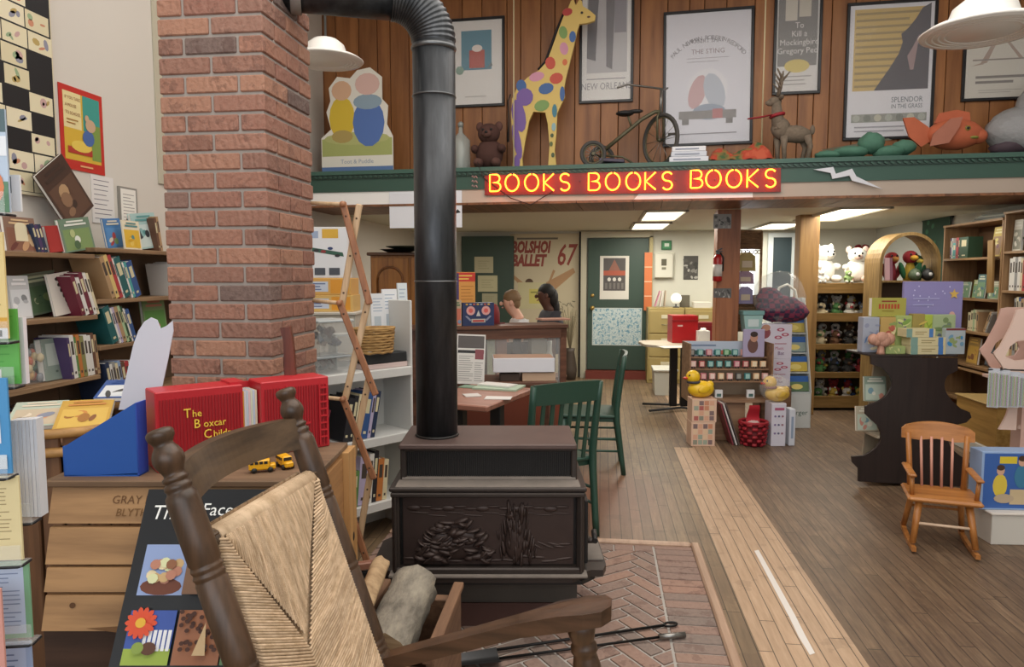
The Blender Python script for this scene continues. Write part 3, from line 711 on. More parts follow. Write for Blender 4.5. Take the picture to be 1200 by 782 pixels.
for k in range(40): ps.iell(x0 + .006 + rnd.random() * .096, z0 + .03 + rnd.random() * .084, .006, .005, mat('#47281d', .5), M, 7)
ps.ink([(x0 + .05, z0 + .02), (x0 + .08, z0 + .02), (x0 + .07, z0 + .09)], mat('#c9ad84', .5), M)
tile(1, 0, '#7a5a44')
x0, z0 = tile(0, 2, '#6d6d63')
for e in ((.05, .05, .022, .032), (.048, .09, .02, .018), (.066, .092, .012, .009), (.025, .05, .02, .008), (.08, .052, .018, .008), (.034, .095, .007, .012)): ps.iell(x0 + e[0], z0 + e[1], e[2], e[3], mat('#dcdcd6', .5), M)
x0, z0 = tile(1, 2, '#b8873f')
for k in range(3): ps.ink([(x0 + .02 + k * .03, z0 + .05), (x0 + .03 + k * .03, z0 + .05), (x0 + .022 + k * .032, z0 + .118)], mat('#3d2a17', .5), M)
tile(0, 3, '#7f8f6a'); tile(1, 3, '#a55a48')
for r in range(4): tile(2, r, ['#8f7f9a', '#5f7f5a', '#c0a05a', '#6a6a8f'][r])
o = ps.build('photo_poster', None, cw(-.925, db_ - .02, zb_), YAW); tag(o, 'tall black poster of square animal and flower photos leaning on the crate front', 'poster')
# blue display carton with white header card
d_ = 1.86; cf = camframe(d_); ctop = ZC + .006
def q(px, py, y=0): return cf.hit(px, py, y)
pts = [q(75, 556), q(75, 521), q(158, 470), q(163, 552)]; zb = min(p[1] for p in pts); xm = pts[0][0]
bd = thing('display_carton', 'empty blue cardboard display carton with a white backing card on the crate', 'carton', cf.w(xm, 0, ctop), YAW)
BLU = mat('#1d55a8', .5); m = MB(); dz = ctop - zb
poly = [(p[0] - xm, max(0, p[1] - zb)) for p in pts]
m.prism(poly, 0, .004, BLU); m.prism(poly, .046, .05, mat('#1a4a94', .5)); m.b2((poly[3][0] - .004, 0, 0), (poly[3][0], .05, poly[2][1]), mat('#2a4fb0', .5)); m.b2((0, 0, 0), (.004, .05, poly[1][1]), BLU); m.b2((0, 0, 0), (poly[3][0], .05, .004), BLU)
m.build('tray', bd)
cf2 = camframe(2.05)
wp = [(140, 480), (157, 405), (163, 388), (170, 377), (178, 372), (185, 375), (189, 385), (196, 382), (203, 376), (204, 388), (198, 420), (192, 448), (186, 480)]
wq = [cf2.hit(*p) for p in wp]; loc = cf2.w(0, 0, 0); 
m = MB(); m.prism([(p[0] - xm * 1.0, p[1] - ctop) for p in wq][::-1], .185, .188, mat('#cfd0dc', .5)); m.build('header_card', bd)
# red boxcar book set
A_ = Vector(cw(-.962, 1.885, ctop)); B_ = Vector(cw(-.575, 2.2, ctop)); bl = (B_ - A_).length; brz = math.atan2(B_.y - A_.y, B_.x - A_.x)
bs = thing('boxed_book_set', 'red ribbed boxcar shaped case of paperbacks with yellow lettering on the crate', 'book set', A_, brz)
RED = mat('#b5202a', .4); REDD = mat('#93161f', .45); HB_ = .222; DB = .11; xl, xr = bl * .47, bl * .575
def carbox(name, x0, x1, txt):
    m = MB(); m.b2((x0, 0, 0), (x1, DB, HB_), RED, .003)
    x = x0 + .012
    while x < x1 - .008: m.box((x, -.001, HB_ * .47), (.0035, .004, HB_ * .86), REDD); x += .0085
    if txt:
        m.layer = 14; Y = mat('#f0cf4a', .45)
        for s_, x, z in (('The', .07, .145), ('Boxcar', .095, .113), ('Children', .12, .081)):
            m.text(s_[0], x, z, .036, Y, align='LEFT', ext=.0008, sx=.9); m.text(s_[1:], x + (.026 if s_[0] != 'T' else .022), z, .028, Y, align='LEFT', ext=.0008, sx=.95)
    else:
        m.box((x0 + (x1 - x0) * .36, -.004, HB_ * .47), (.006, .006, HB_ * .9), RED); m.box((x0 + (x1 - x0) * .36, -.004, HB_ * .38), ((x1 - x0) * .7, .005, .006), RED)
        for k in range(8): m.box((x1 - .022, -.006, .035 + k * .022), (.022, .007, .005), RED)
        m.box((x1 - .034, -.005, HB_ * .47), (.004, .006, HB_ * .85), RED); m.box((x1 - .01, -.005, HB_ * .47), (.004, .006, HB_ * .85), RED)
    return m.build(name, bs)
carbox('case_end', 0, xl, True); carbox('case_end', xr, bl, False)
m = MB(); m.b2((xl, .02, 0), (xr, DB, .006), RED); m.b2((xl, DB - .006, 0), (xr, DB, HB_ * .97), RED); m.b2((xl - .03, .02, HB_), (xl + .012, DB, HB_ + .006), RED); m.build('case_back', bs)
for k, c in enumerate(['#e8b040', '#dfe3ea', '#c9d8e6', '#e5c9ce', '#d8e0c9', '#c6d7ea', '#e6dcc0']):
    m = bookmesh((xr - xl - .008) / 7 - .0006, HB_ * .86, .075, mat(c, .5)); o = m.build('paperback', None, A_ + Matrix.Rotation(brz, 3, 'Z') @ Vector((xl + .004 + (k + .5) * (xr - xl - .008) / 7, .025, .0065)), brz)
    tag(o, ['orange', 'white', 'pale blue', 'pinkish', 'pale green', 'light blue', 'cream'][k] + ' paperback in the gap of the red boxcar case, ' + ORD[k] + ' from the lettering', 'book', 'paperbacks in the red case')
def toybus(label, loc, rz):
    t = thing('toy_bus', label, 'toy bus', loc, rz); Yl = mat('#e8ab1c', .35); K_ = mat('#22201c', .5)
    m = MB(); m.b2((-.034, -.014, .007), (.022, .014, .036), Yl, .004); m.b2((.02, -.012, .007), (.036, .012, .022), Yl, .003); m.build('body', t)
    m = MB()
    for k in range(4): m.b2((-.03 + k * .012, -.0145, .024), (-.021 + k * .012, .0145, .032), K_)
    m.b2((.0215, -.011, .024), (.0228, .011, .033), K_); m.build('window', t)
    for x in (-.02, .022):
        for y in (-.013, .013): MB().lathe([(.0075, -.003), (.0075, .003)], K_, 12, T(x, y, .0075, rx=PI / 2)).build('wheel', t)
p = az(307, 553, ctop); toybus('yellow toy school bus on the crate under the chair crest, nearer the lettering', (p.x, p.y, ctop), YAW + .35)
p = az(334, 548, ctop); toybus('second yellow toy school bus on the crate, by the far chair post', (p.x, p.y, ctop), YAW - .9)
# wooden paddle leaning on the chimney
pd = thing('wooden_paddle', 'brown wooden paddle with a white sticker leaning on the brick chimney', 'paddle', at(342, 445, 2.23), YAW)
cfp = camframe(2.23); g0 = (cfp.hit(342, 445)[0], ctop)
pp = [cfp.hit(*p) for p in [(337, 524), (333, 400), (329, 384), (341, 383), (345, 410), (352, 524)]]
dzb = ctop - g0[1] - .0
m = MB(); m.prism([(a - g0[0], b - g0[1]) for a, b in pp][::-1], -.01, .01, wood('#6b3423', '#43190f', 'z', 6, .35)); m.build('blade', pd)
MB().b2((-.006, -.012, .075), (.018, -.0095, .09), PAPER, M=T(ry=-.2)).build('sticker', pd)
pd.location = cfp.w(g0[0], 0, g0[1])
# accordion lattice rack beside the chimney
lr = thing('lattice_rack', 'wooden accordion peg rack hanging beside the brick chimney', 'rack', camframe(2.78).w(0, 0, 0), YAW)
cfr = camframe(2.78); DKS = wood('#a06d4b', '#7a4c31', 'z', 5, .5); LTS = wood('#c9ab88', '#a5845f', 'z', 5, .5)
def slat(p, q_, y, mm):
    a = cfr.hit(*p); b = cfr.hit(*q_); L_ = math.hypot(b[0] - a[0], b[1] - a[1]); an = math.atan2(b[0] - a[0], b[1] - a[1])
    m = MB(); m.box(((a[0] + b[0]) / 2, y, (a[1] + b[1]) / 2), (.026, .014, L_ + .02), mm, (0, an, 0), .004); 
    for t_ in (.12, .5, .88): m.lathe([(.004, 0), (.004, .003)], mat('#4c3524'), 8, T(a[0] + (b[0] - a[0]) * t_, y - .006, a[1] + (b[1] - a[1]) * t_, rx=PI / 2))
    m.build('slat', lr)
for p, q_ in (((403, 240), (433, 354)), ((399, 355), (440, 460)), ((403, 467), (438, 558)), ((406, 580), (430, 655))): slat(p, q_, -.011, DKS)
for p, q_ in (((420, 242), (400, 357)), ((431, 352), (404, 467)), ((431, 447), (405, 575)), ((433, 558), (411, 690))): slat(p, q_, .011, LTS)
for p, q_ in (((403, 240), (371, 237)), ((399, 355), (373, 353)), ((403, 467), (377, 467))):
    a = cfr.hit(*p); b = cfr.hit(*q_); m = MB(); m.tube([(a[0], -.02, a[1]), (b[0] - .03, .04, b[1])], .008, LTS, 10); m.ball((a[0], -.024, a[1]), .012, DKS); m.build('peg', lr)
# ================================================================== LEFT WALL: bookcases, books, posters
SHW = wood('#9c7d5c', '#73583e', 'x', 3, .6); SHV = wood('#967756', '#6f553b', 'z', 3, .6)
def case(name, label, fr, x0, x1, depth, zs, top, side_m, shelf_m, back_m, z0=0.0, y1=0.0, ends=(0, 1)):
    """open bookcase: local origin at its front lower near corner"""
    c = thing(name, label, 'bookcase', fr.w(x0, y1 - depth, z0), fr.rz); L = x1 - x0
    for a in [(0, L - .02)[e] for e in ends]: MB().b2((a, 0, 0), (a + .02, depth, top - z0), side_m).build('side_panel', c)
    MB().b2((.0 if 0 not in ends else .02, depth - .012, 0), (L - .02 if 1 in ends else L, depth, top - z0), back_m).build('back_panel', c)
    for z in zs: MB().b2((.0 if 0 not in ends else .02, 0, z - z0 - .022), (L - .02 if 1 in ends else L, depth - .012, z - z0), shelf_m, .002).build('shelf', c)
    return c
BACKP = mat('#7c6550', .8)
ZA = [1.60, 1.30, 1.0, .70, .4, .1]; ZB = [1.635, 1.375, 1.14, .85, .5, .12]
case('bookcase', 'low tan bookcase on the plaster wall, the one nearer the card rack', LW, 2.3, 3.25, .25, ZA, 1.60, SHV, SHW, BACKP, y1=-.002, ends=(0,))
case('bookcase', 'tan bookcase on the plaster wall running behind the brick chimney', LW, 3.255, 4.3, .25, ZB, 1.635, SHV, SHW, BACKP, y1=-.002, ends=(1,))
CN = {'maroon': '#6d2436', 'white': '#e4e1da', 'blue': '#34568c', 'pale blue': '#8ea6c9', 'red': '#b23a3f', 'yellow': '#dcc07a', 'teal': '#1f5f60', 'dark green': '#2f4f3a', 'green': '#5f8a4c', 'orange': '#c57a3d', 'olive': '#8a8a55', 'brown': '#6b4a38', 'purple': '#4b3a63', 'black': '#24242a', 'cream': '#dfd3ae', 'grey': '#9a9a98', 'pink': '#c98a92', 'tan': '#b3926c', 'navy': '#263552', 'lilac': '#b9aecb', 'gold': '#b8913f', 'light green': '#a9c59a', 'turquoise': '#4fa3a3'}
def row(fr, x0, y, z, specs, lean, where, group, dpt=.17, cat='book', name='book'):
    """a row of standing books; specs: (colour name, thickness, height); lean in radians, positive tilts the tops to the viewer's left"""
    x = x0; seen = {}
    for i, (cn, t, h) in enumerate(specs):
        th = abs(lean); pitch = t / math.cos(th) + .0008
        m = bookmesh(t, h, dpt - .01 * (i % 3), mat(CN[cn], .5), PAPER, None, mat('#d9cfa8' if CN[cn] < '#888888' else '#4a4038', .5))
        o = m.build(name, None, fr.w(x + (t / 2 * math.cos(th) if lean >= 0 else pitch - .0008 - t / 2 * math.cos(th)), y, z + t / 2 * math.sin(th) + .0006), 0, (0, -lean, fr.rz))
        tag(o, '%s spine, %s book %s' % (cn, ORD[i], where), cat, group); x += pitch
    return x
def face(fr, x0, y0, x1, y1, y, zs, t, cover, cols, label, name='book', cat='book', seed=0, lean=.1, roll=0, group=None, art=None):
    a = fr.rect(x0, y0, x1, y1, y); w_ = a[2] - a[0]; h_ = (a[3] - zs) if zs is not None else a[3] - a[1]
    z = zs if zs is not None else a[1]
    return facebook(name, label, cat, fr.w((a[0] + a[2]) / 2, y, z), fr.rz, w_, h_, t, mat(cover, .45), cols, seed, lean, roll, group, art)
g1 = 'books on top of the near bookcase'
face(LW, 8, 255, 44, 297, -.19, 1.6, .02, '#8b6d5c', ['#a98c74', '#c9b08c', '#7b3f33', '#e2d6b4'], 'cookbook with a cream arched label on top of the near bookcase', group=g1, seed=3, art=lambda b, w, h, M: (faceart(b, w, h, ['#8b5f4c', '#c79c74', '#6c3c34', '#d9b98f'], 3, M), b.irect(-w * .2, h * .3, w * .2, h * .7, CREAM, M), b.iell(0, h * .7, w * .2, h * .14, CREAM, M)))
row(LW, LW.hit(45, 290, -.2)[0], -.2, 1.6, [('navy', .018, .13), ('purple', .018, .125), ('navy', .018, .13)], .3, 'of the dark trio on top of the near bookcase', g1, .14)
face(LW, 58, 267, 92, 297, -.19, 1.6, .02, '#a82f2c', None, 'red book with a small figure on top of the near bookcase', group=g1, seed=5, roll=-.1, art=lambda b, w, h, M: b.iell(w * .2, h * .45, w * .1, h * .28, mat('#d9b08a', .5), M))
face(LW, 76, 260, 112, 298, -.2, 1.6, .02, '#6f8a74', ['#7f9a62', '#4c6a48', '#b9c48a', '#e6eadf'], 'green landscape book on top of the near bookcase beside the red one', group=g1, seed=8, roll=-.15)
p0 = LW.hit(100, 285, -.1)
facebook('wall_calendar', 'large dark brown calendar tilted on top of the two bookcases', 'calendar', LW.w(p0[0] - .01, -.1, 1.72), LW.rz, .24, .30, .02, mat('#46332a', .4), ['#5d4334', '#8a6a50', '#b08f6a', '#3a2a22'], 4, .12, -.62)
g2 = 'books on top of the far bookcase'
face(LW, 126, 258, 146, 290, -.19, 1.635, .014, '#4a7fb5', ['#5b8fc4', '#b04a4a', '#7f9f6a', '#d9d2c0'], 'blue booklet with a red border on top of the far bookcase', group=g2, seed=11, roll=-.1)
face(LW, 146, 259, 166, 293, -.24, 1.635, .008, '#e9dfc4', ['#e2b73d', '#d6a52c', '#e9c65e', '#5a8f8f'], 'yellow and white card with a scalloped sun on top of the far bookcase', group=g2, seed=12)
face(LW, 160, 253, 188, 291, -.17, 1.635, .02, '#a9c9c6', ['#cfe0dc', '#3a3f44', '#8fbdbb', '#5f9a9a'], 'pale teal book with dark birds on top of the far bookcase', group=g2, seed=14, roll=-.12)
row(LW, LW.hit(186, 285, -.2)[0], -.2, 1.635, [('brown', .02, .19), ('tan', .02, .2)], .2, 'against the chimney on top of the far bookcase', g2)
gm = 'books on the middle shelf of the near bookcase'
face(LW, 14, 324, 38, 375, -.19, 1.3, .03, '#c9cccd', ['#dfe2e4', '#b9bcc0', '#8a8d90', '#f2f2f2'], 'white book in crinkled clear wrap on the middle shelf', group=gm, seed=21)
face(LW, 30, 323, 74, 374, -.12, 1.3, .018, '#6f7f6a', ['#5f7a5a', '#8fa06a', '#3f5648', '#c9cfae'], 'misty green book face out on the middle shelf', group=gm, seed=23, roll=-.12)
def moths(b, w, h, M):
    for k in range(6): b.iell(-w * .1 + w * .06 * k * .8, h * (.86 - k * .13), w * .1, h * .045, mat('#3d342e', .5), M, 9, .4 * k)
face(LW, 64, 322, 91, 371, -.19, 1.3, .012, '#e3ddd2', None, 'white book with a column of dark oval specimens on the middle shelf', group=gm, roll=-.12, art=moths)
x = row(LW, LW.hit(93, 368, -.24)[0] + .012, -.245, 1.3, [('maroon', .026, .2), ('white', .024, .19), ('maroon', .028, .215), ('white', .02, .215), ('cream', .016, .215)], .34, 'beside the specimen book on the middle shelf', gm)
gl = 'books on the low shelf of the near bookcase'
bagm = MB(); h0 = LW.hit(36, 450, -.15)
for k in range(26): rr_ = random.Random(k); bagm.ball((rr_.uniform(-.045, .045), rr_.uniform(-.02, .02), .02 + rr_.uniform(0, .13)), (.018, .014, .022), mat(rr_.choice(['#c76a4a', '#d9c9a0', '#4f7a5f', '#8a8f94', '#5a6f9a', '#caa46a']), .4), None, 8)
tp_ = thing('toy_bag', 'clear bag of coloured little toys on the low shelf by the card rack', 'toy bag', LW.w(h0[0], -.15, 1.001), LW.rz); bagm.build('contents', tp_)
MB().grid(lambda u, v: ((u - .5) * (.13 - .07 * v * v), -.035 + .0 * v, .002 + v * .185), 4, 8, glassmat()).build('wrap', tp_)
face(LW, 53, 397, 81, 454, -.19, 1.0, .035, '#8b9a90', None, 'grey green book with a pale panel face out on the low shelf', group=gl, art=lambda b, w, h, M: (b.irect(-w * .34, h * .35, w * .3, h * .88, mat('#b9c2b9', .5), M), b.iell(0, h * .2, w * .06, h * .03, mat('#5d6b62'), M)))
row(LW, LW.hit(83, 448, -.24)[0] + .01, -.24, 1.0, [('purple', .016, .2), ('white', .026, .21), ('green', .014, .2), ('orange', .022, .21), ('olive', .026, .2), ('white', .022, .205), ('white', .024, .2), ('brown', .02, .21), ('tan', .018, .2)], .12, 'beside the grey green book on the low shelf', gl)
gf = 'books on the upper shelf of the far bookcase'
zz1 = 1.375
row(LW, 3.37, -.245, zz1, [('tan', .03, .225), ('yellow', .026, .235), ('red', .026, .235), ('white', .01, .22), ('teal', .05, .22), ('white', .012, .2), ('turquoise', .02, .2), ('blue', .045, .2)], .38, 'on the upper shelf of the far bookcase', gf)
row(LW, 3.94, -.24, zz1, [('white', .024, .19), ('pink', .022, .18), ('white', .026, .2), ('grey', .024, .18), ('white', .022, .19), ('cream', .022, .19), ('grey', .02, .18)], .2, 'among the pale binders beside the chimney', 'pale binders on the far bookcase')
gg = 'books on the second shelf of the far bookcase'
row(LW, 3.36, -.245, 1.14, [('teal', .05, .2), ('white', .014, .195), ('lilac', .014, .2), ('tan', .026, .2), ('light green', .018, .205), ('dark green', .016, .2), ('white', .012, .19), ('blue', .03, .18)], .36, 'on the second shelf of the far bookcase', gg)
face(LW, 170, 350, 196, 372, -.17, 1.14, .02, '#7fa06a', ['#5f9a4a', '#a9bf8a', '#e0e3d5', '#c9806a'], 'green nature book leaning on the second shelf behind the white backing card', group=gg, seed=31)
row(LW, 3.33, -.245, .85, [('navy', .03, .2), ('white', .02, .19), ('grey', .02, .2), ('cream', .02, .19), ('pale blue', .02, .2), ('brown', .03, .19), ('red', .03, .19), ('white', .03, .19)], .2, 'on the third shelf of the far bookcase', 'books on the third shelf of the far bookcase')
row(LW, 2.75, -.24, .70, [('maroon', .03, .2), ('black', .03, .21), ('white', .02, .2), ('navy', .03, .2), ('brown', .03, .21), ('grey', .03, .2)], .05, 'on the bottom shelf in view of the near bookcase', 'books low on the near bookcase')
# wall things
def onwall(name, label, cat, fr, x0, y0, x1, y1, y, art, color='#eeeae0', th=.004, roll=0.0, group=None, rough=.5):
    a = fr.rect(x0, y0, x1, y1, y); w_ = a[2] - a[0]; h_ = a[3] - a[1]
    m = MB(); M = T(ry=roll); m.b2((-w_ / 2, 0, 0), (w_ / 2, th, h_), mat(color, rough), M=M); art(m, w_, h_, M)
    o = m.build(name, None, fr.w((a[0] + a[2]) / 2, y - th, a[1]), fr.rz); return tag(o, label, cat, group)
def art_mouse(b, w, h, M):
    b.irect(-w * .42, h * .12, w * .42, h * .93, mat('#d8b23e', .5), M); b.irect(-w * .42, h * .5, -w * .02, h * .93, mat('#e8d9a0', .5), M)
    b.irect(w * .02, h * .5, w * .42, h * .93, mat('#3f9a8f', .5), M); b.irect(w * .2, h * .16, w * .42, h * .6, mat('#7f9a4a', .5), M)
    for k, s_ in enumerate(('IF YOU TAKE', 'A MOUSE', 'TO SCHOOL')): b.text(s_, -w * .38, h * (.84 - k * .09), h * .055, mat('#8a4a2c', .5), M, 'LEFT', sx=.8)
    lines(b, -w * .36, h * .54, -w * .1, h * .62, 2, mat('#a5773c', .5), M)
    b.irect(-w * .36, h * .2, w * .2, h * .28, mat('#b23a2c', .5), M); b.iell(-w * .05, h * .3, w * .24, h * .07, mat('#e6c95a', .5), M)
    lines(b, -w * .1, h * .04, w * .2, h * .08, 1, mat('#e8b07a', .5), M, .5)
    b.iell(w * .12, h * .42, w * .14, h * .1, mat('#4a6aa5', .5), M, 12, .6); b.iell(w * .18, h * .58, w * .12, h * .08, mat('#c9a98a', .5), M); b.iell(w * .1, h * .66, w * .05, h * .045, mat('#c9a98a', .5), M)
onwall('picture_book_poster', 'red bordered yellow picture book poster on the plaster wall', 'poster', LW, 70, 106, 120, 201, -.001, art_mouse, '#c23127')
def art_text(b, w, h, M): b.irect(-w * .42, h * .04, w * .42, h * .95, PAPER, M); lines(b, -w * .3, h * .1, w * .32, h * .85, 9, mat('#8f8a88', .6), M, .2, 8)
onwall('handwritten_note', 'white handwritten sheet with doodles under the red bordered poster', 'note', LW, 107, 207, 133, 262, -.001, lambda b, w, h, M: lines(b, -w * .4, h * .05, w * .4, h * .95, 9, mat('#7a7580', .6), M, .16, 5), '#e6e3e0')
onwall('framed_notice', 'small grey framed notice on the plaster wall near the chimney', 'frame', LW, 138, 220, 159, 265, -.001, art_text, '#8f8c85', .012)
onwall('wall_chart', 'narrow pale strip hanging on the plaster wall at the chimney', 'strip', LW, 181, 0, 190, 215, -.002, lambda b, w, h, M: None, '#c3bda9', .01)
def art_quilt(b, w, h, M):
    rnd = random.Random(9); K_ = mat('#17171a', .6)
    b.irect(-w * .49, h * .01, w * .49, h * .99, K_, M)
    cols = ['#e4dab8', '#ddd2ae', '#e9dfc0', '#d9cfb0']
    nx, nz = 5, 13
    for i in range(nx):
        for j in range(nz):
            if rnd.random() < .17: continue
            x = -w * .48 + i * w * .193 + (j % 2) * w * .015; z = h * (.012 + j * .0755); cw_ = w * .185; chh = h * .069
            b.irect(x, z, x + cw_, z + chh, mat(rnd.choice(cols), .6), M)
            for q_ in range(3): b.iell(x + cw_ * rnd.uniform(.2, .8), z + chh * rnd.uniform(.25, .75), cw_ * rnd.uniform(.06, .2), chh * rnd.uniform(.06, .25), mat(rnd.choice(['#c98a6a', '#9ab08a', '#c9a5a0', '#8f8f9f', '#b9a060']), .6), M, 8, rnd.random() * 3); b.layer -= 1
            b.layer -= 1
    b.layer += 4
    for k in range(9): b.iell(-w * .22 + rnd.uniform(-.12, .12) * w, h * .45 + rnd.uniform(-.08, .1) * h, w * .09, h * .03, mat(rnd.choice(['#c9bcc0', '#b9c2b4', '#d5cdd2']), .6), M, 9, rnd.random() * 3)
a = LW.rect(-80, -90, 60, 228, -.004); q0 = LW.hit(60, 120, -.003)[0]
mq = MB(); wq_, hq = .78, 1.28; mq.b2((-wq_ / 2, 0, 0), (wq_ / 2, .02, hq), mat('#d8ceb0', .7)); art_quilt(mq, wq_, hq, T())
oq = mq.build('paper_quilt', None, LW.w(q0 - wq_ / 2, -.024, LW.hit(55, 232, -.003)[1]), LW.rz); tag(oq, 'big wall hanging of cream drawing cards on black, beside the picture book poster', 'wall hanging')
# ------------------------------------------------------------------ card spinner close by at the frame's edge
sf_ = camframe(1.15, .12); SPX = -.9
ps_ = sf_.hit(-75, 500); spin = thing('card_spinner', 'revolving wire rack of clear card pockets beside the crate', 'card rack', sf_.w(ps_[0], .14, 0), sf_.rz)
WIRE = mat('#2a2a2c', .4, .6)
MB().tube([(0, 0, .03), (0, 0, 1.95)], .016, WIRE, 10).build('pole', spin)
m = MB(); m.lathe([(.24, 0), (.24, .015), (.05, .03), (.02, .05)], WIRE, 24); m.build('base', spin)
def pocket(px1, py, dy, w_=.17):
    """a clear pocket whose front lip ends at pixel px1,py; returns frame x,z of its outer lower corner"""
    a = sf_.hit(px1, py, dy); x1 = a[0] - ps_[0]; m = MB()
    m.b2((x1 - w_, dy - .155, a[1] - .004), (x1, dy - .128, a[1] - .0005), glassmat()); m.b2((x1 - w_, dy - .157, a[1] - .004), (x1, dy - .155, a[1] + .03), glassmat())
    m.tube([(x1 - w_, dy - .158, a[1] - .003), (x1 - .004, dy - .158, a[1] - .003), (x1, dy - .152, a[1] - .003), (x1, dy - .13, a[1] - .003)], .0022, WIRE, 6); m.tube([(0, 0, a[1] - .01), (x1 - .05, dy - .12, a[1] - .006)], .003, WIRE, 6)
    m.build('pocket', spin); return a
def card(name, label, x1, y0, y1, dy, w_, color, art, t=.004, off=0.0):
    a = sf_.hit(x1, y1, dy); b = sf_.hit(x1, y0, dy); h_ = b[1] - a[1]; m = MB(); m.b2((-w_, 0, 0), (0, t, h_), mat(color, .4)); art(m, w_, h_, T(-w_ / 2, 0, 0))
    return tag(m.build(name, None, sf_.w(a[0] + off, dy, a[1]), sf_.rz), label, name.replace('_', ' '), 'cards and booklets in the revolving rack')
def art_lines(bg, lc, n=12, border=None):
    def f(b, w, h, M):
        if bg: b.irect(-w * .44, h * .06, w * .44, h * .95, mat(bg, .5), M)
        lines(b, -w * .38, h * .14, w * .4, h * .88, n, mat(lc, .6), M, .25, n)
    return f
pocket(13, 250, 0); card('booklet', 'tall glossy booklet topmost in the revolving rack, pale blue with an orange figure', 12, 128, 249, 0, .14, '#b9c9dc', lambda b, w, h, M: (b.irect(-w * .5, h * .78, w * .5, h * 1., mat('#3f5a5f', .3), M), b.irect(-w * .5, h * .55, w * .5, h * .74, mat('#e6e9ee', .3), M), b.text('BOOK', w * .22, h * .6, h * .12, mat('#2b2d33', .4), M), b.irect(-w * .5, 0, w * .5, h * .3, mat('#4f7f5a', .3), M), b.iell(w * .3, h * .25, w * .16, h * .2, mat('#d5793f', .3), M)))
pocket(17, 399, .01); card('booklet', 'pale yellow booklet with a mustard band in the revolving rack', 10, 272, 397, .01, .13, '#e2c887', lambda b, w, h, M: (b.irect(-w * .5, h * .1, w * .5, h * .2, mat('#d5a02e', .4), M), b.irect(-w * .5, 0, w * .5, h * .1, mat('#dcdde0', .4), M), lines(b, -w * .3, h * .3, w * .44, h * .9, 14, mat('#a98c50', .5), M, .2), b.irect(w * .3, h * .02, w * .44, h * .08, INK, M)))
pocket(24, 451, .03); card('booklet', 'bright green booklet with a pale window in the revolving rack', 24, 362, 450, .03, .13, '#5fae4c', lambda b, w, h, M: (b.irect(-w * .2, h * .35, w * .12, h * .82, mat('#a5cfd5', .4), M), lines(b, -w * .4, h * .05, w * .46, h * .95, 9, mat('#4a9a3c', .5), M, .12), b.irect(w * .0, h * .02, w * .3, h * .2, PAPER, M)))
card('paper_slip', 'white paper slips behind the green booklet in the revolving rack', 31, 372, 450, .045, .1, '#e6dfe4', lambda b, w, h, M: None, .01)
pocket(44, 608, .05, .12)
for k in range(7):
    card('booklet', '%s thin white booklet of the seven in the revolving rack, from the blue card' % ORD[k], 22 + k * 4.4, 493 - k * .3, 606, .05 + .001 * k, .0045, ['#d9d9de', '#e3e3e8'][k % 2], lambda b, w, h, M: None, .022)
pocket(16, 556, .0); card('greeting_card', 'blue card with white writing panel in the revolving rack', 14, 443, 555, 0, .12, '#4a93c9', lambda b, w, h, M: (b.irect(-w * .44, h * .66, w * .36, h * .9, mat('#c9c4b4', .4), M), b.iell(w * .2, h * .78, w * .07, h * .06, mat('#4f4f4f', .4), M), b.irect(-w * .44, h * .32, w * .4, h * .62, mat('#e6e9f2', .4), M), lines(b, -w * .4, h * .36, w * .3, h * .6, 4, mat('#8f98ad', .5), M, .25), b.irect(-w * .1, h * .05, w * .46, h * .2, mat('#cfdbe6', .4), M)))
pocket(32, 657, .0); card('greeting_card', 'cream card covered with fine print in the revolving rack', 27, 558, 656, 0, .13, '#e0d0a0', art_lines(None, '#a5916a', 16))
pocket(44, 748, .01); card('greeting_card', 'pale blue letter card with a green border in the revolving rack', 38, 658, 747, .01, .13, '#7fae8a', art_lines('#bccbe3', '#7f8fb0', 13))
card('greeting_card', 'white card with a photo corner sticking out behind the top booklet of the rack', 25, 205, 248, .03, .06, '#e9e9ec', lambda b, w, h, M: b.irect(-w * .1, h * .5, w * .3, h * .95, mat('#5a5f66', .4), M))
pocket(44, 842, .01); card('greeting_card', 'lowest pale blue card in view in the revolving rack', 41, 752, 842, .01, .13, '#9fb4d8', art_lines('#b6c7e6', '#6f80a8', 10))
pocket(12, 830, -.06, .08); card('greeting_card', 'small floral card with a pink edge in front of the other cards of the rack', 9, 690, 829, -.06, .07, '#d59a8f', lambda b, w, h, M: (b.irect(-w * .5, 0, w * .3, h, mat('#8fae4c', .4), M), b.iell(0, h * .3, w * .3, h * .1, mat('#e0c23f', .4), M), b.iell(-.01, h * .6, w * .3, h * .1, mat('#c9533f', .4), M)))
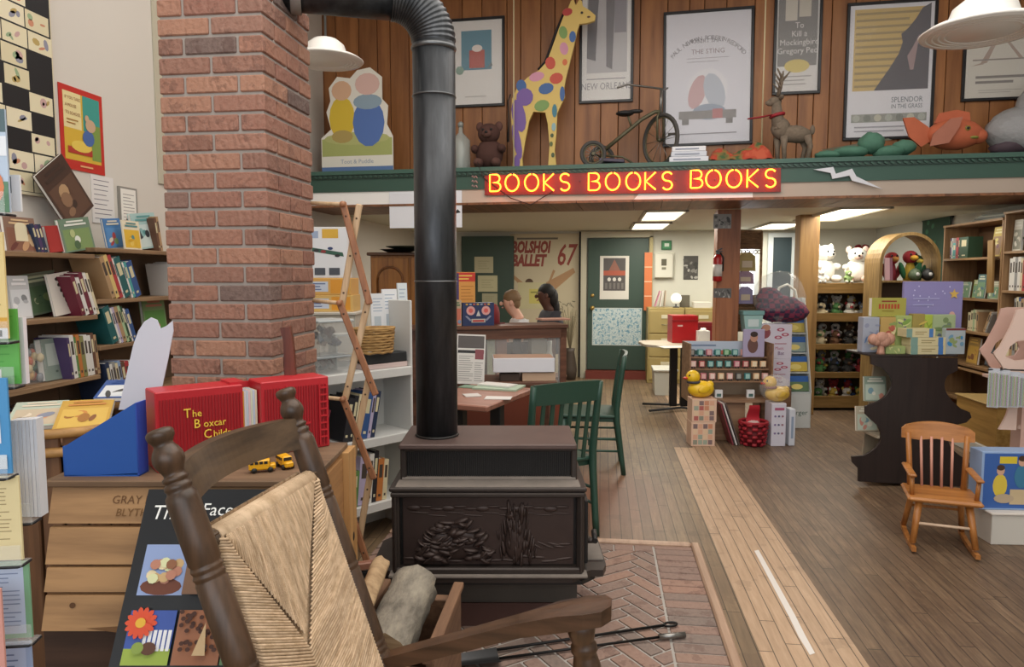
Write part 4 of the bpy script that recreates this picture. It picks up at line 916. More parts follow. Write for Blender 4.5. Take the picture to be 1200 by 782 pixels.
# ------------------------------------------------------------------ stave tub with books beside the crate
tb = thing('stave_tub', 'round wooden stave tub between the crate and the wall bookcase', 'tub', cw(-1.53, 2.42, 0)); STV = wood('#7a5436', '#553822', 'z', 4, .6, .2); HOOP = wood('#b98c52', '#8f6838', 'x', 4, .5)
m = MB()
for k in range(22):
    a = 2 * PI * k / 22; m.box((.225 * math.cos(a), .225 * math.sin(a), .5), (.018, .058, 1.0), STV, (0, 0, a), .004)
m.build('staves', tb)
m = MB(); m.lathe([(.21, .95), (.215, .955)], STV, 24); m.build('lid', tb)
for z in (.94, 1.0): MB().tube([(.243 * math.cos(a), .243 * math.sin(a), z) for a in [2 * PI * k / 32 for k in range(32)]], .016, HOOP, 8, True).build('hoop', tb)
def lay(name, label, cat, loc, rz, w_, d_, t, cover, cols, seed, tilt, group=None):
    """a book lying on its back, face up and tilted toward the viewer"""
    m = MB(); Mt = T(rx=tilt); m.b2((-w_ / 2, 0, 0), (w_ / 2, d_, t), PAPER, M=Mt); m.b2((-w_ / 2, -.001, t), (w_ / 2, d_, t + .002), mat(cover, .4), M=Mt); m.b2((-w_ / 2, 0, -.002), (w_ / 2, d_, 0), mat(cover, .4), M=Mt); m.b2((-w_ / 2 - .002, 0, -.002), (-w_ / 2, d_, t + .002), mat(cover, .4), M=Mt)
    if cols: faceart(m, w_, d_, cols, seed, Mt @ T(z=t + .0022, rx=-PI / 2))
    return tag(m.build(name, None, loc, rz), label, cat, group)
tbl = cw(-1.53, 2.42, .957)
lay('book', 'picture book with children on its cover lying tilted on the stave tub', 'book', tbl + Vector((-.085, -.07, .02)), YAW + .35, .16, .17, .012, '#b9c4b4', ['#c9b9a0', '#6f8f9a', '#d59a7a', '#8a8fa0', '#e3d5c0'], 41, .35, 'books on the stave tub')
lay('book', 'ochre picture book with a green spine lying tilted on the stave tub', 'book', tbl + Vector((.085, -.06, .012)), YAW + .35, .16, .18, .016, '#c9a04a', ['#d9b45a', '#a5723a', '#8a5a3a', '#c98a4a'], 43, .4, 'books on the stave tub')
lay('book', 'white and blue book behind the ochre one on the stave tub', 'book', tbl + Vector((.1, .115, .09)), YAW + .2, .16, .15, .012, '#3a5a9a', ['#dcdfe2', '#4a4a4a', '#c9ccd0', '#3a5a9a'], 44, .3, 'books on the stave tub')
# ------------------------------------------------------------------ white shelf behind the lattice rack
WS = Frame(cw(-.578, 4.1, 0), YAW + math.radians(46)); WHT = mat('#d6d6d2', .5, var=.04)
zs = [WS.hit(440, 434)[1], WS.hit(450, 511)[1], WS.hit(445, 588)[1]]
wsd = .28; wl = 1.05
wsh = thing('white_bookshelf', 'white metal shelf unit standing behind the accordion rack and the stove', 'shelf', WS.w(-wl, 0, 0), WS.rz)
tz = WS.hit(484, 352)[1]
MB().b2((wl - .016, 0, 0), (wl, wsd, tz), WHT, .004).build('side_panel', wsh); MB().b2((0, 0, 0), (.016, wsd, tz), WHT, .004).build('side_panel', wsh); MB().b2((.016, wsd - .01, 0), (wl - .016, wsd, tz - .35), WHT).build('back_panel', wsh)
for z in zs: MB().b2((.016, -.015, z - .05), (wl - .016, wsd - .01, z), WHT, .003).build('shelf', wsh)
gw = 'books on the white shelf'
row(WS, -.475, .01, zs[1], [('black', .035, .24), ('black', .025, .25), ('cream', .045, .25), ('blue', .045, .255), ('lilac', .02, .26), ('navy', .028, .26)], -.2, 'in the leaning row of the white shelf', gw, .2)
row(WS, -.74, .01, zs[1], [('red', .02, .11), ('red', .02, .11), ('white', .04, .2), ('white', .03, .2), ('maroon', .02, .2)], -.3, 'of the short row by the chimney on the white shelf', gw, .18)
row(WS, -.44, .01, zs[2], [('green', .05, .2), ('lilac', .06, .27), ('white', .03, .28), ('black', .03, .29), ('orange', .04, .24), ('cream', .03, .23)], -.1, 'on the lower board of the white shelf', gw, .2)
def boxthing(name, label, cat, fr, x0, y0, x1, y1, y, dep, color, zs=None, art=None, group=None, bev=.003, rough=.5, alpha=None):
    a = fr.rect(x0, y0, x1, y1, y); z0 = a[1] if zs is None else zs; w_ = a[2] - a[0]; h_ = a[3] - z0
    m = MB(); m.b2((-w_ / 2, 0, 0), (w_ / 2, dep, h_), mat(color, rough) if isinstance(color, str) else color, bev)
    if art: art(m, w_, h_, T())
    return tag(m.build(name, None, fr.w((a[0] + a[2]) / 2, y, z0), fr.rz), label, cat, group)
def basket(label, fr, px0, px1, py0, py1, y, zs, color='#b9935c'):
    a = fr.rect(px0, py0, px1, py1, y); w_ = a[2] - a[0]; h_ = a[3] - zs; W_ = wood(color, '#8c6a3c', 'x', 30, .8, .2, 2)
    t = thing('wicker_basket', label, 'basket', fr.w((a[0] + a[2]) / 2, y + .1, zs), fr.rz); m = MB()
    for k in range(9): z = h_ * (k + .5) / 9; r = 1 + .12 * k / 9; m.tube([(w_ * .44 * r * math.cos(q_), .08 * r * math.sin(q_), z + .003 * math.sin(q_ * 9 + k * PI)) for q_ in [2 * PI * i / 36 for i in range(36)]], h_ * .062, W_, 6, True)
    m.build('weave', t); m = MB(); m.tube([(w_ * .5 * math.cos(q_), .09 * math.sin(q_), h_) for q_ in [2 * PI * i / 30 for i in range(30)]], .008, W_, 6, True); m.build('rim', t)
    return t
trz = zs[0]
boxthing('paper_stack', 'stack of pinkish papers on the upper board of the white shelf', 'papers', WS, 428, 426, 478, 432, .02, .11, '#cfb9b4', trz + .0008)
boxthing('black_tray', 'flat black tray under the wicker basket on the white shelf', 'tray', WS, 430, 414, 477, 425, .025, .1, '#26282a', trz + .03, bev=.004)
basket('small wicker basket on the black tray of the white shelf', WS, 428, 472, 386, 413, -.03, WS.hit(450, 414, .025)[1] + .001)
def tote(label, x0, x1, y0, y1, zs_, body, seed):
    a = WS.rect(x0, y0, x1, y1, .03); w_ = a[2] - a[0]; h_ = a[3] - zs_
    t = thing('plastic_tote', label, 'plastic box', WS.w((a[0] + a[2]) / 2, .03, zs_), WS.rz); m = MB(); gl = glassmat()
    for b_ in (((-w_ / 2, 0, 0), (w_ / 2, .004, h_)), ((-w_ / 2, .2, 0), (w_ / 2, .204, h_)), ((-w_ / 2, 0, 0), (-w_ / 2 + .004, .204, h_)), ((w_ / 2 - .004, 0, 0), (w_ / 2, .204, h_)), ((-w_ / 2, 0, 0), (w_ / 2, .204, .004))): m.b2(*b_, gl)
    m.build('tub', t); MB().b2((-w_ / 2 - .008, -.008, h_), (w_ / 2 + .008, .212, h_ + .012), mat(body, .4), .003).build('lid', t)
    r_ = random.Random(seed); m = MB()
    for k in range(14): m.box((r_.uniform(-.34, .34) * w_, r_.uniform(.05, .15), h_ * r_.uniform(.25, .75)), (.04, .035, .025), mat(r_.choice(['#4f5560', '#7a6a5f', '#3f4f5f', '#8a8a86', '#5f4f4a']), .5), (r_.random(), r_.random(), r_.random()))
    m.build('contents', t)
tote('clear plastic tote of dark toys on the white shelf beside the red case', 372, 410, 420, 446, trz + .0008, '#9fa6a9', 1)
tote('second clear plastic tote, on top of the other behind the accordion rack', 374, 413, 378, 410, WS.hit(395, 416, .03)[1], '#b5bcbe', 2)
# brochures standing on the white shelf's top board
for k, (x0, y0, x1, y1, c, lb_) in enumerate(((431, 344, 447, 388, '#e3e6ea', 'tall white brochure'), (447, 339, 464, 372, '#eceff2', 'tallest white brochure'), (452, 352, 470, 384, '#dfe4ea', 'short pale brochure'), (470, 332, 481, 386, '#dde6ea', 'bluish white brochure'))):
    a = WS.rect(x0, y0, x1, y1, .22)
    facebook('brochure', lb_ + ' in the rack above the wicker basket', 'brochure', WS.w((a[0] + a[2]) / 2, .18 + .02 * k, WS.hit(450, 388, .2)[1]), WS.rz, a[2] - a[0], a[3] - WS.hit(450, 388, .2)[1], .01, mat(c, .4), None, k, .05, 0, 'brochures above the wicker basket', lambda b, w, h, M: (lines(b, -w * .35, h * .5, w * .35, h * .9, 5, mat('#a9b9cc', .5), M, .3), b.irect(-w * .3, h * .1, w * .2, h * .4, mat('#b9c4cc', .5), M)))
bz = WS.hit(450, 388, .2)[1]
m = MB(); m.b2((0, .178, bz - .012), (.382, .262, bz), mat('#cfd4d0', .5)); 
for x in (.004, .37): m.b2((x, .178, trz + .0005), (x + .008, .262, bz - .012), mat('#cfd4d0', .5))
tag(m.build('brochure_rack', None, WS.w(-.4, 0, 0), WS.rz), 'small white riser rack for brochures above the basket', 'rack')
# boxed train sets behind the chimney on a pale cabinet
BX = camframe(4.7); cz = BX.hit(390, 366)[1]; xa = BX.hit(340, 366)[0]; xb = BX.hit(416, 366)[0]
cb = thing('pale_cabinet', 'pale cabinet behind the brick chimney carrying boxed train sets', 'cabinet', BX.w((xa + xb) / 2, 0, 0), BX.rz); m = MB(); ww = xb - xa
m.b2((-ww / 2, 0, 0), (ww / 2, .4, cz - .02), mat('#bdb9ad', .6)); m.build('body', cb); MB().b2((-ww / 2 - .01, -.015, cz - .02), (ww / 2 + .01, .41, cz), mat('#c9c5ba', .5), .004).build('top', cb)
for s_ in (-1, 1): d_ = MB().b2((min(0, s_ * ww / 2) + .01, -.014, .05), (max(0, s_ * ww / 2) - .01, 0, cz - .04), mat('#c3bfb3', .6), .003).build('door', cb); MB().ball((s_ * .03, -.025, cz * .5), .012, BRASS).build('knob', d_)
def art_train(b, w, h, M):
    b.irect(-w * .48, h * .02, w * .48, h * .98, mat('#e4e6ea', .4), M); b.irect(w * .02, h * .78, w * .32, h * .96, mat('#dcae3a', .4), M); b.irect(-w * .4, h * .78, -w * .05, h * .92, mat('#9fb0cc', .4), M)
    b.ink([(-w * .3, h * .62), (w * .4, h * .5), (w * .42, h * .42), (-w * .28, h * .54)], mat('#2f5a48', .4), M)
    for k in range(6): b.iell(-w * .35 + k * w * .13, h * (.62 - .04 * (k % 3) - .1 * (k % 2)), w * .05, h * .03, mat(['#8f2f2f', '#2f3f6f', '#2a2a2a'][k % 3], .4), M)
    for k in range(3): b.irect(-w * .4 + k * w * .27, h * .06, -w * .2 + k * w * .27, h * .2, mat('#4a4f58', .4), M)
def art_strip(b, w, h, M): b.irect(-w * .46, h * .2, w * .05, h * .8, mat('#c9d2e2', .4), M); lines(b, -w * .42, h * .25, w * .0, h * .75, 3, mat('#5f6f9a', .5), M, .4); b.irect(w * .1, h * .1, w * .46, h * .9, mat('#e09a2c', .4), M)
gbt = 'boxed train sets behind the chimney'
boxthing('train_set_box', 'lowest boxed train set with an orange end, behind the chimney', 'box', BX, 352, 346, 413, 365, .03, .25, '#d9b36a', cz, art_strip, gbt)
z2_ = BX.hit(390, 346, .03)[1]; boxthing('train_set_box', 'middle boxed train set with an orange end, behind the chimney', 'box', BX, 352, 326, 411, 345, .03, .25, '#d9a85a', z2_, art_strip, gbt)
z3_ = BX.hit(390, 326, .03)[1]; boxthing('train_set_box', 'large white train set box showing a green track, on top of its stack', 'box', BX, 345, 266, 408, 325, .04, .1, '#dcdcdc', z3_, art_train, gbt)
# tall wooden cabinet with arched doors in the rear
CBF = camframe(6.9); CW_ = wood('#a06a2c', '#7a4a1c', 'z', 4, .4)
x0_ = CBF.hit(434, 320)[0]; x1_ = CBF.hit(526, 320)[0]; tz_ = CBF.hit(470, 296)[1]
ac = thing('arched_cabinet', 'honey brown wooden cabinet with arched door panels in the rear room', 'cabinet', CBF.w(x0_, 0, 0), CBF.rz); ww = x1_ - x0_
MB().b2((0, .02, 0), (ww, .45, tz_ - .02), CW_).build('body', ac); MB().b2((-.03, -.02, tz_ - .03), (ww + .03, .47, tz_), wood('#5c3a1c', '#3f2612', 'x', 4, .4), .006).build('top', ac)
for k in (0, 1):
    a = k * ww / 2 + .01; b = (k + 1) * ww / 2 - .01; dr = MB().b2((a, 0, .1), (b, .02, tz_ - .05), CW_, .004).build('door', ac); m = MB(); cxx = (a + b) / 2; hw_ = (b - a) / 2 - .06
    arch = [(cxx - hw_, tz_ - .26)] + [(cxx - hw_ * math.cos(q_), tz_ - .26 + .12 * math.sin(q_)) for q_ in [PI * i / 12 for i in range(13)]] + [(cxx + hw_, tz_ - .26)]
    m.tube([(p[0], -.002, p[1]) for p in arch] + [(cxx + hw_, -.002, .3), (cxx - hw_, -.002, .3)], .012, wood('#7a4a1c', '#5c3612', 'z', 4, .4), 6, True); m.build('arched_moulding', dr)
pl_ = thing('stacked_bowls', 'dark bowls and a tray on top of the arched cabinet', 'bowls', CBF.w(x0_ + .25, .2, tz_), 0); m = MB(); m.lathe([(.1, 0), (.17, .03), (.19, .035), (.17, .03)], mat('#2a2a26', .4), 20); m.build('bowl', pl_); m = MB(); m.lathe([(.12, .035), (.2, .06), (.21, .065)], mat('#3d4438', .4), 20, T(.08, 0, 0)); m.build('upper_bowl', pl_)
lc = thing('metal_canister', 'pale metal canister on the arched cabinet behind the stove pipe', 'canister', CBF.w(x0_ + .62, .15, tz_), 0); MB().lathe([(.08, 0), (.09, .02), (.09, .17), (.07, .19)], mat('#9a9c98', .35, .5), 18).build('body', lc); MB().lathe([(.03, .19), (.03, .2), (.01, .21)], mat('#9a9c98', .35, .5), 12).build('lid', lc)
# ================================================================== MIDDLE: table, green chairs, counter and people
TBR = wood('#a06f5c', '#7a4d3e', 'x', 3, .45)
ta = math.radians(-23.4) + YAW; tc = cw(-.144, 3.99, 0); TF = Frame(tc, ta)
tb2 = thing('cafe_table', 'red brown table strewn with papers behind the iron stove', 'table', TF.w(-.23, .36, 0), ta)
MB().b2((-.23, -.36, .715), (.23, .36, .75), TBR, .006).build('tabletop', tb2)
BLKM = mat('#161617', .45)
for x in (-.13, .13): MB().b2((x - .035, -.035, .04), (x + .035, .035, .715), BLKM, .005).build('pedestal', tb2)
m = MB(); m.b2((-.2, -.03, 0), (.2, .03, .04), BLKM, .01); m.b2((-.16, -.25, 0), (-.1, .25, .035), BLKM, .01); m.b2((.1, -.25, 0), (.16, .25, .035), BLKM, .01); m.build('foot', tb2)
def sheet(label, px, py, z, w_, d_, rz, color, t=.004, fr=None, name='paper', cat='paper', group=None):
    p = az(px, py, z); m = MB(); m.b2((-w_ / 2, -d_ / 2, 0), (w_ / 2, d_ / 2, t), mat(color, .5)); return tag(m.build(name, None, (p.x, p.y, z + .0005), rz), label, cat, group)
gp = 'papers on the red brown table'
sheet('pale green folder lying on the red brown table', 585, 455, .75, .3, .22, ta + .1, '#a9bfa8', .012, name='folder', cat='folder', group=gp)
sheet('white sheets on top of the green folder', 583, 452, .763, .24, .12, ta - .1, '#d8d6d0', .01, group=gp)
sheet('white leaflet near the front corner of the red brown table', 584, 467, .75, .16, .1, ta + .3, '#dcd9d4', group=gp)
sheet('crumpled white slip on the red brown table beside the stove pipe', 553, 464, .75, .1, .1, ta + .7, '#d3cfca', .006, group=gp)
sheet('dark green booklet on the red brown table', 552, 454, .75, .14, .1, ta, '#7d9a82', .006, group=gp)
GCH = mat('#27473a', .42, var=.1, vs=6); GCW = mat('#5a4a3c', .5)
def green_chair(label, loc, rz):
    """faces local +y, back towards -y"""
    t = thing('wooden_chair', label, 'chair', loc, rz, 'green wooden chairs'); W_ = .44
    m = MB(); m.b2((-.22, -.2, .43), (.22, .22, .455), GCH, .008); m.b2((-.2, -.18, .4), (.2, .2, .43), GCH); m.build('seat', t)
    def post(z): return -.2 - .02 * max(0, .45 - z) / .45 * 3.0 - .16 * max(0, z - .45) ** 1.3
    for s in (-1, 1):
        zs_ = [0, .1, .2, .3, .4, .5, .6, .7, .8, .9]; MB().tube([(s * (.2 + .02 * z), post(z), z) for z in zs_], [.019, .02, .021, .022, .023, .023, .022, .021, .02, .018], GCH, 10).build('back_post', t)
        MB().tube([(s * .19, .19, .42), (s * .2, .2, 0)], [.022, .017], GCH, 10).build('front_leg', t)
    m = MB(); n = 8; vs = []
    for i in range(n + 1):
        u = i / n * 2 - 1; b = -.02 * (1 - u * u)
        for z, o in ((.79, -.011), (.905 + .008 * (1 - u * u), -.011), (.905 + .008 * (1 - u * u), .011), (.79, .011)): vs.append((u * .215, post(z) + b + o, z))
    fs = [(i * 4 + k, i * 4 + (k + 1) % 4, i * 4 + 4 + (k + 1) % 4, i * 4 + 4 + k) for i in range(n) for k in range(4)] + [(3, 2, 1, 0), (n * 4, n * 4 + 1, n * 4 + 2, n * 4 + 3)]
    m.add(vs, fs, GCH).build('top_rail', t)
    for k in range(6):
        x = -.15 + k * .06; m = MB(); m.box((x, (post(.455) + post(.8) - .02) / 2 + .01, .625), (.026, .012, .36), GCH, (math.atan2(post(.455) - post(.8) + .02, .36), 0, 0), .003); m.build('slat', t)
    for z in (.18, .27):
        m = MB(); m.tube([(-.2, .19, z), (-.205, post(z), z)], .009, GCH, 8); m.build('stretcher', t); m = MB(); m.tube([(.2, .19, z), (.205, post(z), z)], .009, GCH, 8); m.build('stretcher', t)
    MB().tube([(-.2, 0, .225), (.2, 0, .225)], .008, GCH, 8).build('stretcher', t)
    return t
green_chair('dark green slat back chair drawn up to the red brown table behind the stove', cw(.185, 4.1, 0), YAW + .5)
green_chair('dark green chair seen side on, standing in the open floor past the table', cw(.6, 5.44, 0), YAW + PI / 2 - .1)
# counter with glass front
KX = Frame(cw(-.05, 6.32, 0), YAW + .28); CTW = wood('#6f4a38', '#4c2f22', 'x', 3, .45)
kz = 1.045; kx0, kx1 = -.85, KX.hit(664, 400)[0]; kd = .36
kc = thing('display_counter', 'wood framed glass display counter where two people sit', 'counter', KX.w(0, 0, 0), KX.rz)
MB().b2((kx0, -.02, kz - .03), (kx1 + .01, kd, kz), CTW, .004).build('counter_top', kc)
m = MB()
for x in (kx0, kx1 - .06): m.b2((x, 0, 0), (x + .06, .06, kz - .03), CTW, .004); m.b2((x, kd - .06, 0), (x + .06, kd, kz - .03), CTW, .004)
m.b2((kx0, 0, kz - .12), (kx1, .03, kz - .03), CTW); m.b2((kx0, .0, .42), (kx1, .03, .5), CTW); m.build('frame', kc)
MB().b2((kx0, .03, .42), (kx1, kd - .03, .44), mat('#6d5848', .6)).build('display_shelf', kc)
MB().b2((kx0 + .06, .01, 0), (kx1 - .06, .03, .42), mat('#7d3f2c', .5)).build('lower_panel', kc)
MB().b2((kx0 + .06, kd - .02, .0), (kx1 - .06, kd, .86), mat('#6a5a4c', .6)).build('back_panel', kc)
MB().b2((kx0 + .06, .012, .5), (kx1 - .06, .016, kz - .12), glassmat()).build('glass_pane', kc)
# things inside the case
def inside(name, label, cat, px0, px1, py0, mb_fn, y=.2):
    a = KX.hit(px0, py0, y); b = KX.hit(px1, py0, y); m = MB(); mb_fn(m, b[0] - a[0], a[1] - .44); return tag(m.build(name, None, KX.w((a[0] + b[0]) / 2, y, .4405), KX.rz), label, cat, 'things inside the display counter')
def statue(m, w, h):
    D_ = mat('#37312e', .5); m.lathe([(w * .35, 0), (w * .4, h * .1), (w * .25, h * .15)], D_, 14); m.ball((0, 0, h * .5), (w * .45, w * .3, h * .36), D_, None, 10, .12, None, 3); m.ball((w * .06, 0, h * .88), (w * .3, w * .28, h * .12), D_, None, 10, .08); m.ball((w * .4, 0, h * .5), (w * .2, w * .2, h * .14), D_, None, 8, .1)
inside('statuette', 'dark lumpy statuette inside the glass counter', 'statuette', 597, 614, 386, statue)
inside('carton', 'pink cardboard carton inside the glass counter', 'carton', 582, 594, 396, lambda m, w, h: m.b2((-w / 2, 0, 0), (w / 2, .12, h), mat('#b9866f', .6)))
inside('carton', 'pale grey carton in the bright end of the glass counter', 'carton', 623, 641, 398, lambda m, w, h: m.b2((-w / 2, 0, 0), (w / 2, .12, h), mat('#a9a594', .6)), .18)
inside('jar', 'small pale jar inside the glass counter near its end post', 'jar', 640, 648, 400, lambda m, w, h: m.lathe([(w * .5, 0), (w * .5, h * .7), (w * .3, h * .8), (w * .35, h)], mat('#c9cabf', .3), 14), .15)
inside('paper_sign', 'tall pale leaflet leaning inside the glass counter', 'leaflet', 571, 580, 394, lambda m, w, h: m.b2((-w / 2, 0, 0), (w / 2, .006, h), mat('#b9bfa5', .6)), .12)
# low table before the counter with cartons and a newspaper
LTF = camframe(5.55, .05); lz = .655
lt = thing('low_table', 'low brown table holding flat white cartons in front of the glass counter', 'table', LTF.w(-.1, .2, 0), LTF.rz)
MB().b2((-.5, -.22, lz - .03), (.46, .22, lz), CTW, .004).build('tabletop', lt)
for x in (-.46, .42):
    for y in (-.18, .18): MB().b2((x - .025, y - .025, 0), (x + .025, y + .025, lz - .03), CTW).build('leg', lt)
boxthing('carton', 'tan carton under the flat white one on the low table', 'carton', LTF, 612, 437, 651, 450, .02, .25, '#c2a58a', lz + .0005)
tz1 = LTF.hit(630, 437, .02)[1]
boxthing('crate', 'dark small crate under the flat white carton on the low table', 'crate', LTF, 586, 438, 609, 450, .04, .2, '#4a3a30', lz + .0005).scale.z = 1.0
boxthing('carton', 'flat wide white carton with a clean front before the glass counter', 'carton', LTF, 578, 420, 650, 437, .0, .28, '#dcdce2', tz1 + .006, lambda b, w, h, M: (b.b2((-w / 2 + .006, .01, h), (w / 2 - .006, .27, h + .002), mat('#a5826a', .6))))
def art_news(b, w, h, M):
    b.irect(-w * .46, h * .72, w * .46, h * .97, mat('#5a5452', .5), M); b.irect(-w * .46, h * .62, w * .46, h * .68, mat('#2f2c2c', .5), M); b.irect(w * .15, h * .5, w * .45, h * .7, mat('#8a4a50', .5), M); lines(b, -w * .42, h * .05, w * .1, h * .58, 12, mat('#9a9894', .6), M, .3); lines(b, w * .14, h * .05, w * .44, h * .45, 9, mat('#9a9894', .6), M, .3)
a_ = LTF.rect(534, 392, 567, 447, -.05)
facebook('newspaper', 'newspaper page standing on the low table beside the stove pipe', 'newspaper', LTF.w((a_[0] + a_[2]) / 2, -.14, lz + .001), LTF.rz, a_[2] - a_[0], a_[3] - lz, .006, mat('#dedbd6', .6), None, 0, .12, .04, None, art_news)
# on the counter
def art_robot(b, w, h, M):
    b.irect(-w * .5, 0, w * .5, h, mat('#26345c', .4), M)
    for s in (-1, 1): b.iell(s * w * .24, h * .66, w * .14, h * .2, mat('#d7a09a', .4), M); b.iell(s * w * .24, h * .66, w * .07, h * .1, mat('#d5605a', .4), M)
    b.ink([(-w * .07, h * .42), (w * .07, h * .42), (0, h * .68)], mat('#c9c9c4', .4), M); b.irect(-w * .22, h * .14, w * .22, h * .3, mat('#b9b4aa', .4), M); b.irect(-w * .18, h * .17, w * .18, h * .25, mat('#b23a34', .4), M)
    b.ink([(-w * .42, h * .42), (-w * .36, h * .44), (-w * .22, h * .26), (-w * .26, h * .2)], mat('#8a8fa5', .4), M); b.ink([(w * .42, h * .42), (w * .36, h * .44), (w * .22, h * .26), (w * .26, h * .2)], mat('#8a8fa5', .4), M)
    for k in range(7): b.irect(-w * .4 + k * w * .115, h * .9, -w * .33 + k * w * .115, h * .97, mat(['#c9a04a', '#8a9ab0', '#b05a4a'][k % 3], .4), M)
boxthing('toy_box', 'navy box printed with a robot face standing on the counter', 'box', KX, 542, 355, 579, 385, .06, .1, '#26345c', kz + .0005, art_robot)
boxthing('toy_box', 'narrow patterned box on the counter between stove pipe and robot box', 'box', KX, 529, 352, 541, 387, .05, .12, '#b9a58a', kz + .0005, lambda b, w, h, M: faceart(b, w, h, ['#c9725a', '#7a8fae', '#d5b75a', '#5f7a5a'], 7, M))
boxthing('sign_card', 'orange card with a red heading standing on the counter behind the robot box', 'sign', KX, 533, 319, 557, 380, .25, .02, '#d99a4a', kz + .0005, lambda b, w, h, M: (b.irect(-w * .5, h * .82, w * .5, h * .99, mat('#c93a2a', .4), M), lines(b, -w * .3, h * .84, w * .35, h * .96, 2, mat('#e9c95a', .4), M, .4), lines(b, -w * .2, h * .45, w * .42, h * .76, 5, mat('#b0702a', .5), M, .2), b.irect(-w * .5, h * .45, -w * .3, h * .98, mat('#4a3a6a', .4), M)))
cp = KX.hit(572, 360, .3); cap = thing('baseball_hat', 'dark red cap resting on the counter behind the robot box', 'cap', KX.w(cp[0] + .03, .3, kz), KX.rz); m = MB(); m.lathe([(.07, 0), (.08, .02), (.08, .1), (.07, .15), (.05, .18), (.01, .19)], mat('#7a2226', .7), 16); m.build('crown', cap); MB().slab([(.12 * math.cos(t), -.05 - .04 * math.sin(t)) for t in [PI * i / 10 for i in range(11)]], .002, .012, mat('#6a1c20', .7)).build('brim', cap)
boxthing('computer_screen', 'small lit blue screen on the counter in front of the child', 'screen', KX, 577, 366, 585, 378, .3, .04, mat('#9cc4dd', .4, emit=.6), kz + .0005)
sheet('pale open book lying on the counter end in front of the woman', 648, 375, kz, .3, .2, KX.rz, '#b98a78', .015, name='open_book', cat='book')
# people
def skinned(name, joints, edges, m, parent=None, sub=2):
    me = bpy.data.meshes.new(name); me.from_pydata([j[:3] for j in joints], edges, []); me.materials.append(m)
    o = bpy.data.objects.new(name, me); COL.objects.link(o); sk = o.modifiers.new('skin', 'SKIN'); sk.use_smooth_shade = True
    for i, j in enumerate(joints): me.skin_vertices[0].data[i].radius = (j[3], j[4] if len(j) > 4 else j[3])
    me.skin_vertices[0].data[0].use_root = True
    s = o.modifiers.new('sub', 'SUBSURF'); s.levels = 1; s.render_levels = sub
    if parent: o.parent = parent
    return o
def person(label, loc, rz, k, skin, hair, shirt, long_hair, headdown):
    """seated on a stool, facing local -x; k scales the figure; one body mesh with shirt and hair over it"""
    t = thing('person', label, 'person', loc, rz); S = mat(skin, .55); H = mat(hair, .7, var=.2, vs=40); SH = mat(shirt, .8, var=.06, vs=12)
    j = [(0, 0, .5, .12, .15), (0, 0, .66, .11, .14), (-.02, 0, .88, .1, .15), (-.03, 0, .96, .07, .07), (-.05, 0, 1.01, .05), (-.06 - headdown * .03, 0, 1.06, .062), (-.07 - headdown * .05, 0, 1.13, .082), (-.055 - headdown * .05, 0, 1.2, .07),
         (-.03, .165, .93, .055), (-.1, .2, .68, .04), (-.3, .16, .63, .033), (-.37, .14, .63, .03),
         (-.03, -.165, .93, .055), (-.1, -.2, .68, .04), (-.3, -.16, .63, .033), (-.37, -.14, .63, .03),
         (-.2, .09, .5, .075), (-.4, .09, .48, .06), (-.4, .09, .25, .048), (-.4, .09, .06, .035), (-.5, .09, .04, .03),
         (-.2, -.09, .5, .075), (-.4, -.09, .48, .06), (-.4, -.09, .25, .048), (-.4, -.09, .06, .035), (-.5, -.09, .04, .03)]
    e = [(0, 1), (1, 2), (2, 3), (3, 4), (4, 5), (5, 6), (6, 7), (2, 8), (8, 9), (9, 10), (10, 11), (2, 12), (12, 13), (13, 14), (14, 15), (0, 16), (16, 17), (17, 18), (18, 19), (19, 20), (0, 21), (21, 22), (22, 23), (23, 24), (24, 25)]
    n0 = len(j)
    for s in (-1, 1):   # fingers and thumb on each hand, nose
        w_ = 11 if s > 0 else 15
        for q_, l_ in ((-.024, .05), (-.008, .06), (.008, .057), (.024, .045)):
            j.append((-.395, s * .14 + q_, .628, .009)); e.append((w_, len(j) - 1)); j.append((-.395 - l_, s * .14 + q_ * 1.3, .618, .008)); e.append((len(j) - 2, len(j) - 1))
        j.append((-.4, s * .14 - s * .042, .625, .009)); e.append((w_, len(j) - 1))
    b = skinned('body', [tuple(c * k for c in q_) for q_ in j], e, S, t)
    hx_ = -.07 - headdown * .05; m = MB()
    sc = lambda *p: tuple(c * k for c in p)
    m.ball(sc(hx_ - .08, 0, 1.12), sc(.018, .012, .02), S, None, 8); m.ball(sc(hx_ - .066, 0, 1.082), sc(.012, .025, .008), mat('#9c5a50', .5), None, 8)
    for s in (-1, 1): m.ball(sc(hx_ - .066, s * .03, 1.147), sc(.006, .011, .006), mat('#2a1d18', .3), None, 8); m.ball(sc(hx_ + .005, s * .074, 1.13), sc(.02, .01, .028), S, None, 8)
    m.build('face', t)
    m = MB()
    if long_hair:
        m.ball(sc(hx_ + .028, 0, 1.165), sc(.086, .085, .085), H, None, 14, .04); m.ball(sc(hx_ + .09, 0, 1.1), sc(.06, .075, .1), H, None, 12, .06); m.ball(sc(hx_ + .12, 0, 1.0), sc(.045, .06, .1), H, None, 12, .06)
    else:
        m.ball(sc(hx_ + .026, 0, 1.175), sc(.088, .084, .08), H, None, 16, .07); m.ball(sc(hx_ + .05, 0, 1.13), sc(.058, .076, .075), H, None, 12, .06)
    m.build('hair', t)
    jj = [(0, 0, .52, .135, .165), (0, 0, .66, .125, .155), (-.02, 0, .88, .118, .165), (-.03, 0, .965, .082, .09), (-.03, .165, .93, .068), (-.08, .195, .78, .056), (-.03, -.165, .93, .068), (-.08, -.195, .78, .056)]
    skinned('shirt', [tuple(c * k for c in q_) for q_ in jj], [(0, 1), (1, 2), (2, 3), (2, 4), (4, 5), (2, 6), (6, 7)], SH, t)
    return t
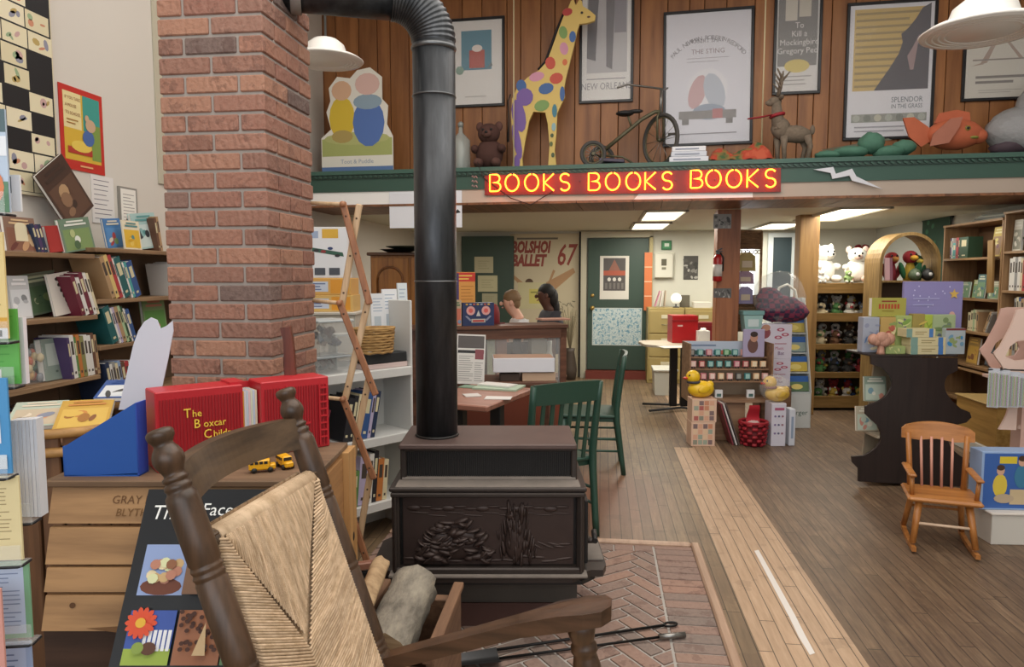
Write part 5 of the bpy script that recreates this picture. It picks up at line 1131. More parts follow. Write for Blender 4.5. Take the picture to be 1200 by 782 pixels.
def stool(label, loc, h):
    t = thing('stool', label, 'stool', loc, 0); MB().lathe([(.15, h - .03), (.155, h - .015), (.15, h)], CTW, 20).build('seat', t)
    for k in range(4): a = PI / 4 + k * PI / 2; MB().tube([(.1 * math.cos(a), .1 * math.sin(a), h - .03), (.16 * math.cos(a), .16 * math.sin(a), 0)], .016, CTW, 8).build('leg', t)
pa = KX.hit(612, 365, .64); pb = KX.hit(648, 365, 1.12)
fp = KX.w(pa[0], .64, 0); stool('stool the light haired child sits on behind the counter', (fp.x, fp.y, 0), .4)
person('light haired child in a white shirt bent over the counter', (fp.x, fp.y, .06), KX.rz - .1, 1.03, '#d8a68e', '#7d6142', '#dcdad6', False, 1.1)
fp = KX.w(pb[0], 1.12, 0); stool('stool the dark haired woman sits on behind the counter', (fp.x, fp.y, 0), .42)
person('dark haired woman in a grey top seated beside the child', (fp.x, fp.y, .07), KX.rz - .05, 1.07, '#5c3a2c', '#15110f', '#3c3c42', True, .5)
# ================================================================== BACK WALL things
def art_ballet(b, w, h, M):
    R_ = mat('#8f3a2e', .5); b.text('BOLSHOI', -w * .48, h * .875, h * .105, R_, M, 'LEFT', sx=.6, shear=.2, bold=.012); b.text('BALLET', -w * .48, h * .785, h * .105, R_, M, 'LEFT', sx=.66, shear=.2, bold=.012); b.text('67', w * .17, h * .79, h * .2, R_, M, 'LEFT', sx=.62, shear=.25, bold=.006)
    lines(b, -w * .4, h * .955, w * .2, h * .98, 1, mat('#6a6458', .5), M, .5)
    S_ = mat('#b08a64', .6)
    b.ink([(-w * .5, h * .72), (-w * .44, h * .72), (-w * .2, h * .63), (w * .05, h * .65), (w * .12, h * .6), (-w * .2, h * .58)], S_, M); b.ink([(-.02 * w, h * .66), (w * .1, h * .6), (w * .45, h * .74), (w * .42, h * .77)], S_, M); b.ink([(0, h * .6), (w * .06, h * .64), (w * .16, h * .75), (w * .13, h * .76)], S_, M); b.iell(-w * .22, h * .67, w * .06, h * .028, mat('#5a4230', .6), M)
    for k in range(26): rnd = random.Random(k); b.iell(w * rnd.uniform(.1, .45), h * rnd.uniform(.42, .55), w * .025, h * .003, mat('#7a7464', .6), M, 6, rnd.random() * 3); b.layer -= 1
    for k in range(4): b.iell(-w * .44 + (k % 2) * w * .05, h * .5 + k * h * .015, w * .04, h * .018, INK, M, 8, k)
onwall('ballet_poster', 'big cream ballet poster with red italic lettering on the back wall', 'poster', BW, 598, 274, 678, 446, -.01, art_ballet, '#c7bb9d', .012)
struct(MB().b2((BW.hit(679, 300)[0], 10.36, 0), (BW.hit(683, 300)[0], 10.4, 2.12), mat('#1c1b19')).build('trim_5'), 'black edge strip beside the ballet poster')
gps = 'sheets pinned at the counter'
for lb, r_, c in (('cream sheet pinned topmost on the green partition', (556, 301, 578, 320), '#b9b392'), ('large cream sheet pinned in the middle of the green partition', (560, 323, 583, 342), '#c4be98'), ('lowest cream sheet pinned on the green partition', (565, 344, 583, 358), '#aaa688')):
    onwall('paper_sheet', lb, 'paper', BW, *r_, -.102, lambda b, w, h, M: lines(b, -w * .3, h * .2, w * .3, h * .8, 4, mat('#8f8a6a', .6), M, .15), c, .003, 0, gps)
onwall('paper_sheet', 'yellowish sheets stuck low on the ballet poster above the two people', 'paper', BW, 607, 331, 640, 362, -.024, lambda b, w, h, M: (b.irect(-w * .1, h * .2, w * .35, h * .75, mat('#c9bf6a', .6), M), b.irect(-w * .05, h * .6, w * .3, h * .65, mat('#8f8a4a', .6), M)), '#c7bf96', .003)
vs_ = thing('dried_grass_vase', 'tall floor vase of dried grasses by the back door casing', 'vase', BW.w(BW.hit(668, 430, -.3)[0], -.3, 0), 0); MB().lathe([(.08, 0), (.1, .15), (.06, .4), (.07, .45)], mat('#4a4038', .5), 16).build('vase', vs_); m = MB(); rnd = random.Random(6)
for k in range(26): a = rnd.uniform(-.15, .15); b = rnd.uniform(-.1, .1); h_ = rnd.uniform(.7, 1.0); m.tube([(0, 0, .4), (a * .4, b * .4, .4 + h_ * .3), (a, b, .3 + h_ * .75)], [.004, .006, .003], mat('#8a7f66', .8), 5)
m.build('grasses', vs_)
def art_three(b, w, h, M):
    b.irect(-w * .38, h * .2, w * .38, h * .95, mat('#4f4a48', .5), M); b.irect(-w * .38, h * .55, w * .38, h * .66, mat('#a5513a', .5), M); b.ink([(-w * .2, h * .66), (w * .2, h * .66), (0, h * .92)], mat('#8a5a4a', .5), M)
    for k in (-1, 0, 1): b.iell(k * w * .18, h * .46, w * .06, h * .045, mat('#d0cdc6', .5), M)
    for k in range(5): b.irect(-w * .32 + k * w * .14, h * .24, -w * .24 + k * w * .14, h * .38, mat('#6f6a66', .5), M)
onwall('door_poster', 'framed looking poster with three pale discs on the green back door', 'poster', BW, 703, 300, 737, 351, -.063, art_three, '#d3cfc5', .003)
FLM = newmat('floral_cloth', '#c3ccc8', .6); _t = FLM[1]; _t.l(_t.ramp(_t.noise(22, 4, _t.obj(), .7), [(.36, '#4f86a5'), (.46, '#8fb0bb'), (.52, '#d5dcd8'), (.6, '#a5bcc0'), (.68, '#6f93a8')]), _t.b.inputs['Base Color']); FLM = FLM[0]
def art_floral(b, w, h, M): b.irect(-w * .485, h * .02, w * .485, h * .98, FLM, M)
onwall('floral_sheet', 'pale blue speckled sheet hung low on the green back door', 'sheet', BW, 694, 361, 752, 405, -.063, art_floral, '#c3ccc8', .004)
def art_panel(b, w, h, M): b.box((0, -.03, h * .5), (w * .86, .06, h * .92), mat('#d2d0c2', .4), None, .01); b.layer = 210; b.irect(-w * .12, h * .5, w * .12, h * .75, mat('#55523f', .4), M); b.irect(-w * .1, h * .35, w * .1, h * .44, mat('#7a7866', .4), M)
onwall('electric_panel', 'white electric panel box on the back wall right of the green door', 'panel', BW, 765, 296, 790, 327, -.001, art_panel, '#c9c7b8', .02)
def art_exit(b, w, h, M): b.irect(-w * .38, h * .15, w * .38, h * .85, mat('#3f8a5a', .4), M); b.irect(-w * .2, h * .35, w * .25, h * .7, mat('#d5e2d6', .4), M)
onwall('green_sign', 'small green sign with a white block above the electric panel', 'sign', BW, 775, 282, 787, 293, -.001, art_exit, '#2f6a45', .02)
def art_bw(b, w, h, M):
    rnd = random.Random(3)
    for k in range(22): b.iell(rnd.uniform(-.4, .4) * w, rnd.uniform(.08, .92) * h, w * rnd.uniform(.06, .16), h * rnd.uniform(.04, .12), mat(rnd.choice(['#7f7d78', '#3a3936', '#a9a7a0', '#55534e']), .5), M, 7, rnd.random() * 3)
onwall('photo_print', 'dark black and white photo print on the back wall', 'photo', BW, 801, 300, 818, 328, -.001, art_bw, '#4a4844')
onwall('orange_strip', 'orange vertical card strip on the edge of the green back door', 'strip', BW, 755, 296, 764, 364, -.09, lambda b, w, h, M: [b.irect(-w * .5, h * (.25 * k - .006), w * .5, h * (.25 * k + .006), mat('#e6c9a8', .5), M) for k in (1, 2, 3)], '#c9713f', .012)
# filing cabinets
FCM = mat('#a8955f', .5, .1); fz = BW.hit(790, 361, -.45)[1]
for k in (0, 1):
    x0 = BW.hit(759, 400, -.5)[0] + k * .5; t = thing('filing_cabinet', ['tan filing cabinet against the back wall next to the green door', 'second tan filing cabinet, between the first one and the brown post'][k], 'cabinet', BW.w(x0, -.5, 0), 0, 'tan filing cabinets')
    MB().b2((0, .01, 0), (.49, .47, fz), FCM, .004).build('body', t)
    for r in range(3):
        z = .05 + r * (fz - .07) / 3; d = MB().b2((.02, -.006, z), (.47, .01, z + (fz - .07) / 3 - .02), FCM, .004).build('drawer', t); m = MB(); m.b2((.18, -.012, z + .2), (.31, -.006, z + .25), mat('#cfc8ac', .5), .002); m.build('label_holder', d); m = MB(); m.tube([(.19, -.007, z + .12), (.19, -.03, z + .115), (.3, -.03, z + .115), (.3, -.007, z + .12)], .006, mat('#8a8468', .4, .6), 6); m.build('handle', d)
def onback(name, label, cat, px0, py0, px1, zs_, y, fn, group=None):
    a = BW.hit(px0, py0, y); b = BW.hit(px1, py0, y); m = MB(); fn(m, b[0] - a[0], a[1] - zs_); return tag(m.build(name, None, BW.w((a[0] + b[0]) / 2, y, zs_ + .0008), 0), label, cat, group)
onback('round_lamp', 'white disc shaped lamp on the filing cabinets', 'lamp', 786, 343, 799, fz, -.35, lambda m, w, h: (m.lathe([(w * .3, 0), (w * .3, .01), (.012, .02), (.012, h * .4)], mat('#3a3a38', .5), 14), m.lathe([(w * .5, -.012), (w * .5, .0), (w * .4, .02)], mat('#f2f2ec', .4, emit=.4), 20, T(0, -.01, h * .6, rx=PI / 2))))
onback('magazine_fan', 'pink and white magazines fanned on the filing cabinet by the green door', 'magazines', 766, 338, 784, fz, -.3, lambda m, w, h: [m.box((-w * .25 + k * w * .25, .02 * k, h * .46), (.012, .16, h * .85), mat(['#c98aa0', '#e0ddd6', '#b9a58f'][k], .5), (0, .3 - .12 * k, 0)) for k in range(3)])
onback('paper_stack', 'flat white paper stack on the second filing cabinet', 'papers', 812, 354, 832, fz, -.35, lambda m, w, h: m.b2((-w / 2, -.12, 0), (w / 2, .12, h), mat('#d9d5c8', .6), .003))
onback('desk_clutter', 'small dark box behind the disc lamp on the filing cabinet', 'box', 797, 346, 808, fz, -.2, lambda m, w, h: m.b2((-w / 2, -.05, 0), (w / 2, .05, h), mat('#5f5a4c', .6), .003))
a = BW.rect(765, 424, 792, 452, -1.3); t = thing('storage_bin', 'white plastic storage bin on the floor under the far round table', 'bin', BW.w((a[0] + a[2]) / 2, -1.3, 0), 0); W_ = a[2] - a[0]
m = MB(); m.prism([(-W_ * .44, 0), (W_ * .44, 0), (W_ * .5, .3), (-W_ * .5, .3)], -.2, .2, mat('#c3c3b8', .4)); m.build('tub', t); MB().b2((-W_ * .53, -.22, .3), (W_ * .53, .22, .325), mat('#cfcfc6', .4), .006).build('lid', t)
# far table
FT = camframe(7.55); fx0 = FT.hit(756, 410)[0]; fx1 = FT.hit(840, 410)[0]
ft = thing('work_table', 'pale topped table on a black pedestal before the filing cabinets', 'table', FT.w((fx0 + fx1) / 2, .25, 0), FT.rz); hw = (fx1 - fx0) / 2
MB().slab([(hw * math.cos(t_), .3 * math.sin(t_)) if False else (max(-hw, min(hw, 1.15 * hw * math.cos(t_))), max(-.3, min(.3, .4 * math.sin(t_)))) for t_ in [2 * PI * k / 32 for k in range(32)]], .725, .75, mat('#b5aa98', .4)).build('tabletop', ft)
for x in (-.02, .1): MB().b2((x - .04, -.03, .04), (x + .04, .03, .725), BLKM, .004).build('pedestal', ft)
for y in (-.22, .2): MB().tube([(-.32, y, .03), (.05, y * .4, .04), (.36, y, .03)], .022, BLKM, 8, flat=.6).build('foot', ft)
def onft(name, label, cat, px0, py0, px1, py1, y, dep, color, art=None): return boxthing(name, label, cat, FT, px0, py0, px1, py1, y, dep, color, .7508, art)
def redtin(b, w, h, M): b.b2((-w / 2 - .006, -.006, h * .8), (w / 2 + .006, .0, h * .84), mat('#8a1a1e', .35)); b.irect(-w * .3, h * .6, -w * .1, h * .66, mat('#c9b0a8', .4), M)
onft('red_tin', 'large bright red lidded box on the pale table', 'box', 788, 370, 818, 402, .2, .25, mat('#a8161c', .3), redtin)
onft('red_tin', 'lower dark red box behind the bright one on the pale table', 'box', 817, 378, 836, 400, .36, .15, mat('#7f1c22', .35), redtin)
onft('tissue_box', 'white crumpled tissue pack on the pale table beside the red boxes', 'tissue', 818, 388, 832, 402, .12, .1, '#dcdad4', lambda b, w, h, M: (b.ball((0, .05, h), (w * .3, .04, .03), PAPER, None, 9, .3)))
sheet('white paper sheets spread on the near edge of the pale table', 790, 407, .7505, .3, .2, FT.rz + .2, '#d5d0c6', .005)
sheet('grey brochure at the end of the pale table', 822, 409, .7505, .2, .2, FT.rz - .2, '#b9bcb8', .006, name='brochure', cat='brochure')
# post things
def onpost(name, label, cat, r_, art, color): 
    P_ = Frame((0, 6.85, 0), 0); return onwall(name, label, cat, P_, *r_, -.001, art, color, .003)
onpost('flyer', 'black and white flyer high on the brown post', 'flyer', (836, 251, 857, 268), art_bw, '#8f8d88')
onpost('flyer', 'dark flyer on the brown post below the fire extinguisher', 'flyer', (836, 338, 857, 349), art_bw, '#5f5d5a')
P_ = Frame((0, 6.85, 0), 0); a = P_.rect(835, 290, 847, 330, -.05); fe = thing('fire_extinguisher', 'red fire extinguisher hanging on the brown post', 'fire extinguisher', P_.w((a[0] + a[2]) / 2, -.05, a[1]), 0); rr_ = .042; h_ = a[3] - a[1]
MB().lathe([(rr_ * .8, 0), (rr_, .012), (rr_, h_ * .68), (rr_ * .6, h_ * .78), (.014, h_ * .8)], mat('#a81f1f', .3), 18).build('cylinder', fe); m = MB(); m.lathe([(rr_ + .0006, h_ * .15), (rr_ + .0006, h_ * .5)], mat('#cfc9c0', .5), 18); m.build('label', fe)
m = MB(); m.box((0, 0, h_ * .84), (.03, .03, .03), mat('#3a3a3a', .4, .5)); m.box((.01, 0, h_ * .93), (.06, .014, .012), mat('#2a2a2a', .4), (0, -.4, 0)); m.box((.01, 0, h_ * .88), (.06, .014, .01), mat('#2a2a2a', .4)); m.build('valve', fe); m = MB(); m.tube([(.02, -.01, h_ * .84), (.05, -.01, h_ * .7), (.047, -.01, h_ * .3)], .007, mat('#1d1d1d', .5), 8); m.build('hose', fe); MB().box((0, .045, h_ * .5), (.03, .012, .05), mat('#6a6a6a', .4, .6)).build('bracket', fe)
# rear room end: doorway and bright window behind the wicker screen
x0 = BW.hit(905, 300)[0]; x1 = BW.hit(925, 300)[0]
d2 = thing('door_2', 'doorway at the end of the rear room, its dark opening put in as a panel', 'door', (0, 10.39, 0)); struct(d2); MB().b2((x0, -.02, 0), (x1 + .02, .0, 2.02), mat('#2c3c42', .6)).build('leaf_or_opening', d2)  # dark slab put in for the shade of the open doorway
m = MB(); W_ = mat('#c9d0d2', .5); m.b2((x0 - .07, -.04, 0), (x0, .0, 2.08), W_); m.b2((x1 + .02, -.04, 0), (x1 + .09, .0, 2.08), W_); m.b2((x0, -.04, 2.02), (x1 + .02, .0, 2.08), W_); m.build('casing', d2)
wn = thing('window_1', 'bright window at the end of the rear room beside the doorway', 'window', (0, 10.39, 0)); struct(wn); xa = BW.hit(852, 300)[0]; xb = BW.hit(884, 300)[0]; MB().b2((xa, -.008, 1.2), (xb, -.002, 1.98), mat('#eef4ff', .5, emit=1.6)).build('pane', wn); m = MB(); m.b2((xa - .05, -.03, 1.15), (xb + .05, 0, 1.2), W_); m.b2((xa - .05, -.03, 1.98), (xb + .05, 0, 2.03), W_); m.b2((xa - .05, -.03, 1.2), (xa, 0, 1.98), W_); m.b2((xb, -.03, 1.2), (xb + .05, 0, 1.98), W_); m.b2(((xa + xb) / 2 - .015, -.02, 1.2), ((xa + xb) / 2 + .015, 0, 1.98), W_); m.build('window_frame', wn)
# ================================================================== DUCK DISPLAY and things round the brown post
DK = camframe(6.32); SHF = wood('#9a7a5e', '#75563f', 'x', 3, .5)
bx0 = DK.hit(808, 440)[0]; bx1 = DK.hit(906, 440)[0]; cxm = (bx0 + bx1) / 2; z466 = DK.hit(855, 468)[1]
dk = thing('tiered_shelf', 'tiered wooden display of little letter train cars on a brown stand', 'display', DK.w(cxm, 0, 0), DK.rz); hw = (bx1 - bx0) / 2
tiers = [DK.hit(855, y)[1] for y in (466, 447, 433.5, 420.5)]; ztop = DK.hit(855, 403)[1]
MB().b2((-hw, -.02, z466 - .03), (hw, .3, z466), SHF, .003).build('base_board', dk)
for k, z in enumerate(tiers[1:]): MB().b2((-hw, .02 + k * .06, z - .016), (hw, .11 + k * .06, z), SHF, .002).build('tier', dk)
for s in (-1, 1): MB().b2((s * hw - .012 * (s > 0), 0, z466), (s * hw + .012 * (s < 0), .3, ztop), SHF).build('side_panel', dk)
MB().b2((-hw, .26, z466), (hw, .275, ztop - .0), mat('#8f7d68', .6)).build('back_panel', dk)
m = MB(); m.b2((-hw, .235, tiers[3]), (hw * .62, .245, ztop), mat('#b9c4d4', .5))
for k in range(8): m.irect(-hw * .9 + k * .06, .0, -hw * .9 + k * .06 + .045, .04, mat(['#c9c4bc', '#3f5f5a', '#4a4a4a', '#5a8a6a', '#3f6f7a', '#c9705f', '#4f8a4f', '#2f6f4f'][k], .5), T(0, .233, tiers[3] + .012))
lines(m, -hw * .85, tiers[3] + .085, -hw * .2, tiers[3] + .11, 1, mat('#7a8aa5', .5), T(0, .235, 0), .6); m.build('header_card', dk)
MB().b2((-.14, .02, 0), (.14, .28, z466 - .03), SHF, .004).build('stand', dk)
def traincar(label, x, y, z, c1, c2):
    m = MB(); m.b2((-.027, -.012, .012), (.027, .012, .068), mat(c1, .5), .003); m.b2((-.018, -.0135, .02), (.018, -.0125, .062), mat(c2, .5))
    for s in (-1, 1): m.lathe([(.008, -.003), (.008, .003)], mat('#2a2a2a', .5), 8, T(s * .012, -.013, .008, rx=PI / 2))
    tag(m.build('toy_train_car', None, DK.w(cxm + x, y, z + .0005), DK.rz), label, 'toy train car', 'letter train cars on the tiered display')
TC = {'teal': ('#3f7f80', '#9ec4bd'), 'rose': ('#b06070', '#dcb0b0'), 'green': ('#3f8057', '#a0c4a0'), 'cream': ('#d9b088', '#eadabb'), 'grey': ('#4a4a4a', '#9a9a94'), 'pink': ('#d5a09a', '#efd8d0'), 'red': ('#a5484a', '#e0b5aa')}
rows_ = [('top', 3, ['grey', 'teal', 'rose', 'teal', 'green', 'teal', 'pink', 'cream', 'cream']), ('middle', 2, ['pink', 'red', 'teal', 'teal', 'teal', 'rose', 'red', 'cream', 'cream']), ('lower', 1, ['cream', 'rose', 'pink', 'cream', 'pink', 'grey', 'teal', 'cream', 'pink'])]
for nm, ti, cs_ in rows_:
    for k, c in enumerate(cs_): traincar('%s letter train car, %s from the yellow duck in the %s row' % (c, ORD[k], nm), -hw + .055 + k * (2 * hw - .1) / 8.2, .035 + (ti - 1) * .06 + .002, tiers[ti], *TC[c])
for k, x in enumerate((-.09, .2)): tag(MB().b2((-.035, -.004, 0), (.035, .03, .075), mat('#e3e3e3', .4), .003).b2((-.02, -.0046, .012), (.02, -.004, .04), mat('#4f6f6a', .5)).build('toy_train_set', None, DK.w(cxm + x, .06, z466 + .0005), DK.rz), ['white boxed engine on the bottom board of the tiered display, nearer the yellow duck', 'white boxed engine on the bottom board of the tiered display, nearer the wrapped duck'][k], 'toy box', 'boxed engines on the tiered display')
# patchwork boxes, ducks
def art_patch(b, w, h, M):
    rnd = random.Random(int(w * 999) + int(h * 777))
    for i in range(4):
        for j in range(4): b.irect(-w * .42 + i * w * .21, h * .07 + j * h * .22, -w * .42 + i * w * .21 + w * .18, h * .07 + j * h * .22 + h * .19, mat(rnd.choice(['#b0605a', '#d5a58a', '#8a8a7a', '#c98a6a', '#7f6a6a', '#dcc0a0', '#9aa594']), .5), M); b.layer -= 1
    b.layer += 1
bf = camframe(6.1); p_ = bf.hit(826, 521)
boxthing('puzzle_box', 'lower patchwork picture box on the floor under the yellow duck', 'box', bf, 810, 495, 838, 521, 0, .17, '#d9b8a0', 0.001, art_patch, 'patchwork picture boxes'); zz_ = bf.hit(825, 495)[1]
boxthing('puzzle_box', 'upper patchwork picture box carrying the yellow duck', 'box', bf, 811, 468, 840, 494.5, 0, .17, '#d9b8a0', zz_ + .001, art_patch, 'patchwork picture boxes'); zd = bf.hit(825, 468)[1]
def duck(label, fr, px, zs_, s, color, wrap):
    x = fr.hit(px, 450)[0]; t = thing('rubber_duck', label, 'rubber duck', fr.w(x, .085, zs_ + .001), fr.rz + .15, 'big rubber ducks'); Y = mat(color, .35)
    m = MB(); m.ball((.02, 0, .45 * s), (.72 * s, .5 * s, .45 * s), Y, None, 18); m.ball((.62 * s, 0, .68 * s), (.22 * s, .2 * s, .2 * s), Y, None, 12, 0, (0, -.5, 0))
    m.ball((-.3 * s, 0, .8 * s), (.26 * s, .24 * s, .2 * s), Y, None, 12); m.ball((-.34 * s, 0, 1.12 * s), (.38 * s, .36 * s, .36 * s), Y, None, 18); m.build('body', t)
    for sg in (-1, 1): MB().ball((.12 * s, sg * .46 * s, .5 * s), (.36 * s, .1 * s, .22 * s), Y, None, 12, 0, (0, -.2, 0)).build('wing', t)
    MB().ball((-.74 * s, 0, 1.06 * s), (.16 * s, .15 * s, .07 * s), mat('#c4382a', .35), None, 12).build('beak', t)
    for sg in (-1, 1): MB().ball((-.6 * s, sg * .2 * s, 1.22 * s), (.06 * s, .05 * s, .07 * s), mat('#1a1a1a', .2), None, 8).build('eye', t)
    m = MB(); m.tube([(-.3 * s + .3 * s * math.cos(q_), .29 * s * math.sin(q_), .84 * s) for q_ in [2 * PI * i / 20 for i in range(20)]], .07 * s, mat('#3a3a44' if not wrap else '#8a5a50', .6), 8, True); m.build('neck_ribbon', t)
    if wrap: MB().ball((-.02 * s, 0, .78 * s), (.9 * s, .6 * s, .78 * s), glassmat(), None, 14, .06).build('clear_wrap', t)
duck('bright yellow rubber duck with dark ribbon on the patchwork boxes', bf, 822, zd, .165, '#eec42a', False)
boxthing('toy_carton', 'tall white carton with dotted pictures under the wrapped duck', 'carton', bf, 904, 473, 921, 524, 0, .17, '#d3d0dc', .001, lambda b, w, h, M: [b.iell(-w * .25 + (k % 3) * w * .25, h * (.3 + .2 * (k // 3)), w * .08, h * .025, mat(['#7f6f9a', '#5f5f7f', '#9a6f7f'][k % 3], .5), M) for k in range(9)] + [b.irect(-w * .3, h * .84, w * .35, h * .9, mat('#b05a7a', .5), M)])
zc_ = bf.hit(912, 473)[1]
duck('paler rubber duck in clear wrap on the tall white carton', bf, 913, zc_, .155, '#e0b94f', True)
boxthing('toy_carton', 'thin white box standing beside the tall white carton', 'carton', bf, 925, 480, 932, 524, .02, .12, '#cfd3dc', .001, lambda b, w, h, M: b.irect(-w * .2, h * .2, w * .2, h * .8, mat('#8fa0b8', .5), M))
for k, (x0, x1, c) in enumerate(((838, 852, '#7a2f38'), (841, 856, '#cfcac6'), (844, 859, '#5c4a44'))):
    a = DK.hit(x0, 470, -.02); b = DK.hit(x1, 524, -.02); m = MB(); L_ = math.hypot(b[0] - a[0], a[1]); m.box((0, 0, L_ / 2), (.012, .16, L_), mat(c, .5)); o = m.build('picture_board', None, DK.w(b[0], -.115, .006), 0, (0, -math.atan2(b[0] - a[0], a[1]), DK.rz)); tag(o, ['dark red', 'white', 'brown'][k] + ' thin board leaning in the fan of boards beside the red basket', 'board', 'thin boards leaning under the tiered display')
a = DK.rect(867, 493, 898, 522, -.17); rb = thing('red_basket', 'red woven basket on the floor under the tiered display', 'basket', DK.w((a[0] + a[2]) / 2, -.17, 0), DK.rz); R_ = mat('#9a1f2a', .6, isl=.25); w_ = (a[2] - a[0]) / 2
m = MB()
for r in range(6):
    z = .02 + r * .035; rad = w_ * (.8 + .035 * r)
    for k in range(16):
        if (k + r) % 2 == 0: continue
        t0 = 2 * PI * k / 16; m.tube([(rad * 1.04 * math.cos(t0 + q_), rad * 1.04 * math.sin(t0 + q_), z) for q_ in (0, .13, .26, .39)], .015, R_, 6)
m.build('weave', rb); MB().lathe([(w_ * .76, .005), (w_ * .95, .2)], mat('#6a141c', .7), 20).build('lining', rb); MB().tube([(w_ * math.cos(q_), w_ * math.sin(q_), .21) for q_ in [2 * PI * k / 26 for k in range(26)]], .014, R_, 8, True).build('rim', rb)
m = MB(); m.grid(lambda u, v: ((u - .5) * .09 * (1 + .4 * (1 - v)), .02 * math.sin(v * 5), .19 + v * .17), 3, 8, mat('#b01c2c', .6)); m.build('ribbon', rb); m = MB(); m.ball((0, 0, .19), (w_ * .5, w_ * .5, .03), mat('#d5c0ba', .7), None, 10, .2); m.build('tissue', rb)
rs = camframe(6.4); 
# teal cup box, music boxes, photo card
boxthing('photo_card', 'lilac card with a child photo standing on top of the tiered display', 'card', rs, 871, 386, 896, 418, .03, .02, '#a9a0bd', tiers[3] + .001, lambda b, w, h, M: (b.iell(-w * .05, h * .42, w * .25, h * .28, mat('#6a4a44', .5), M), b.iell(0, h * .7, w * .18, h * .16, mat('#b98a74', .5), M), b.iell(0, h * .82, w * .18, h * .1, mat('#3a2a24', .5), M)))
MBX = camframe(6.62)
def art_bat(b, w, h, M):
    b.iell(-w * .22, h * .75, w * .16, h * .17, mat('#8f4a52', .5), M); b.iell(-w * .18, h * .9, w * .11, h * .09, mat('#c09078', .5), M)
    for q_ in ((.2, .84), (.14, .62), (.32, .7)): b.iell(q_[0] * w, q_[1] * h, w * .1, h * .05, mat('#b0506a', .5), M); b.iell(q_[0] * w, q_[1] * h, w * .05, h * .025, mat('#e0c8d0', .5), M)
    b.text('Music', w * .18, h * .27, h * .12, mat('#b04a68', .5), M, sx=.9); b.text('Bat', w * .22, h * .12, h * .14, mat('#6a3a6f', .5), M); lines(b, w * .05, h * .42, w * .36, h * .46, 1, mat('#b04a68', .5), M, .5)
boxthing('music_toy_box', 'lower white music toy box behind the wrapped duck', 'box', MBX, 884, 421, 926, 470, 0, .2, '#d4cedb', .45, art_bat, 'white music toy boxes'); zb_ = MBX.hit(900, 421)[1]
boxthing('music_toy_box', 'upper white music toy box under the bag of plaid plush', 'box', MBX, 883, 380, 928, 420.5, 0, .2, '#d8d2df', zb_ + .001, art_bat, 'white music toy boxes'); zt2 = MBX.hit(900, 380)[1]
a = MBX.rect(884, 470, 927, 500, 0); tag(MB().b2((-.13, .02, 0), (.17, .22, .449), wood('#7a5a44', '#54392a', 'x', 3), .004).b2((-.12, .008, .04), (.16, .02, .42), wood('#84634b', '#5c4030', 'x', 3), .003).build('plinth_box', None, MBX.w((a[0] + a[2]) / 2 + .01, 0, 0.0), MBX.rz), 'brown plinth under the white music toy boxes', 'plinth')
pg = thing('plush_bag', 'clear bag of pink and purple plaid plush on top of the music toy boxes', 'plush bag', MBX.w(MBX.hit(918, 380)[0], .1, zt2 + .012), MBX.rz); m = MB(); rnd = random.Random(3)
PLD = newmat('plaid', '#8a3f5c', .8); _t = PLD[1]; _w = _t.n('ShaderNodeTexChecker'); _t.l(_t.obj(), _w.inputs['Vector']); _w.inputs['Scale'].default_value = 22; _w.inputs['Color1'].default_value = lin('#7a2c48'); _w.inputs['Color2'].default_value = lin('#3a2a44'); _t.l(_w.outputs['Color'], _t.b.inputs['Base Color']); PLD = PLD[0]
m.ball((0, 0, .13), (.22, .14, .13), PLD, None, 14, .08, None, 1); m.ball((.12, -.02, .1), (.14, .12, .1), PLD, None, 12, .1, None, 2); m.ball((-.1, .02, .24), (.12, .1, .09), PLD, None, 12, .1, None, 3); m.build('plaid_plush', pg); MB().ball((-.01, 0, .24), (.25, .17, .24), glassmat(), None, 16, .05, None, 4).build('clear_bag', pg)
sg = thing('teal_cup_box', 'teal and white cup shaped box hanging beside the brown post', 'box', rs.w(rs.hit(886, 390, .1)[0], .24, rs.hit(886, 390, .1)[1]), rs.rz); 
h_ = rs.hit(886, 365, .1)[1] - rs.hit(886, 390, .1)[1]; m = MB(); m.prism([(-.07, 0), (.07, 0), (.09, h_ * .8), (-.09, h_ * .8)], -.06, .06, mat('#9cc0bb', .5)); m.layer = 210; m.irect(-.05, h_ * .25, .05, h_ * .6, mat('#cfdcda', .5), T(0, .0, 0)); m.build('cup', sg); MB().b2((-.1, -.07, h_ * .8), (.1, .07, h_), mat('#7aa5a3', .5), .004).build('lid', sg)
# wicker screen with hanging bags
WK = camframe(6.9); a = WK.rect(859, 271, 891, 402, 0); WKM = wood('#8a6a48', '#5f4630', 'x', 30, .8, .2, 2)
ws_ = thing('wicker_screen', 'brown woven screen standing behind the brown post, hung with bags', 'screen', WK.w(a[0], 0, 0), WK.rz); W_ = a[2] - a[0]; zT = a[3]
m = MB()
for x in (0, W_): m.tube([(x, 0, 0), (x, 0, zT)], .013, WKM, 8)
m.tube([(0, 0, zT), (W_, 0, zT)], .013, WKM, 8); m.tube([(0, 0, .8), (W_, 0, .8)], .011, WKM, 8); m.build('frame', ws_)
m = MB()
for k in range(14): z = zT - .012 - k * .012; m.tube([(W_ * i / 10, .005 * (-1) ** (i + k), z) for i in range(11)], .0065, WKM, 5)
for k in range(7): m.tube([(W_ * (k + .5) / 7 + .018 * math.cos(q_), 0, zT - .2 + .018 * math.sin(q_)) for q_ in [2 * PI * i / 10 for i in range(10)]], .004, WKM, 5, True)
m.build('weave', ws_); m = MB()
for k in range(30): z = zT - .62 - k * .012; m.tube([(W_ * i / 10, .005 * (-1) ** (i + k), z) for i in range(11)], .0065, WKM, 5)
m.build('weave', ws_)
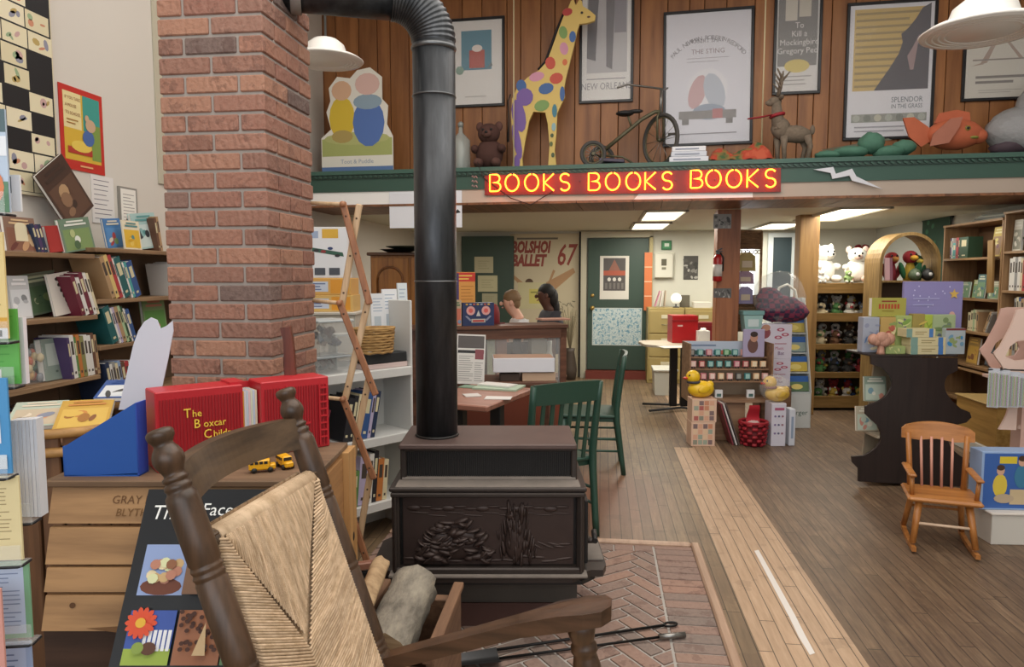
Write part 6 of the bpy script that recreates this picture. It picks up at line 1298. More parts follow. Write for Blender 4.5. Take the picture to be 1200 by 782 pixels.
for lb, x0, y0, x1, y1, c in (('tan paper bag with green top hanging on the woven screen', 864, 296, 884, 318, '#a5925a'), ('striped mauve bag hanging below the tan one on the woven screen', 862, 318, 882, 333, '#9a7f8f'), ('lilac card bag hanging lowest on the woven screen', 863, 336, 881, 356, '#8f86a5')):
    a = WK.rect(x0, y0, x1, y1, -.03); w_ = a[2] - a[0]; h_ = a[3] - a[1]; t = thing('hanging_bag', lb, 'bag', WK.w((a[0] + a[2]) / 2, -.05, a[1]), WK.rz, 'bags on the woven screen'); m = MB(); m.prism([(-w_ / 2, 0), (w_ / 2, 0), (w_ * .46, h_ * .8), (w_ * .2, h_), (-w_ * .2, h_), (-w_ * .46, h_ * .8)], -.02, .03, mat(c, .6, var=.2, vs=30)); m.layer = 80; m.irect(-w_ * .3, h_ * .2, w_ * .3, h_ * .55, mat('#c9b9a0', .6)); m.build('bag', t); m = MB(); m.tube([(-.02, .0, h_), (0, .035, h_ + .05), (.02, .0, h_)], .003, WIRE, 5); m.build('hook', t)
# white floor display of board books
FD = camframe(6.85); a = FD.rect(924, 350, 950, 490, 0); fd_ = thing('book_dump_bin', 'white cardboard floor display of blue and yellow board books', 'display stand', FD.w((a[0] + a[2]) / 2, 0, 0), FD.rz); w_ = (a[2] - a[0]) / 2 + .02; WC = mat('#d3d8d6', .5); zt_ = a[3]
m = MB()
for s in (-1, 1):
    vs = [(s * w_, 0, 0), (s * w_, .3, 0), (s * w_, .3, zt_), (s * w_, .22, zt_), (s * w_, .0, .35)]; m.add(vs + [(v[0] - s * .006, v[1], v[2]) for v in vs], [(0, 1, 2, 3, 4), (9, 8, 7, 6, 5), (0, 4, 9, 5), (4, 3, 8, 9), (3, 2, 7, 8), (2, 1, 6, 7)], WC)
m.b2((-w_, 0, 0), (w_, .006, .34), WC); m.b2((-w_, .294, 0), (w_, .3, zt_), WC); m.layer = 3; m.text('urger', .02, .13, .07, mat('#4a6a5f', .5)); m.build('stand', fd_)
for k in range(4): MB().b2((-w_ + .006, .02 + .05 * k, .34 + k * .19), (w_ - .006, .2 + .02 * k, .35 + k * .19), WC).build('ledge', fd_)
for k in range(4):
    y = .03 + .05 * k; z = .352 + k * .19; cs_ = [('#5f7a5a', 'green'), ('#c9b04a', 'yellow'), ('#8fa09a', 'grey'), ('#c9b75a', 'ochre')][k]
    facebook('board_book', cs_[1] + ' board book with a blue top edge on the ' + ['lowest', 'second', 'third', 'topmost'][k] + ' ledge of the floor display', 'book', FD.w((a[0] + a[2]) / 2, y, z), FD.rz, w_ * 1.8, .15, .03, mat('#2f5fa5', .45), [cs_[0], '#dcc85a', '#4f7a5a', '#c98a4a'], 50 + k, .22, 0, 'board books on the white floor display', lambda b, w, h, M, c=cs_[0]: (b.irect(-w * .5, 0, w * .5, h * .62, mat(c, .45), M), b.iell(0, h * .3, w * .25, h * .18, mat('#e0cf7a', .45), M)))
tr = thing('tube_rack', 'white curved tube frame rising behind the floor display', 'rack', FD.w(FD.hit(935, 400)[0], .36, 0), FD.rz); pts = [(-.1, 0, .02), (-.1, 0, 1.25), (-.06, 0, 1.37), (.02, 0, 1.4), (.1, 0, 1.34), (.13, 0, 1.2), (.15, 0, .02)]; MB().tube(pts, .014, mat('#d9d9cf', .4), 8).build('tube', tr); MB().tube([(-.1, 0, .3), (.145, 0, .3)], .01, mat('#d9d9cf', .4), 8).build('crossbar', tr)
# ================================================================== PLUSH RACK
PR = camframe(7.75); PL_ = wood('#8a6a3c', '#64491f', 'x', 3, .5); a = PR.rect(953, 332, 1031, 478, 0); W_ = a[2] - a[0]; zt_ = a[3]
pr_ = thing('plush_rack', 'tan wooden rack of five deep bins full of soft toys', 'rack', PR.w((a[0] + a[2]) / 2, 0, 0), PR.rz); hw = W_ / 2
lips = [(PR.hit(990, y0)[1], PR.hit(990, y1)[1]) for y0, y1 in ((332, 344), (367, 377), (403, 410), (436, 443), (464, 478))]
for s in (-1, 1): MB().b2((s * hw - .018 * (s > 0), .0, 0), (s * hw + .018 * (s < 0), .4, zt_), PL_).build('side_panel', pr_)
MB().b2((-hw + .018, .385, 0), (hw - .018, .4, zt_), wood('#5f4828', '#453218', 'x', 3)).build('back_panel', pr_)
names_ = ['top', 'second', 'third', 'fourth', 'bottom']
for k, (z1, z0) in enumerate(lips):
    z0 = max(z0, .01); MB().b2((-hw + .018, -.012, z0), (hw - .018, .006, z1), PL_, .003).build('bin_lip', pr_); MB().b2((-hw + .018, .006, z0 if k else z1 - .015), (hw - .018, .385, z0 + .015 if k else z1), PL_).build('bin_floor', pr_)
def plush(label, loc, s, c1, c2, seed, rz=0.0, group=None, name='plush_toy', big=False, lie=0.0):
    rnd = random.Random(seed); A = mat(c1, .9, var=.08, vs=40); B = mat(c2, .9, var=.08, vs=40); K_ = mat('#1c1a1a', .4); m = MB(); M = T(0, 0, s * .42, rx=lie)
    m.ball((0, 0, 0), (.4 * s, .34 * s, .42 * s), A, M, 12); m.ball((0, -.08 * s, .55 * s), (.32 * s, .3 * s, .28 * s), A, M, 12); m.ball((0, -.34 * s, .5 * s), (.15 * s, .12 * s, .11 * s), B, M, 8); m.ball((0, -.45 * s, .53 * s), (.05 * s, .04 * s, .04 * s), K_, M, 6)
    for q_ in (-1, 1):
        m.ball((q_ * .27 * s, -.02 * s, .75 * s), (.11 * s, .06 * s, .14 * s), B, M, 8); m.ball((q_ * .12 * s, -.34 * s, .62 * s), (.035 * s, .03 * s, .04 * s), K_, M, 6); m.ball((q_ * .38 * s, -.15 * s, .12 * s), (.12 * s, .22 * s, .12 * s), A, M, 8); m.ball((q_ * .25 * s, -.32 * s, -.28 * s), (.14 * s, .26 * s, .13 * s), B, M, 8)
    return tag(m.build(name, None, loc, rz), label, 'soft toy', group)
PC = {'white': '#d9d4c8', 'black': '#3a3836', 'green': '#4f7a45', 'red': '#a5383a', 'grey': '#8a8880', 'brown': '#6f4f38', 'yellow': '#c9a84a', 'cream': '#c9b894', 'pink': '#c98f94', 'blue': '#4a5f8a'}
plan = [(1, ['cream', 'black', 'green', 'white', 'white', 'white', 'grey'], .17), (2, ['cream', 'white', 'brown', 'white', 'black', 'brown', 'grey'], .15), (3, ['green', 'grey', 'black', 'white', 'black', 'green', 'red'], .15), (4, ['green', 'white', 'yellow', 'red', 'white', 'red', 'yellow'], .14)]
for bi, cs_, s in plan:
    n = 7
    for k, c in enumerate(cs_):
        x = (-hw + .13 + (2 * hw - .26) * (k // 2) / 3) if k % 2 == 0 else (-hw + .21 + (2 * hw - .42) * (k // 2) / 2); c2 = list(PC)[(k * 3 + bi) % len(PC)]; z = lips[bi][1] + .018; z = max(z, .03)
        y = .13 + .15 * (k % 2); s = .15
        plush('%s and %s soft toy, %s from the tan post in the %s rack bin' % (c, c2 if c2 != c else 'mixed', ORD[k], names_[bi]), PR.w((a[0] + a[2]) / 2 + x, y, z + .07 * (k % 2)), s, PC[c], PC[c2], k + bi * 10, PR.rz + .5 * ((k % 3) - 1), 'soft toys in the plush rack')
zz_ = lips[0][0] + .002
WHP = '#f0efe8'
def bigplush(label, px, s, seed, rz, c2): plush(label, PR.w(PR.hit(px, 330, .1)[0], .27, zz_), s, WHP, c2, seed, PR.rz + rz, 'big white soft toys on the plush rack')
bigplush('largest white soft toy sitting on top of the plush rack by the tan post', 972, .335, 1, .3, '#ece9df'); bigplush('white soft toy with rosy muzzle sitting second on top of the plush rack', 1012, .315, 2, -.3, '#dcbcae')
plush('small green and white soft toy between the large white ones on the plush rack', PR.w(PR.hit(992, 330, .06)[0], .03, zz_), .11, '#8aa56a', '#dcd9c9', 5, PR.rz, 'big white soft toys on the plush rack')
plush('small wrapped white soft toy at the post end of the plush rack top', PR.w(PR.hit(957, 330, .1)[0] + .02, .03, zz_), .11, '#dedcd6', '#c9c9c4', 6, PR.rz, 'big white soft toys on the plush rack')
fw_ = thing('red_bow', 'dark red bow hung on the back wall above the white soft toys', 'bow', BW.w(BW.hit(1010, 291, -.03)[0], -.03, BW.hit(1010, 291, -.03)[1]), 0); m = MB()
for s in (-1, 1): m.ball((s * .05, 0, .012), (.05, .02, .038), mat('#8a1f2a', .6), None, 10, .1, (0, s * .3, 0))
m.ball((0, -.01, 0), (.02, .02, .02), mat('#8a1f2a', .6)); m.build('bow', fw_)
# ================================================================== ARCHED WICKER STAND with puppets
AR = camframe(6.9); a = AR.rect(1031, 272, 1103, 345, 0); W_ = a[2] - a[0]; cxm = (a[0] + a[2]) / 2; rad = W_ / 2; zsp = a[3] - rad; RAT = wood('#8f7344', '#664c26', 'z', 8, .6)
sz1 = AR.hit(1066, 329)[1]
ar = thing('arched_stand', 'rattan stand with an arched top holding bright puppets', 'display stand', AR.w(cxm, 0, 0), AR.rz)
def archband(y0, y1, r0, r1):
    m = MB(); pts = [(-1, 0)] ; n = 20; vs = []; prof = [(-1, .0)] + [(-math.cos(PI * i / n), math.sin(PI * i / n)) for i in range(n + 1)] + [(1, 0)]
    zs_ = [0] + [zsp + r1 * p[1] for p in prof[1:-1]] + [0]
    for i, p in enumerate(prof):
        for r, y in ((r1, y0), (r1, y1), (r0, y1), (r0, y0)):
            z = 0 if i in (0, len(prof) - 1) else zsp + r * p[1]; vs.append((r * p[0], y, z))
    fs = [(i * 4 + k, i * 4 + (k + 1) % 4, i * 4 + 4 + (k + 1) % 4, i * 4 + 4 + k) for i in range(len(prof) - 1) for k in range(4)]; m.add(vs, fs, RAT); return m
MB().b2((-rad + .02, .27, .02), (rad - .02, .285, sz1 - .02), mat('#4f3f2c', .8)).build('back_panel', ar)
archband(0, .03, rad - .03, rad).build('front_hoop', ar); archband(.03, .3, rad - .012, rad).build('arched_side', ar)
for z in (sz1, sz1 - .4, sz1 - .8): MB().b2((-rad + .02, .0, z - .02), (rad - .02, .3, z), RAT, .003).build('shelf', ar)
def puppet(label, px, cols, s, seed, y=.12):
    t = thing('hand_puppet', label, 'puppet', AR.w(AR.hit(px, 320)[0], y, sz1 + .001), AR.rz, 'puppets in the arched stand'); m = MB(); m.lathe([(.13 * s, 0), (.12 * s, .2 * s), (.07 * s, .4 * s)], mat(cols[0], .8), 14); m.build('body', t); m = MB(); m.ball((0, 0, .52 * s), (.16 * s, .15 * s, .15 * s), mat(cols[1], .8), None, 12); m.build('head', t); MB().ball((0, -.16 * s, .5 * s), (.08 * s, .11 * s, .06 * s), mat(cols[2], .7), None, 10).build('beak', t)
    for q_ in (-1, 1): MB().ball((q_ * .17 * s, .0, .22 * s), (.06 * s, .08 * s, .2 * s), mat(cols[3], .8), None, 10, 0, (0, q_ * .3, 0)).build('wing', t); MB().ball((q_ * .06 * s, -.13 * s, .58 * s), .025 * s, mat('#161616', .3), None, 6).build('eye', t)
puppet('red headed puppet with yellow beak and green wings in the arched stand', 1074, ['#a58a2a', '#8f2028', '#c9972e', '#1f5a36'], .44, 1)
puppet('dark red puppet nearer the plush rack in the arched stand', 1057, ['#7a1f2a', '#a02a2a', '#b9803a', '#8a2a2a'], .42, 2, .2)
puppet('green puppet at the far side of the arched stand', 1087, ['#1f5a36', '#2a4a2f', '#c9b04a', '#174a2c'], .38, 3, .2)
for k, (px, c, l_) in enumerate(((1043, '#c9a0a5', 'pink book'), (1049, '#8a5a6a', 'mauve book'))): facebook('book', l_ + ' standing at the edge of the arched stand', 'book', AR.w(AR.hit(px, 328)[0], .05 + .04 * k, sz1 + .001), AR.rz, .05, .22, .015, mat(c, .5), None, k, .1)
for k, (px, c, l_) in enumerate(((1074, '#5a6a4f', 'grey green'), (1089, '#2a2a2a', 'black ringed'))): t = MB(); t.lathe([(.02, 0), (.055, .03), (.06, .06), (.04, .1), (.01, .12)], mat(c, .5), 16); t.ball((0, -.05, .06), .02, mat('#c9c9c4', .5), None, 8); tag(t.build('round_ornament', None, AR.w(AR.hit(px, 328)[0], .035, sz1 + .001), AR.rz), l_ + ' round ornament in front of the puppets', 'ornament')
# ================================================================== DARK CUT-OUT DISPLAY and puzzles
DD = camframe(4.92); DBR = wood('#2c201d', '#1f1614', 'z', 4, .5, .03)
def px2(pts, y=0): return [DD.hit(*p, y) for p in pts]
def arc(p0, pm, p1, n=9):
    out = []
    for i in range(n + 1):
        t = i / n; out.append(((1 - t) ** 2 * p0[0] + 2 * t * (1 - t) * pm[0] + t * t * p1[0], (1 - t) ** 2 * p0[1] + 2 * t * (1 - t) * pm[1] + t * t * p1[1]))
    return out
outl = [(1122, 430), (1020, 428), (1021, 437)] + arc((1034, 441), (1058, 462), (1030, 480)) + [(1014, 486), (1014, 495), (1022, 503)] + arc((1028, 508), (1042, 530), (1012, 544)) + [(998, 545), (999, 552), (1006, 559), (1006, 574), (1125, 580), (1127, 566), (1140, 556)] + arc((1128, 546), (1098, 528), (1120, 508)) + [(1132, 505), (1138, 499), (1136, 493)] + arc((1126, 489), (1098, 468), (1110, 450)) + [(1122, 444)]
op = px2(outl); z0 = min(p[1] for p in op); op = [(p[0], p[1] - z0) for p in op]; ztp = max(p[1] for p in op); cxm = sum(p[0] for p in op) / len(op)
dd_ = thing('cutout_display', 'dark brown cut out display stand piled with puzzle boxes', 'display stand', DD.w(cxm, 0, 0), DD.rz)
op = [(p[0] - cxm, p[1]) for p in op]
MB().prism(op[::-1], 0, .02, DBR).build('front_panel', dd_); MB().prism([(-.22, 0), (.3, 0), (.2, ztp), (-.14, ztp)], .3, .32, mat('#a59a86', .6)).build('rear_panel', dd_)
xs0 = min(p[0] for p in op); tpx = [p[0] for p in op if p[1] > ztp - .02]
for z, x0, x1 in ((ztp, min(tpx), max(tpx)), (.58, -.2, .2), (.36, -.25, .3), (.1, -.25, .25)): MB().b2((x0, .0 if z == ztp else .02, z - .0 if z == ztp else z - .018), (x1, .37 if z == ztp else .33, z + .012 if z == ztp else z), DBR if z == ztp else mat('#a59a86', .6)).build('shelf', dd_)
for k, (x, z, c, l_) in enumerate(((-.2, .582, '#8a9a8a', 'grey green book in the upper gap of the dark display'), (.2, .582, '#c9b44a', 'yellow and white booklet in the upper gap of the dark display by the glass case'), (-.25, .362, '#b5ab96', 'beige folder in the lower gap of the dark display'), (.25, .362, '#9aa59a', 'grey card in the lower gap of the dark display'))): facebook('book', l_, 'book', DD.w(cxm + x, .16, z), DD.rz + .0, .16, .18, .02, mat(c, .5), ['#b9c4b4', '#c98a7a', '#7a9aa5', '#d9d4c4'], 70 + k, .12)
ZD = z0 * 0 + ztp + .0125
def pz(name, label, x0, y0, x1, y1, y, dep, color, art, zs_=None, grp='puzzle boxes on the dark display'): return boxthing(name, label, 'box', DD, x0, y0, x1, y1, y, dep, color, ZD if zs_ is None else zs_, art, grp)
def blobs(cols, seed, n=10):
    def f(b, w, h, M):
        rnd = random.Random(seed)
        for k in range(n): b.iell(rnd.uniform(-.38, .38) * w, rnd.uniform(.12, .88) * h, w * rnd.uniform(.05, .16), h * rnd.uniform(.05, .14), mat(rnd.choice(cols), .45), M, 8, rnd.random() * 3)
    return f
def art_fairy(b, w, h, M):
    for k in range(16): rnd = random.Random(k); b.iell(rnd.uniform(-.42, .3) * w, rnd.uniform(.45, .95) * h, w * .012, h * .012, mat('#cfcdea', .4), M, 6)
    lines(b, -w * .35, h * .62, w * .1, h * .8, 2, mat('#a5a3cf', .4), M, .2)
    b.ink([(w * .0, h * .3), (w * .25, h * .35), (w * .32, h * .5), (w * .1, h * .5)], mat('#c97a9a', .4), M); b.iell(w * .32, h * .52, w * .05, h * .05, mat('#dcb0a0', .4), M); b.iell(w * .26, h * .44, w * .06, h * .05, mat('#d9d3e6', .4), M)
    st = []
    for k in range(10): r = (.09 if k % 2 == 0 else .04) * w; q_ = PI / 2 + k * PI / 5; st.append((w * .34 + r * math.cos(q_), h * .82 + r * math.sin(q_)))
    b.ink(st, mat('#d9b35a', .4), M)
pz('puzzle_board', 'large lilac picture board with a star and a pink figure behind the puzzle boxes', 1058, 330, 1127, 425, .27, .03, '#8f88bb', art_fairy)
bl = ['#c9a04a', '#8a9a5a', '#5f7fae', '#b05a4a', '#dcd0a0']
pz('puzzle_box', 'blue and cream box standing at the plush rack end of the dark display', 1011, 372, 1030, 425, .16, .08, '#9fa5b4', blobs(['#5f7fae', '#d9cfae', '#b07a8a', '#8a8fa5'], 1))
pz('puzzle_box', 'ochre box standing behind the pink wooden flower', 1031, 372, 1049, 425, .17, .08, '#b9995a', blobs(bl, 2))
pz('puzzle_box', 'purple and green box standing in the middle of the dark display', 1049, 370, 1068, 425, .18, .07, '#9fae6a', blobs(['#5f4a7a', '#c9cf8a', '#7a9a4a'], 3))
pz('puzzle_box', 'tall olive box with brown figures standing beside the yellow green one', 1069, 368, 1083, 425, .17, .06, '#9a8a4a', blobs(['#7a4a34', '#c9b05a', '#5f6f3a'], 4))
pz('puzzle_box', 'slim yellow green box standing near the large picture board', 1083, 369, 1092, 425, .17, .06, '#a9bb4a', blobs(['#8aa03a', '#c9d07a'], 5, 4))
pz('puzzle_box', 'grey green landscape box standing at the glass case end', 1092, 369, 1119, 425, .18, .06, '#a5b58a', blobs(['#7a8f5f', '#c9cfc0', '#6f7a8a'], 6))
def art_lab(b, w, h, M): b.irect(-w * .5, 0, -w * .3, h, mat('#7a9a8f', .4), M); b.irect(w * .28, 0, w * .42, h, mat('#4a7ab5', .4), M); lines(b, -w * .2, h * .25, w * .2, h * .75, 2, mat('#8a7a4a', .5), M, .3)
zz0 = ZD
for k, (y0, y1, lb) in enumerate(((414, 424, 'lowest'), (404, 414, 'middle'), (394, 404, 'topmost'))):
    h_ = DD.hit(1085, y0, .04)[1] - DD.hit(1085, y1, .04)[1]; x0, x1 = ((1066, 1107), (1066, 1107), (1061, 1095))[k]
    aa = DD.rect(x0, y0, x1, y1, .04); m = MB(); w_ = aa[2] - aa[0]; m.b2((-w_ / 2, 0, 0), (w_ / 2, .12, h_ - .001), mat('#cfc49a', .45), .002); art_lab(m, w_, h_, T()); tag(m.build('puzzle_box', None, DD.w((aa[0] + aa[2]) / 2, .03, zz0), DD.rz), lb + ' of the flat cream puzzle boxes stacked on the dark display', 'box', 'flat cream puzzle boxes'); zz0 += h_
pz('puzzle_box', 'greenish flat box lying beside the pink wooden flower', 1038, 406, 1061, 425, .06, .09, '#98a86a', blobs(['#c9c98a', '#6f8a6a'], 8, 5))
pz('puzzle_box', 'pale blue box with a dark red heading at the end of the dark display', 1108, 385, 1131, 425, .04, .05, '#a9b4b9', lambda b, w, h, M: (b.irect(-w * .5, h * .92, w * .5, h, mat('#7a3a3a', .4), M), blobs(['#8fa06a', '#6f9ab5', '#c9cfae', '#3f8ac0'], 9)(b, w, h * .8, M)))
facebook('puzzle_box', 'yellow green box with red lettering perched on the standing puzzle boxes', 'box', DD.w(DD.hit(1043, 372, .18)[0], .2, DD.hit(1043, 371.5, .18)[1]), DD.rz, DD.hit(1063, 360, .2)[0] - DD.hit(1023, 360, .2)[0], .135, .05, mat('#a5a04a', .45), None, 3, .0, 0, 'puzzle boxes on the dark display', lambda b, w, h, M: (b.irect(-w * .22, h * .78, w * .22, h * .86, mat('#8a3a2a', .45), M), [b.irect(-w * .3 + k * w * .09, h * .42, -w * .24 + k * w * .09, h * .68, mat('#b0482a', .45), M) for k in range(7)], b.irect(-w * .2, h * .28, w * .15, h * .33, mat('#8a7a2a', .45), M)))
hp = thing('wooden_flower', 'pinkish wooden flower on a stem at the front of the dark display', 'toy', DD.w(DD.hit(1035, 425, .02)[0], .06, ZD), DD.rz); PK = wood('#c99a86', '#a5765f', 'z', 8, .6)
s_ = DD.hit(1035, 392, .02)[1] - ZD
MB().lathe([(.03, 0), (.024, .02), (.02, s_ * .5), (.03, s_ * .6)], PK, 14).build('stem', hp)
for k, (x, z, r, an) in enumerate(((-.05, .72, .045, .5), (0, .8, .05, 0), (.05, .74, .05, -.5), (.02, .66, .05, -.2), (-.03, .64, .04, .3))): MB().ball((x, -.01 * (k % 2), s_ * z), (r, .03, r * .9), PK, None, 10, 0, (0, an, 0)).build('petal', hp)
# ================================================================== RIGHT WALL BOOKCASES
RBW = wood('#a5815a', '#7a5a3a', 'x', 3, .5); RBV = wood('#a8845c', '#7c5c3c', 'z', 3, .5); RBB = mat('#6f5138', .7)
def rz_(px, py): return RW.hit(px, py, -.35)
xA0, xA1 = rz_(1105, 300)[0], rz_(1174, 300)[0]; xB0 = xA1 + .012; xB1 = -5.0
zA = [rz_(1140, y)[1] for y in (302, 350, 389, 429)] + [.62, .32, .08]; tA = 1.965; zB = [rz_(1190, y)[1] for y in (294, 341, 384, 430)] + [.6, .3, .08]; tB = 2.01
def caseR(label, x0, x1, zs_, top):
    c = case('bookcase', label, RW, x0, x1, .33, zs_, top, RBV, RBW, RBB, y1=-.02); MB().b2((-.005, -.01, top), (x1 - x0 + .005, .33, top + .022), RBW, .003).build('top_board', c); return c
caseR('tall tan bookcase on the side wall with brochures on top', xA0, xA1, zA, tA); caseR('taller tan bookcase at the frame edge beyond the pink display', xB0, xB1, zB, tB)
ga = 'books in the side wall bookcases'
row(RW, xA0 + .1, -.33, zA[0], [('purple', .03, .2), ('white', .02, .2), ('turquoise', .06, .15), ('red', .05, .2), ('black', .02, .2), ('dark green', .16, .2)], 0, 'on the top shelf of the bookcase with brochures on it', ga, .15)
h0_ = rz_(1160, 300); facebook('book', 'yellow picture book face out on the top shelf of the side bookcase', 'book', RW.w(h0_[0], -.31, zA[0] + .001), RW.rz, .16, .26, .02, mat('#b9a04a', .5), ['#8a6a4a', '#c9b86a', '#6f4a5a', '#d9cf9a'], 61, .12, 0, ga)
facebook('book', 'yellow book with an orange figure behind the others on the top shelf', 'book', RW.w(rz_(1147, 300)[0], -.12, zA[0] + .001), RW.rz, .14, .27, .02, mat('#c9b03a', .5), ['#c9863a', '#8a6a2a', '#d9c04a', '#a5923a'], 62, .05, 0, ga)
for k, (px, w_, h_, c, l_) in enumerate(((1122, .2, .15, '#7f9a8a', 'pale green'), (1132, .12, .17, '#9aa56a', 'olive'), (1141, .14, .22, '#5f7f80', 'grey teal'), (1150, .12, .15, '#8fa59a', 'misty'), (1158, .12, .16, '#b5b09a', 'cream'))): facebook('book', l_ + ' small picture book face out on the second shelf of the side bookcase', 'book', RW.w(rz_(px, 345)[0], -.3 + .03 * (k % 2), zA[1] + .001), RW.rz, w_, h_, .015, mat(c, .5), ['#7a9a7a', '#c9c49a', '#5a7a8a', '#d9d9c4'], 80 + k, .1, 0, ga)
row(RW, xA0 + .45, -.3, zA[2], [('cream', .05, .17), ('cream', .04, .19), ('light green', .03, .2), ('cream', .03, .2), ('tan', .03, .18)], 0, 'on the third shelf of the bookcase with brochures on it', ga, .15)
row(RW, xA0 + .72, -.3, zA[2], [('tan', .03, .21), ('grey', .02, .2)], -.5, 'leaning on the third shelf of the bookcase with brochures on it', ga, .15)
facebook('book', 'brown picture book with an orange picture low in the side bookcase', 'book', RW.w(xA0 + .55, -.3, zA[3] + .001), RW.rz, .2, .25, .02, mat('#a5824a', .5), ['#c9a04a', '#8a5a3a', '#b9834a', '#d9b05a'], 91, .1, 0, ga)
facebook('book', 'dark picture book low in the side bookcase', 'book', RW.w(xA0 + .82, -.28, zA[3] + .001), RW.rz, .17, .24, .02, mat('#3a3f44', .5), ['#5f6a70', '#2a2a2f', '#7a7f84', '#4a4f54'], 92, .1, .1, ga)
tag(MB().b2((-.045, -.01, 0), (.045, .01, .46), wood('#9a7744', '#74541f', 'z', 3), .003).build('shelf_board', None, RW.w(rz_(1166, 330)[0], -.385, zA[1] + .06), 0, (0, -.05, RW.rz)), 'loose tan board leaning against the side bookcase front', 'board')
row(RW, xB0 + .08, -.33, zB[1], [('white', .04, .27), ('white', .035, .28), ('grey', .04, .27), ('white', .04, .28), ('cream', .03, .27), ('red', .05, .25), ('orange', .06, .22), ('white', .04, .26), ('grey', .04, .27), ('tan', .04, .25), ('white', .04, .26)], 0, 'on the second shelf of the bookcase at the frame edge', ga, .2)
row(RW, xB0 + .2, -.33, zB[2], [('grey', .03, .24), ('cream', .03, .25), ('blue', .03, .25), ('tan', .04, .24), ('white', .03, .25), ('maroon', .04, .24), ('navy', .04, .25), ('cream', .04, .24)], .1, 'on the third shelf of the bookcase at the frame edge', ga, .2)
row(RW, xB0 + .1, -.33, zB[3], [('cream', .04, .22), ('tan', .04, .24), ('grey', .04, .23), ('brown', .04, .24), ('white', .05, .22), ('navy', .04, .24)], 0, 'on the fourth shelf of the bookcase at the frame edge', ga, .2)
facebook('book', 'white edged picture book standing on the top shelf at the frame edge', 'book', RW.w(xB0 + .1, -.3, zB[0] + .001), RW.rz, .12, .26, .02, mat('#cfcabb', .5), ['#8a8a7a', '#c9c4b4', '#6a6a5f', '#dcd9cf'], 95, .05, 0, ga)
pl2 = thing('flower_arrangement', 'red flowers with dark leaves on the top shelf at the frame edge', 'flowers', RW.w(xB0 + .36, -.22, zB[0] + .001), RW.rz); m = MB(); m.lathe([(.06, 0), (.08, .06), (.07, .1)], mat('#2a2a26', .5), 14); m.build('pot', pl2); m = MB(); rnd = random.Random(5)
for k in range(22): m.ball((rnd.uniform(-.14, .14), rnd.uniform(-.06, .06), .08 + rnd.uniform(0, .1)), (.04, .02, .03), mat('#22301f', .7), None, 6, .2, (rnd.random(), rnd.random(), rnd.random()))
m.build('leaves', pl2); m = MB()
for k in range(7): m.ball((rnd.uniform(-.1, .1), rnd.uniform(-.07, .03), .17 + rnd.uniform(0, .04)), (.032, .03, .025), mat('#a5243a', .6), None, 8, .15)
m.build('blooms', pl2)
brt = thing('brochure_pile', 'pile of grey brochures lying on the side bookcase', 'brochures', RW.w((xA0 + xA1) / 2 + .15, -.2, tA + .022), RW.rz); m = MB()
for k in range(4): m.box((.02 * k, .01 * k, .008 + .016 * k), (.5 - .06 * k, .2, .014), mat(['#6f7268', '#4a4d48', '#8a8c80', '#55584c'][k], .5), (0, 0, .1 * k))
m.build('brochures', brt)
gb = thing('green_banner', 'dark green hanging banner on the side wall behind the arched stand', 'banner', RW.w(0, 0, 0), RW.rz); a = RW.rect(1080, 257, 1112, 338, -.03); m = MB(); m.b2((a[0], -.035, a[1]), (a[2], -.03, a[3]), mat('#17412f', .7, var=.2, vs=30)); m.layer = 120; rnd = random.Random(8)
for k in range(12): m.iell(a[0] + (a[2] - a[0]) * rnd.random(), a[1] + (a[3] - a[1]) * rnd.random(), .04, .03, mat('#2a6a4a', .6), None, 7, rnd.random())
m.build('cloth', gb); MB().tube([(a[0] - .03, -.02, a[3]), (a[2] + .03, -.02, a[3])], .012, WIRE, 8).build('rod', gb)
# ================================================================== GLASS CASE, PINK DISPLAY, BLUE BOX
GC = RW; gy_ = -.62; xg0 = RW.hit(1121, 470, gy_)[0]; xg1 = RW.hit(1168, 490, gy_)[0]; zg = RW.hit(1135, 467, gy_)[1]
gc_ = thing('toy_case', 'low tan bench with a white base along the side bookcases', 'bench', RW.w(xg0, gy_, 0), RW.rz); lg = xg1 - xg0
MB().b2((0, 0, .1), (lg, .26, zg), wood('#b08a4a', '#8a672f', 'x', 3, .5), .004).build('body', gc_); MB().b2((-.02, -.02, 0), (lg + .02, .26, .1), mat('#c9c6bd', .5), .004).build('base', gc_); MB().b2((-.01, -.015, zg), (lg + .01, .26, zg + .012), mat('#bda069', .4), .003).build('top', gc_)
GC = camframe(RW.w((xg0 + xg1) / 2 - .1, gy_ + .02, 0).dot(FV), .25)
a = GC.rect(1117, 434, 1152, 466, .05); w_ = a[2] - a[0]; h_ = a[3] - zg; cb_ = thing('plush_box', 'clear fronted white box of tiny soft toys on the low tan bench', 'box', GC.w((a[0] + a[2]) / 2, .05, zg + .0125), GC.rz); m = MB(); WB2 = mat('#c4c2bc', .4)
m.b2((-w_ / 2, .18, 0), (w_ / 2, .19, h_), WB2); m.b2((-w_ / 2, 0, 0), (w_ / 2, .19, .02), WB2); m.b2((-w_ / 2, 0, h_ - .03), (w_ / 2, .19, h_), WB2)
for s in (-1, 1): m.b2((s * w_ / 2 - .02 * (s > 0), 0, 0), (s * w_ / 2 + .02 * (s < 0), .19, h_), WB2)
m.build('tray', cb_); m = MB(); rnd = random.Random(4)
for k in range(16): m.ball((rnd.uniform(-.4, .4) * w_, rnd.uniform(.04, .14), h_ * rnd.uniform(.12, .75)), (.03, .025, .026), mat(rnd.choice(['#c9c4b4', '#2a2a2a', '#7a8a8a', '#b05a6a', '#5a7a8a', '#dcd9d0']), .8), None, 7, .1)
m.build('tiny_toys', cb_); MB().b2((-w_ / 2, -.004, .0), (w_ / 2, -.001, h_), glassmat()).build('clear_front', cb_)
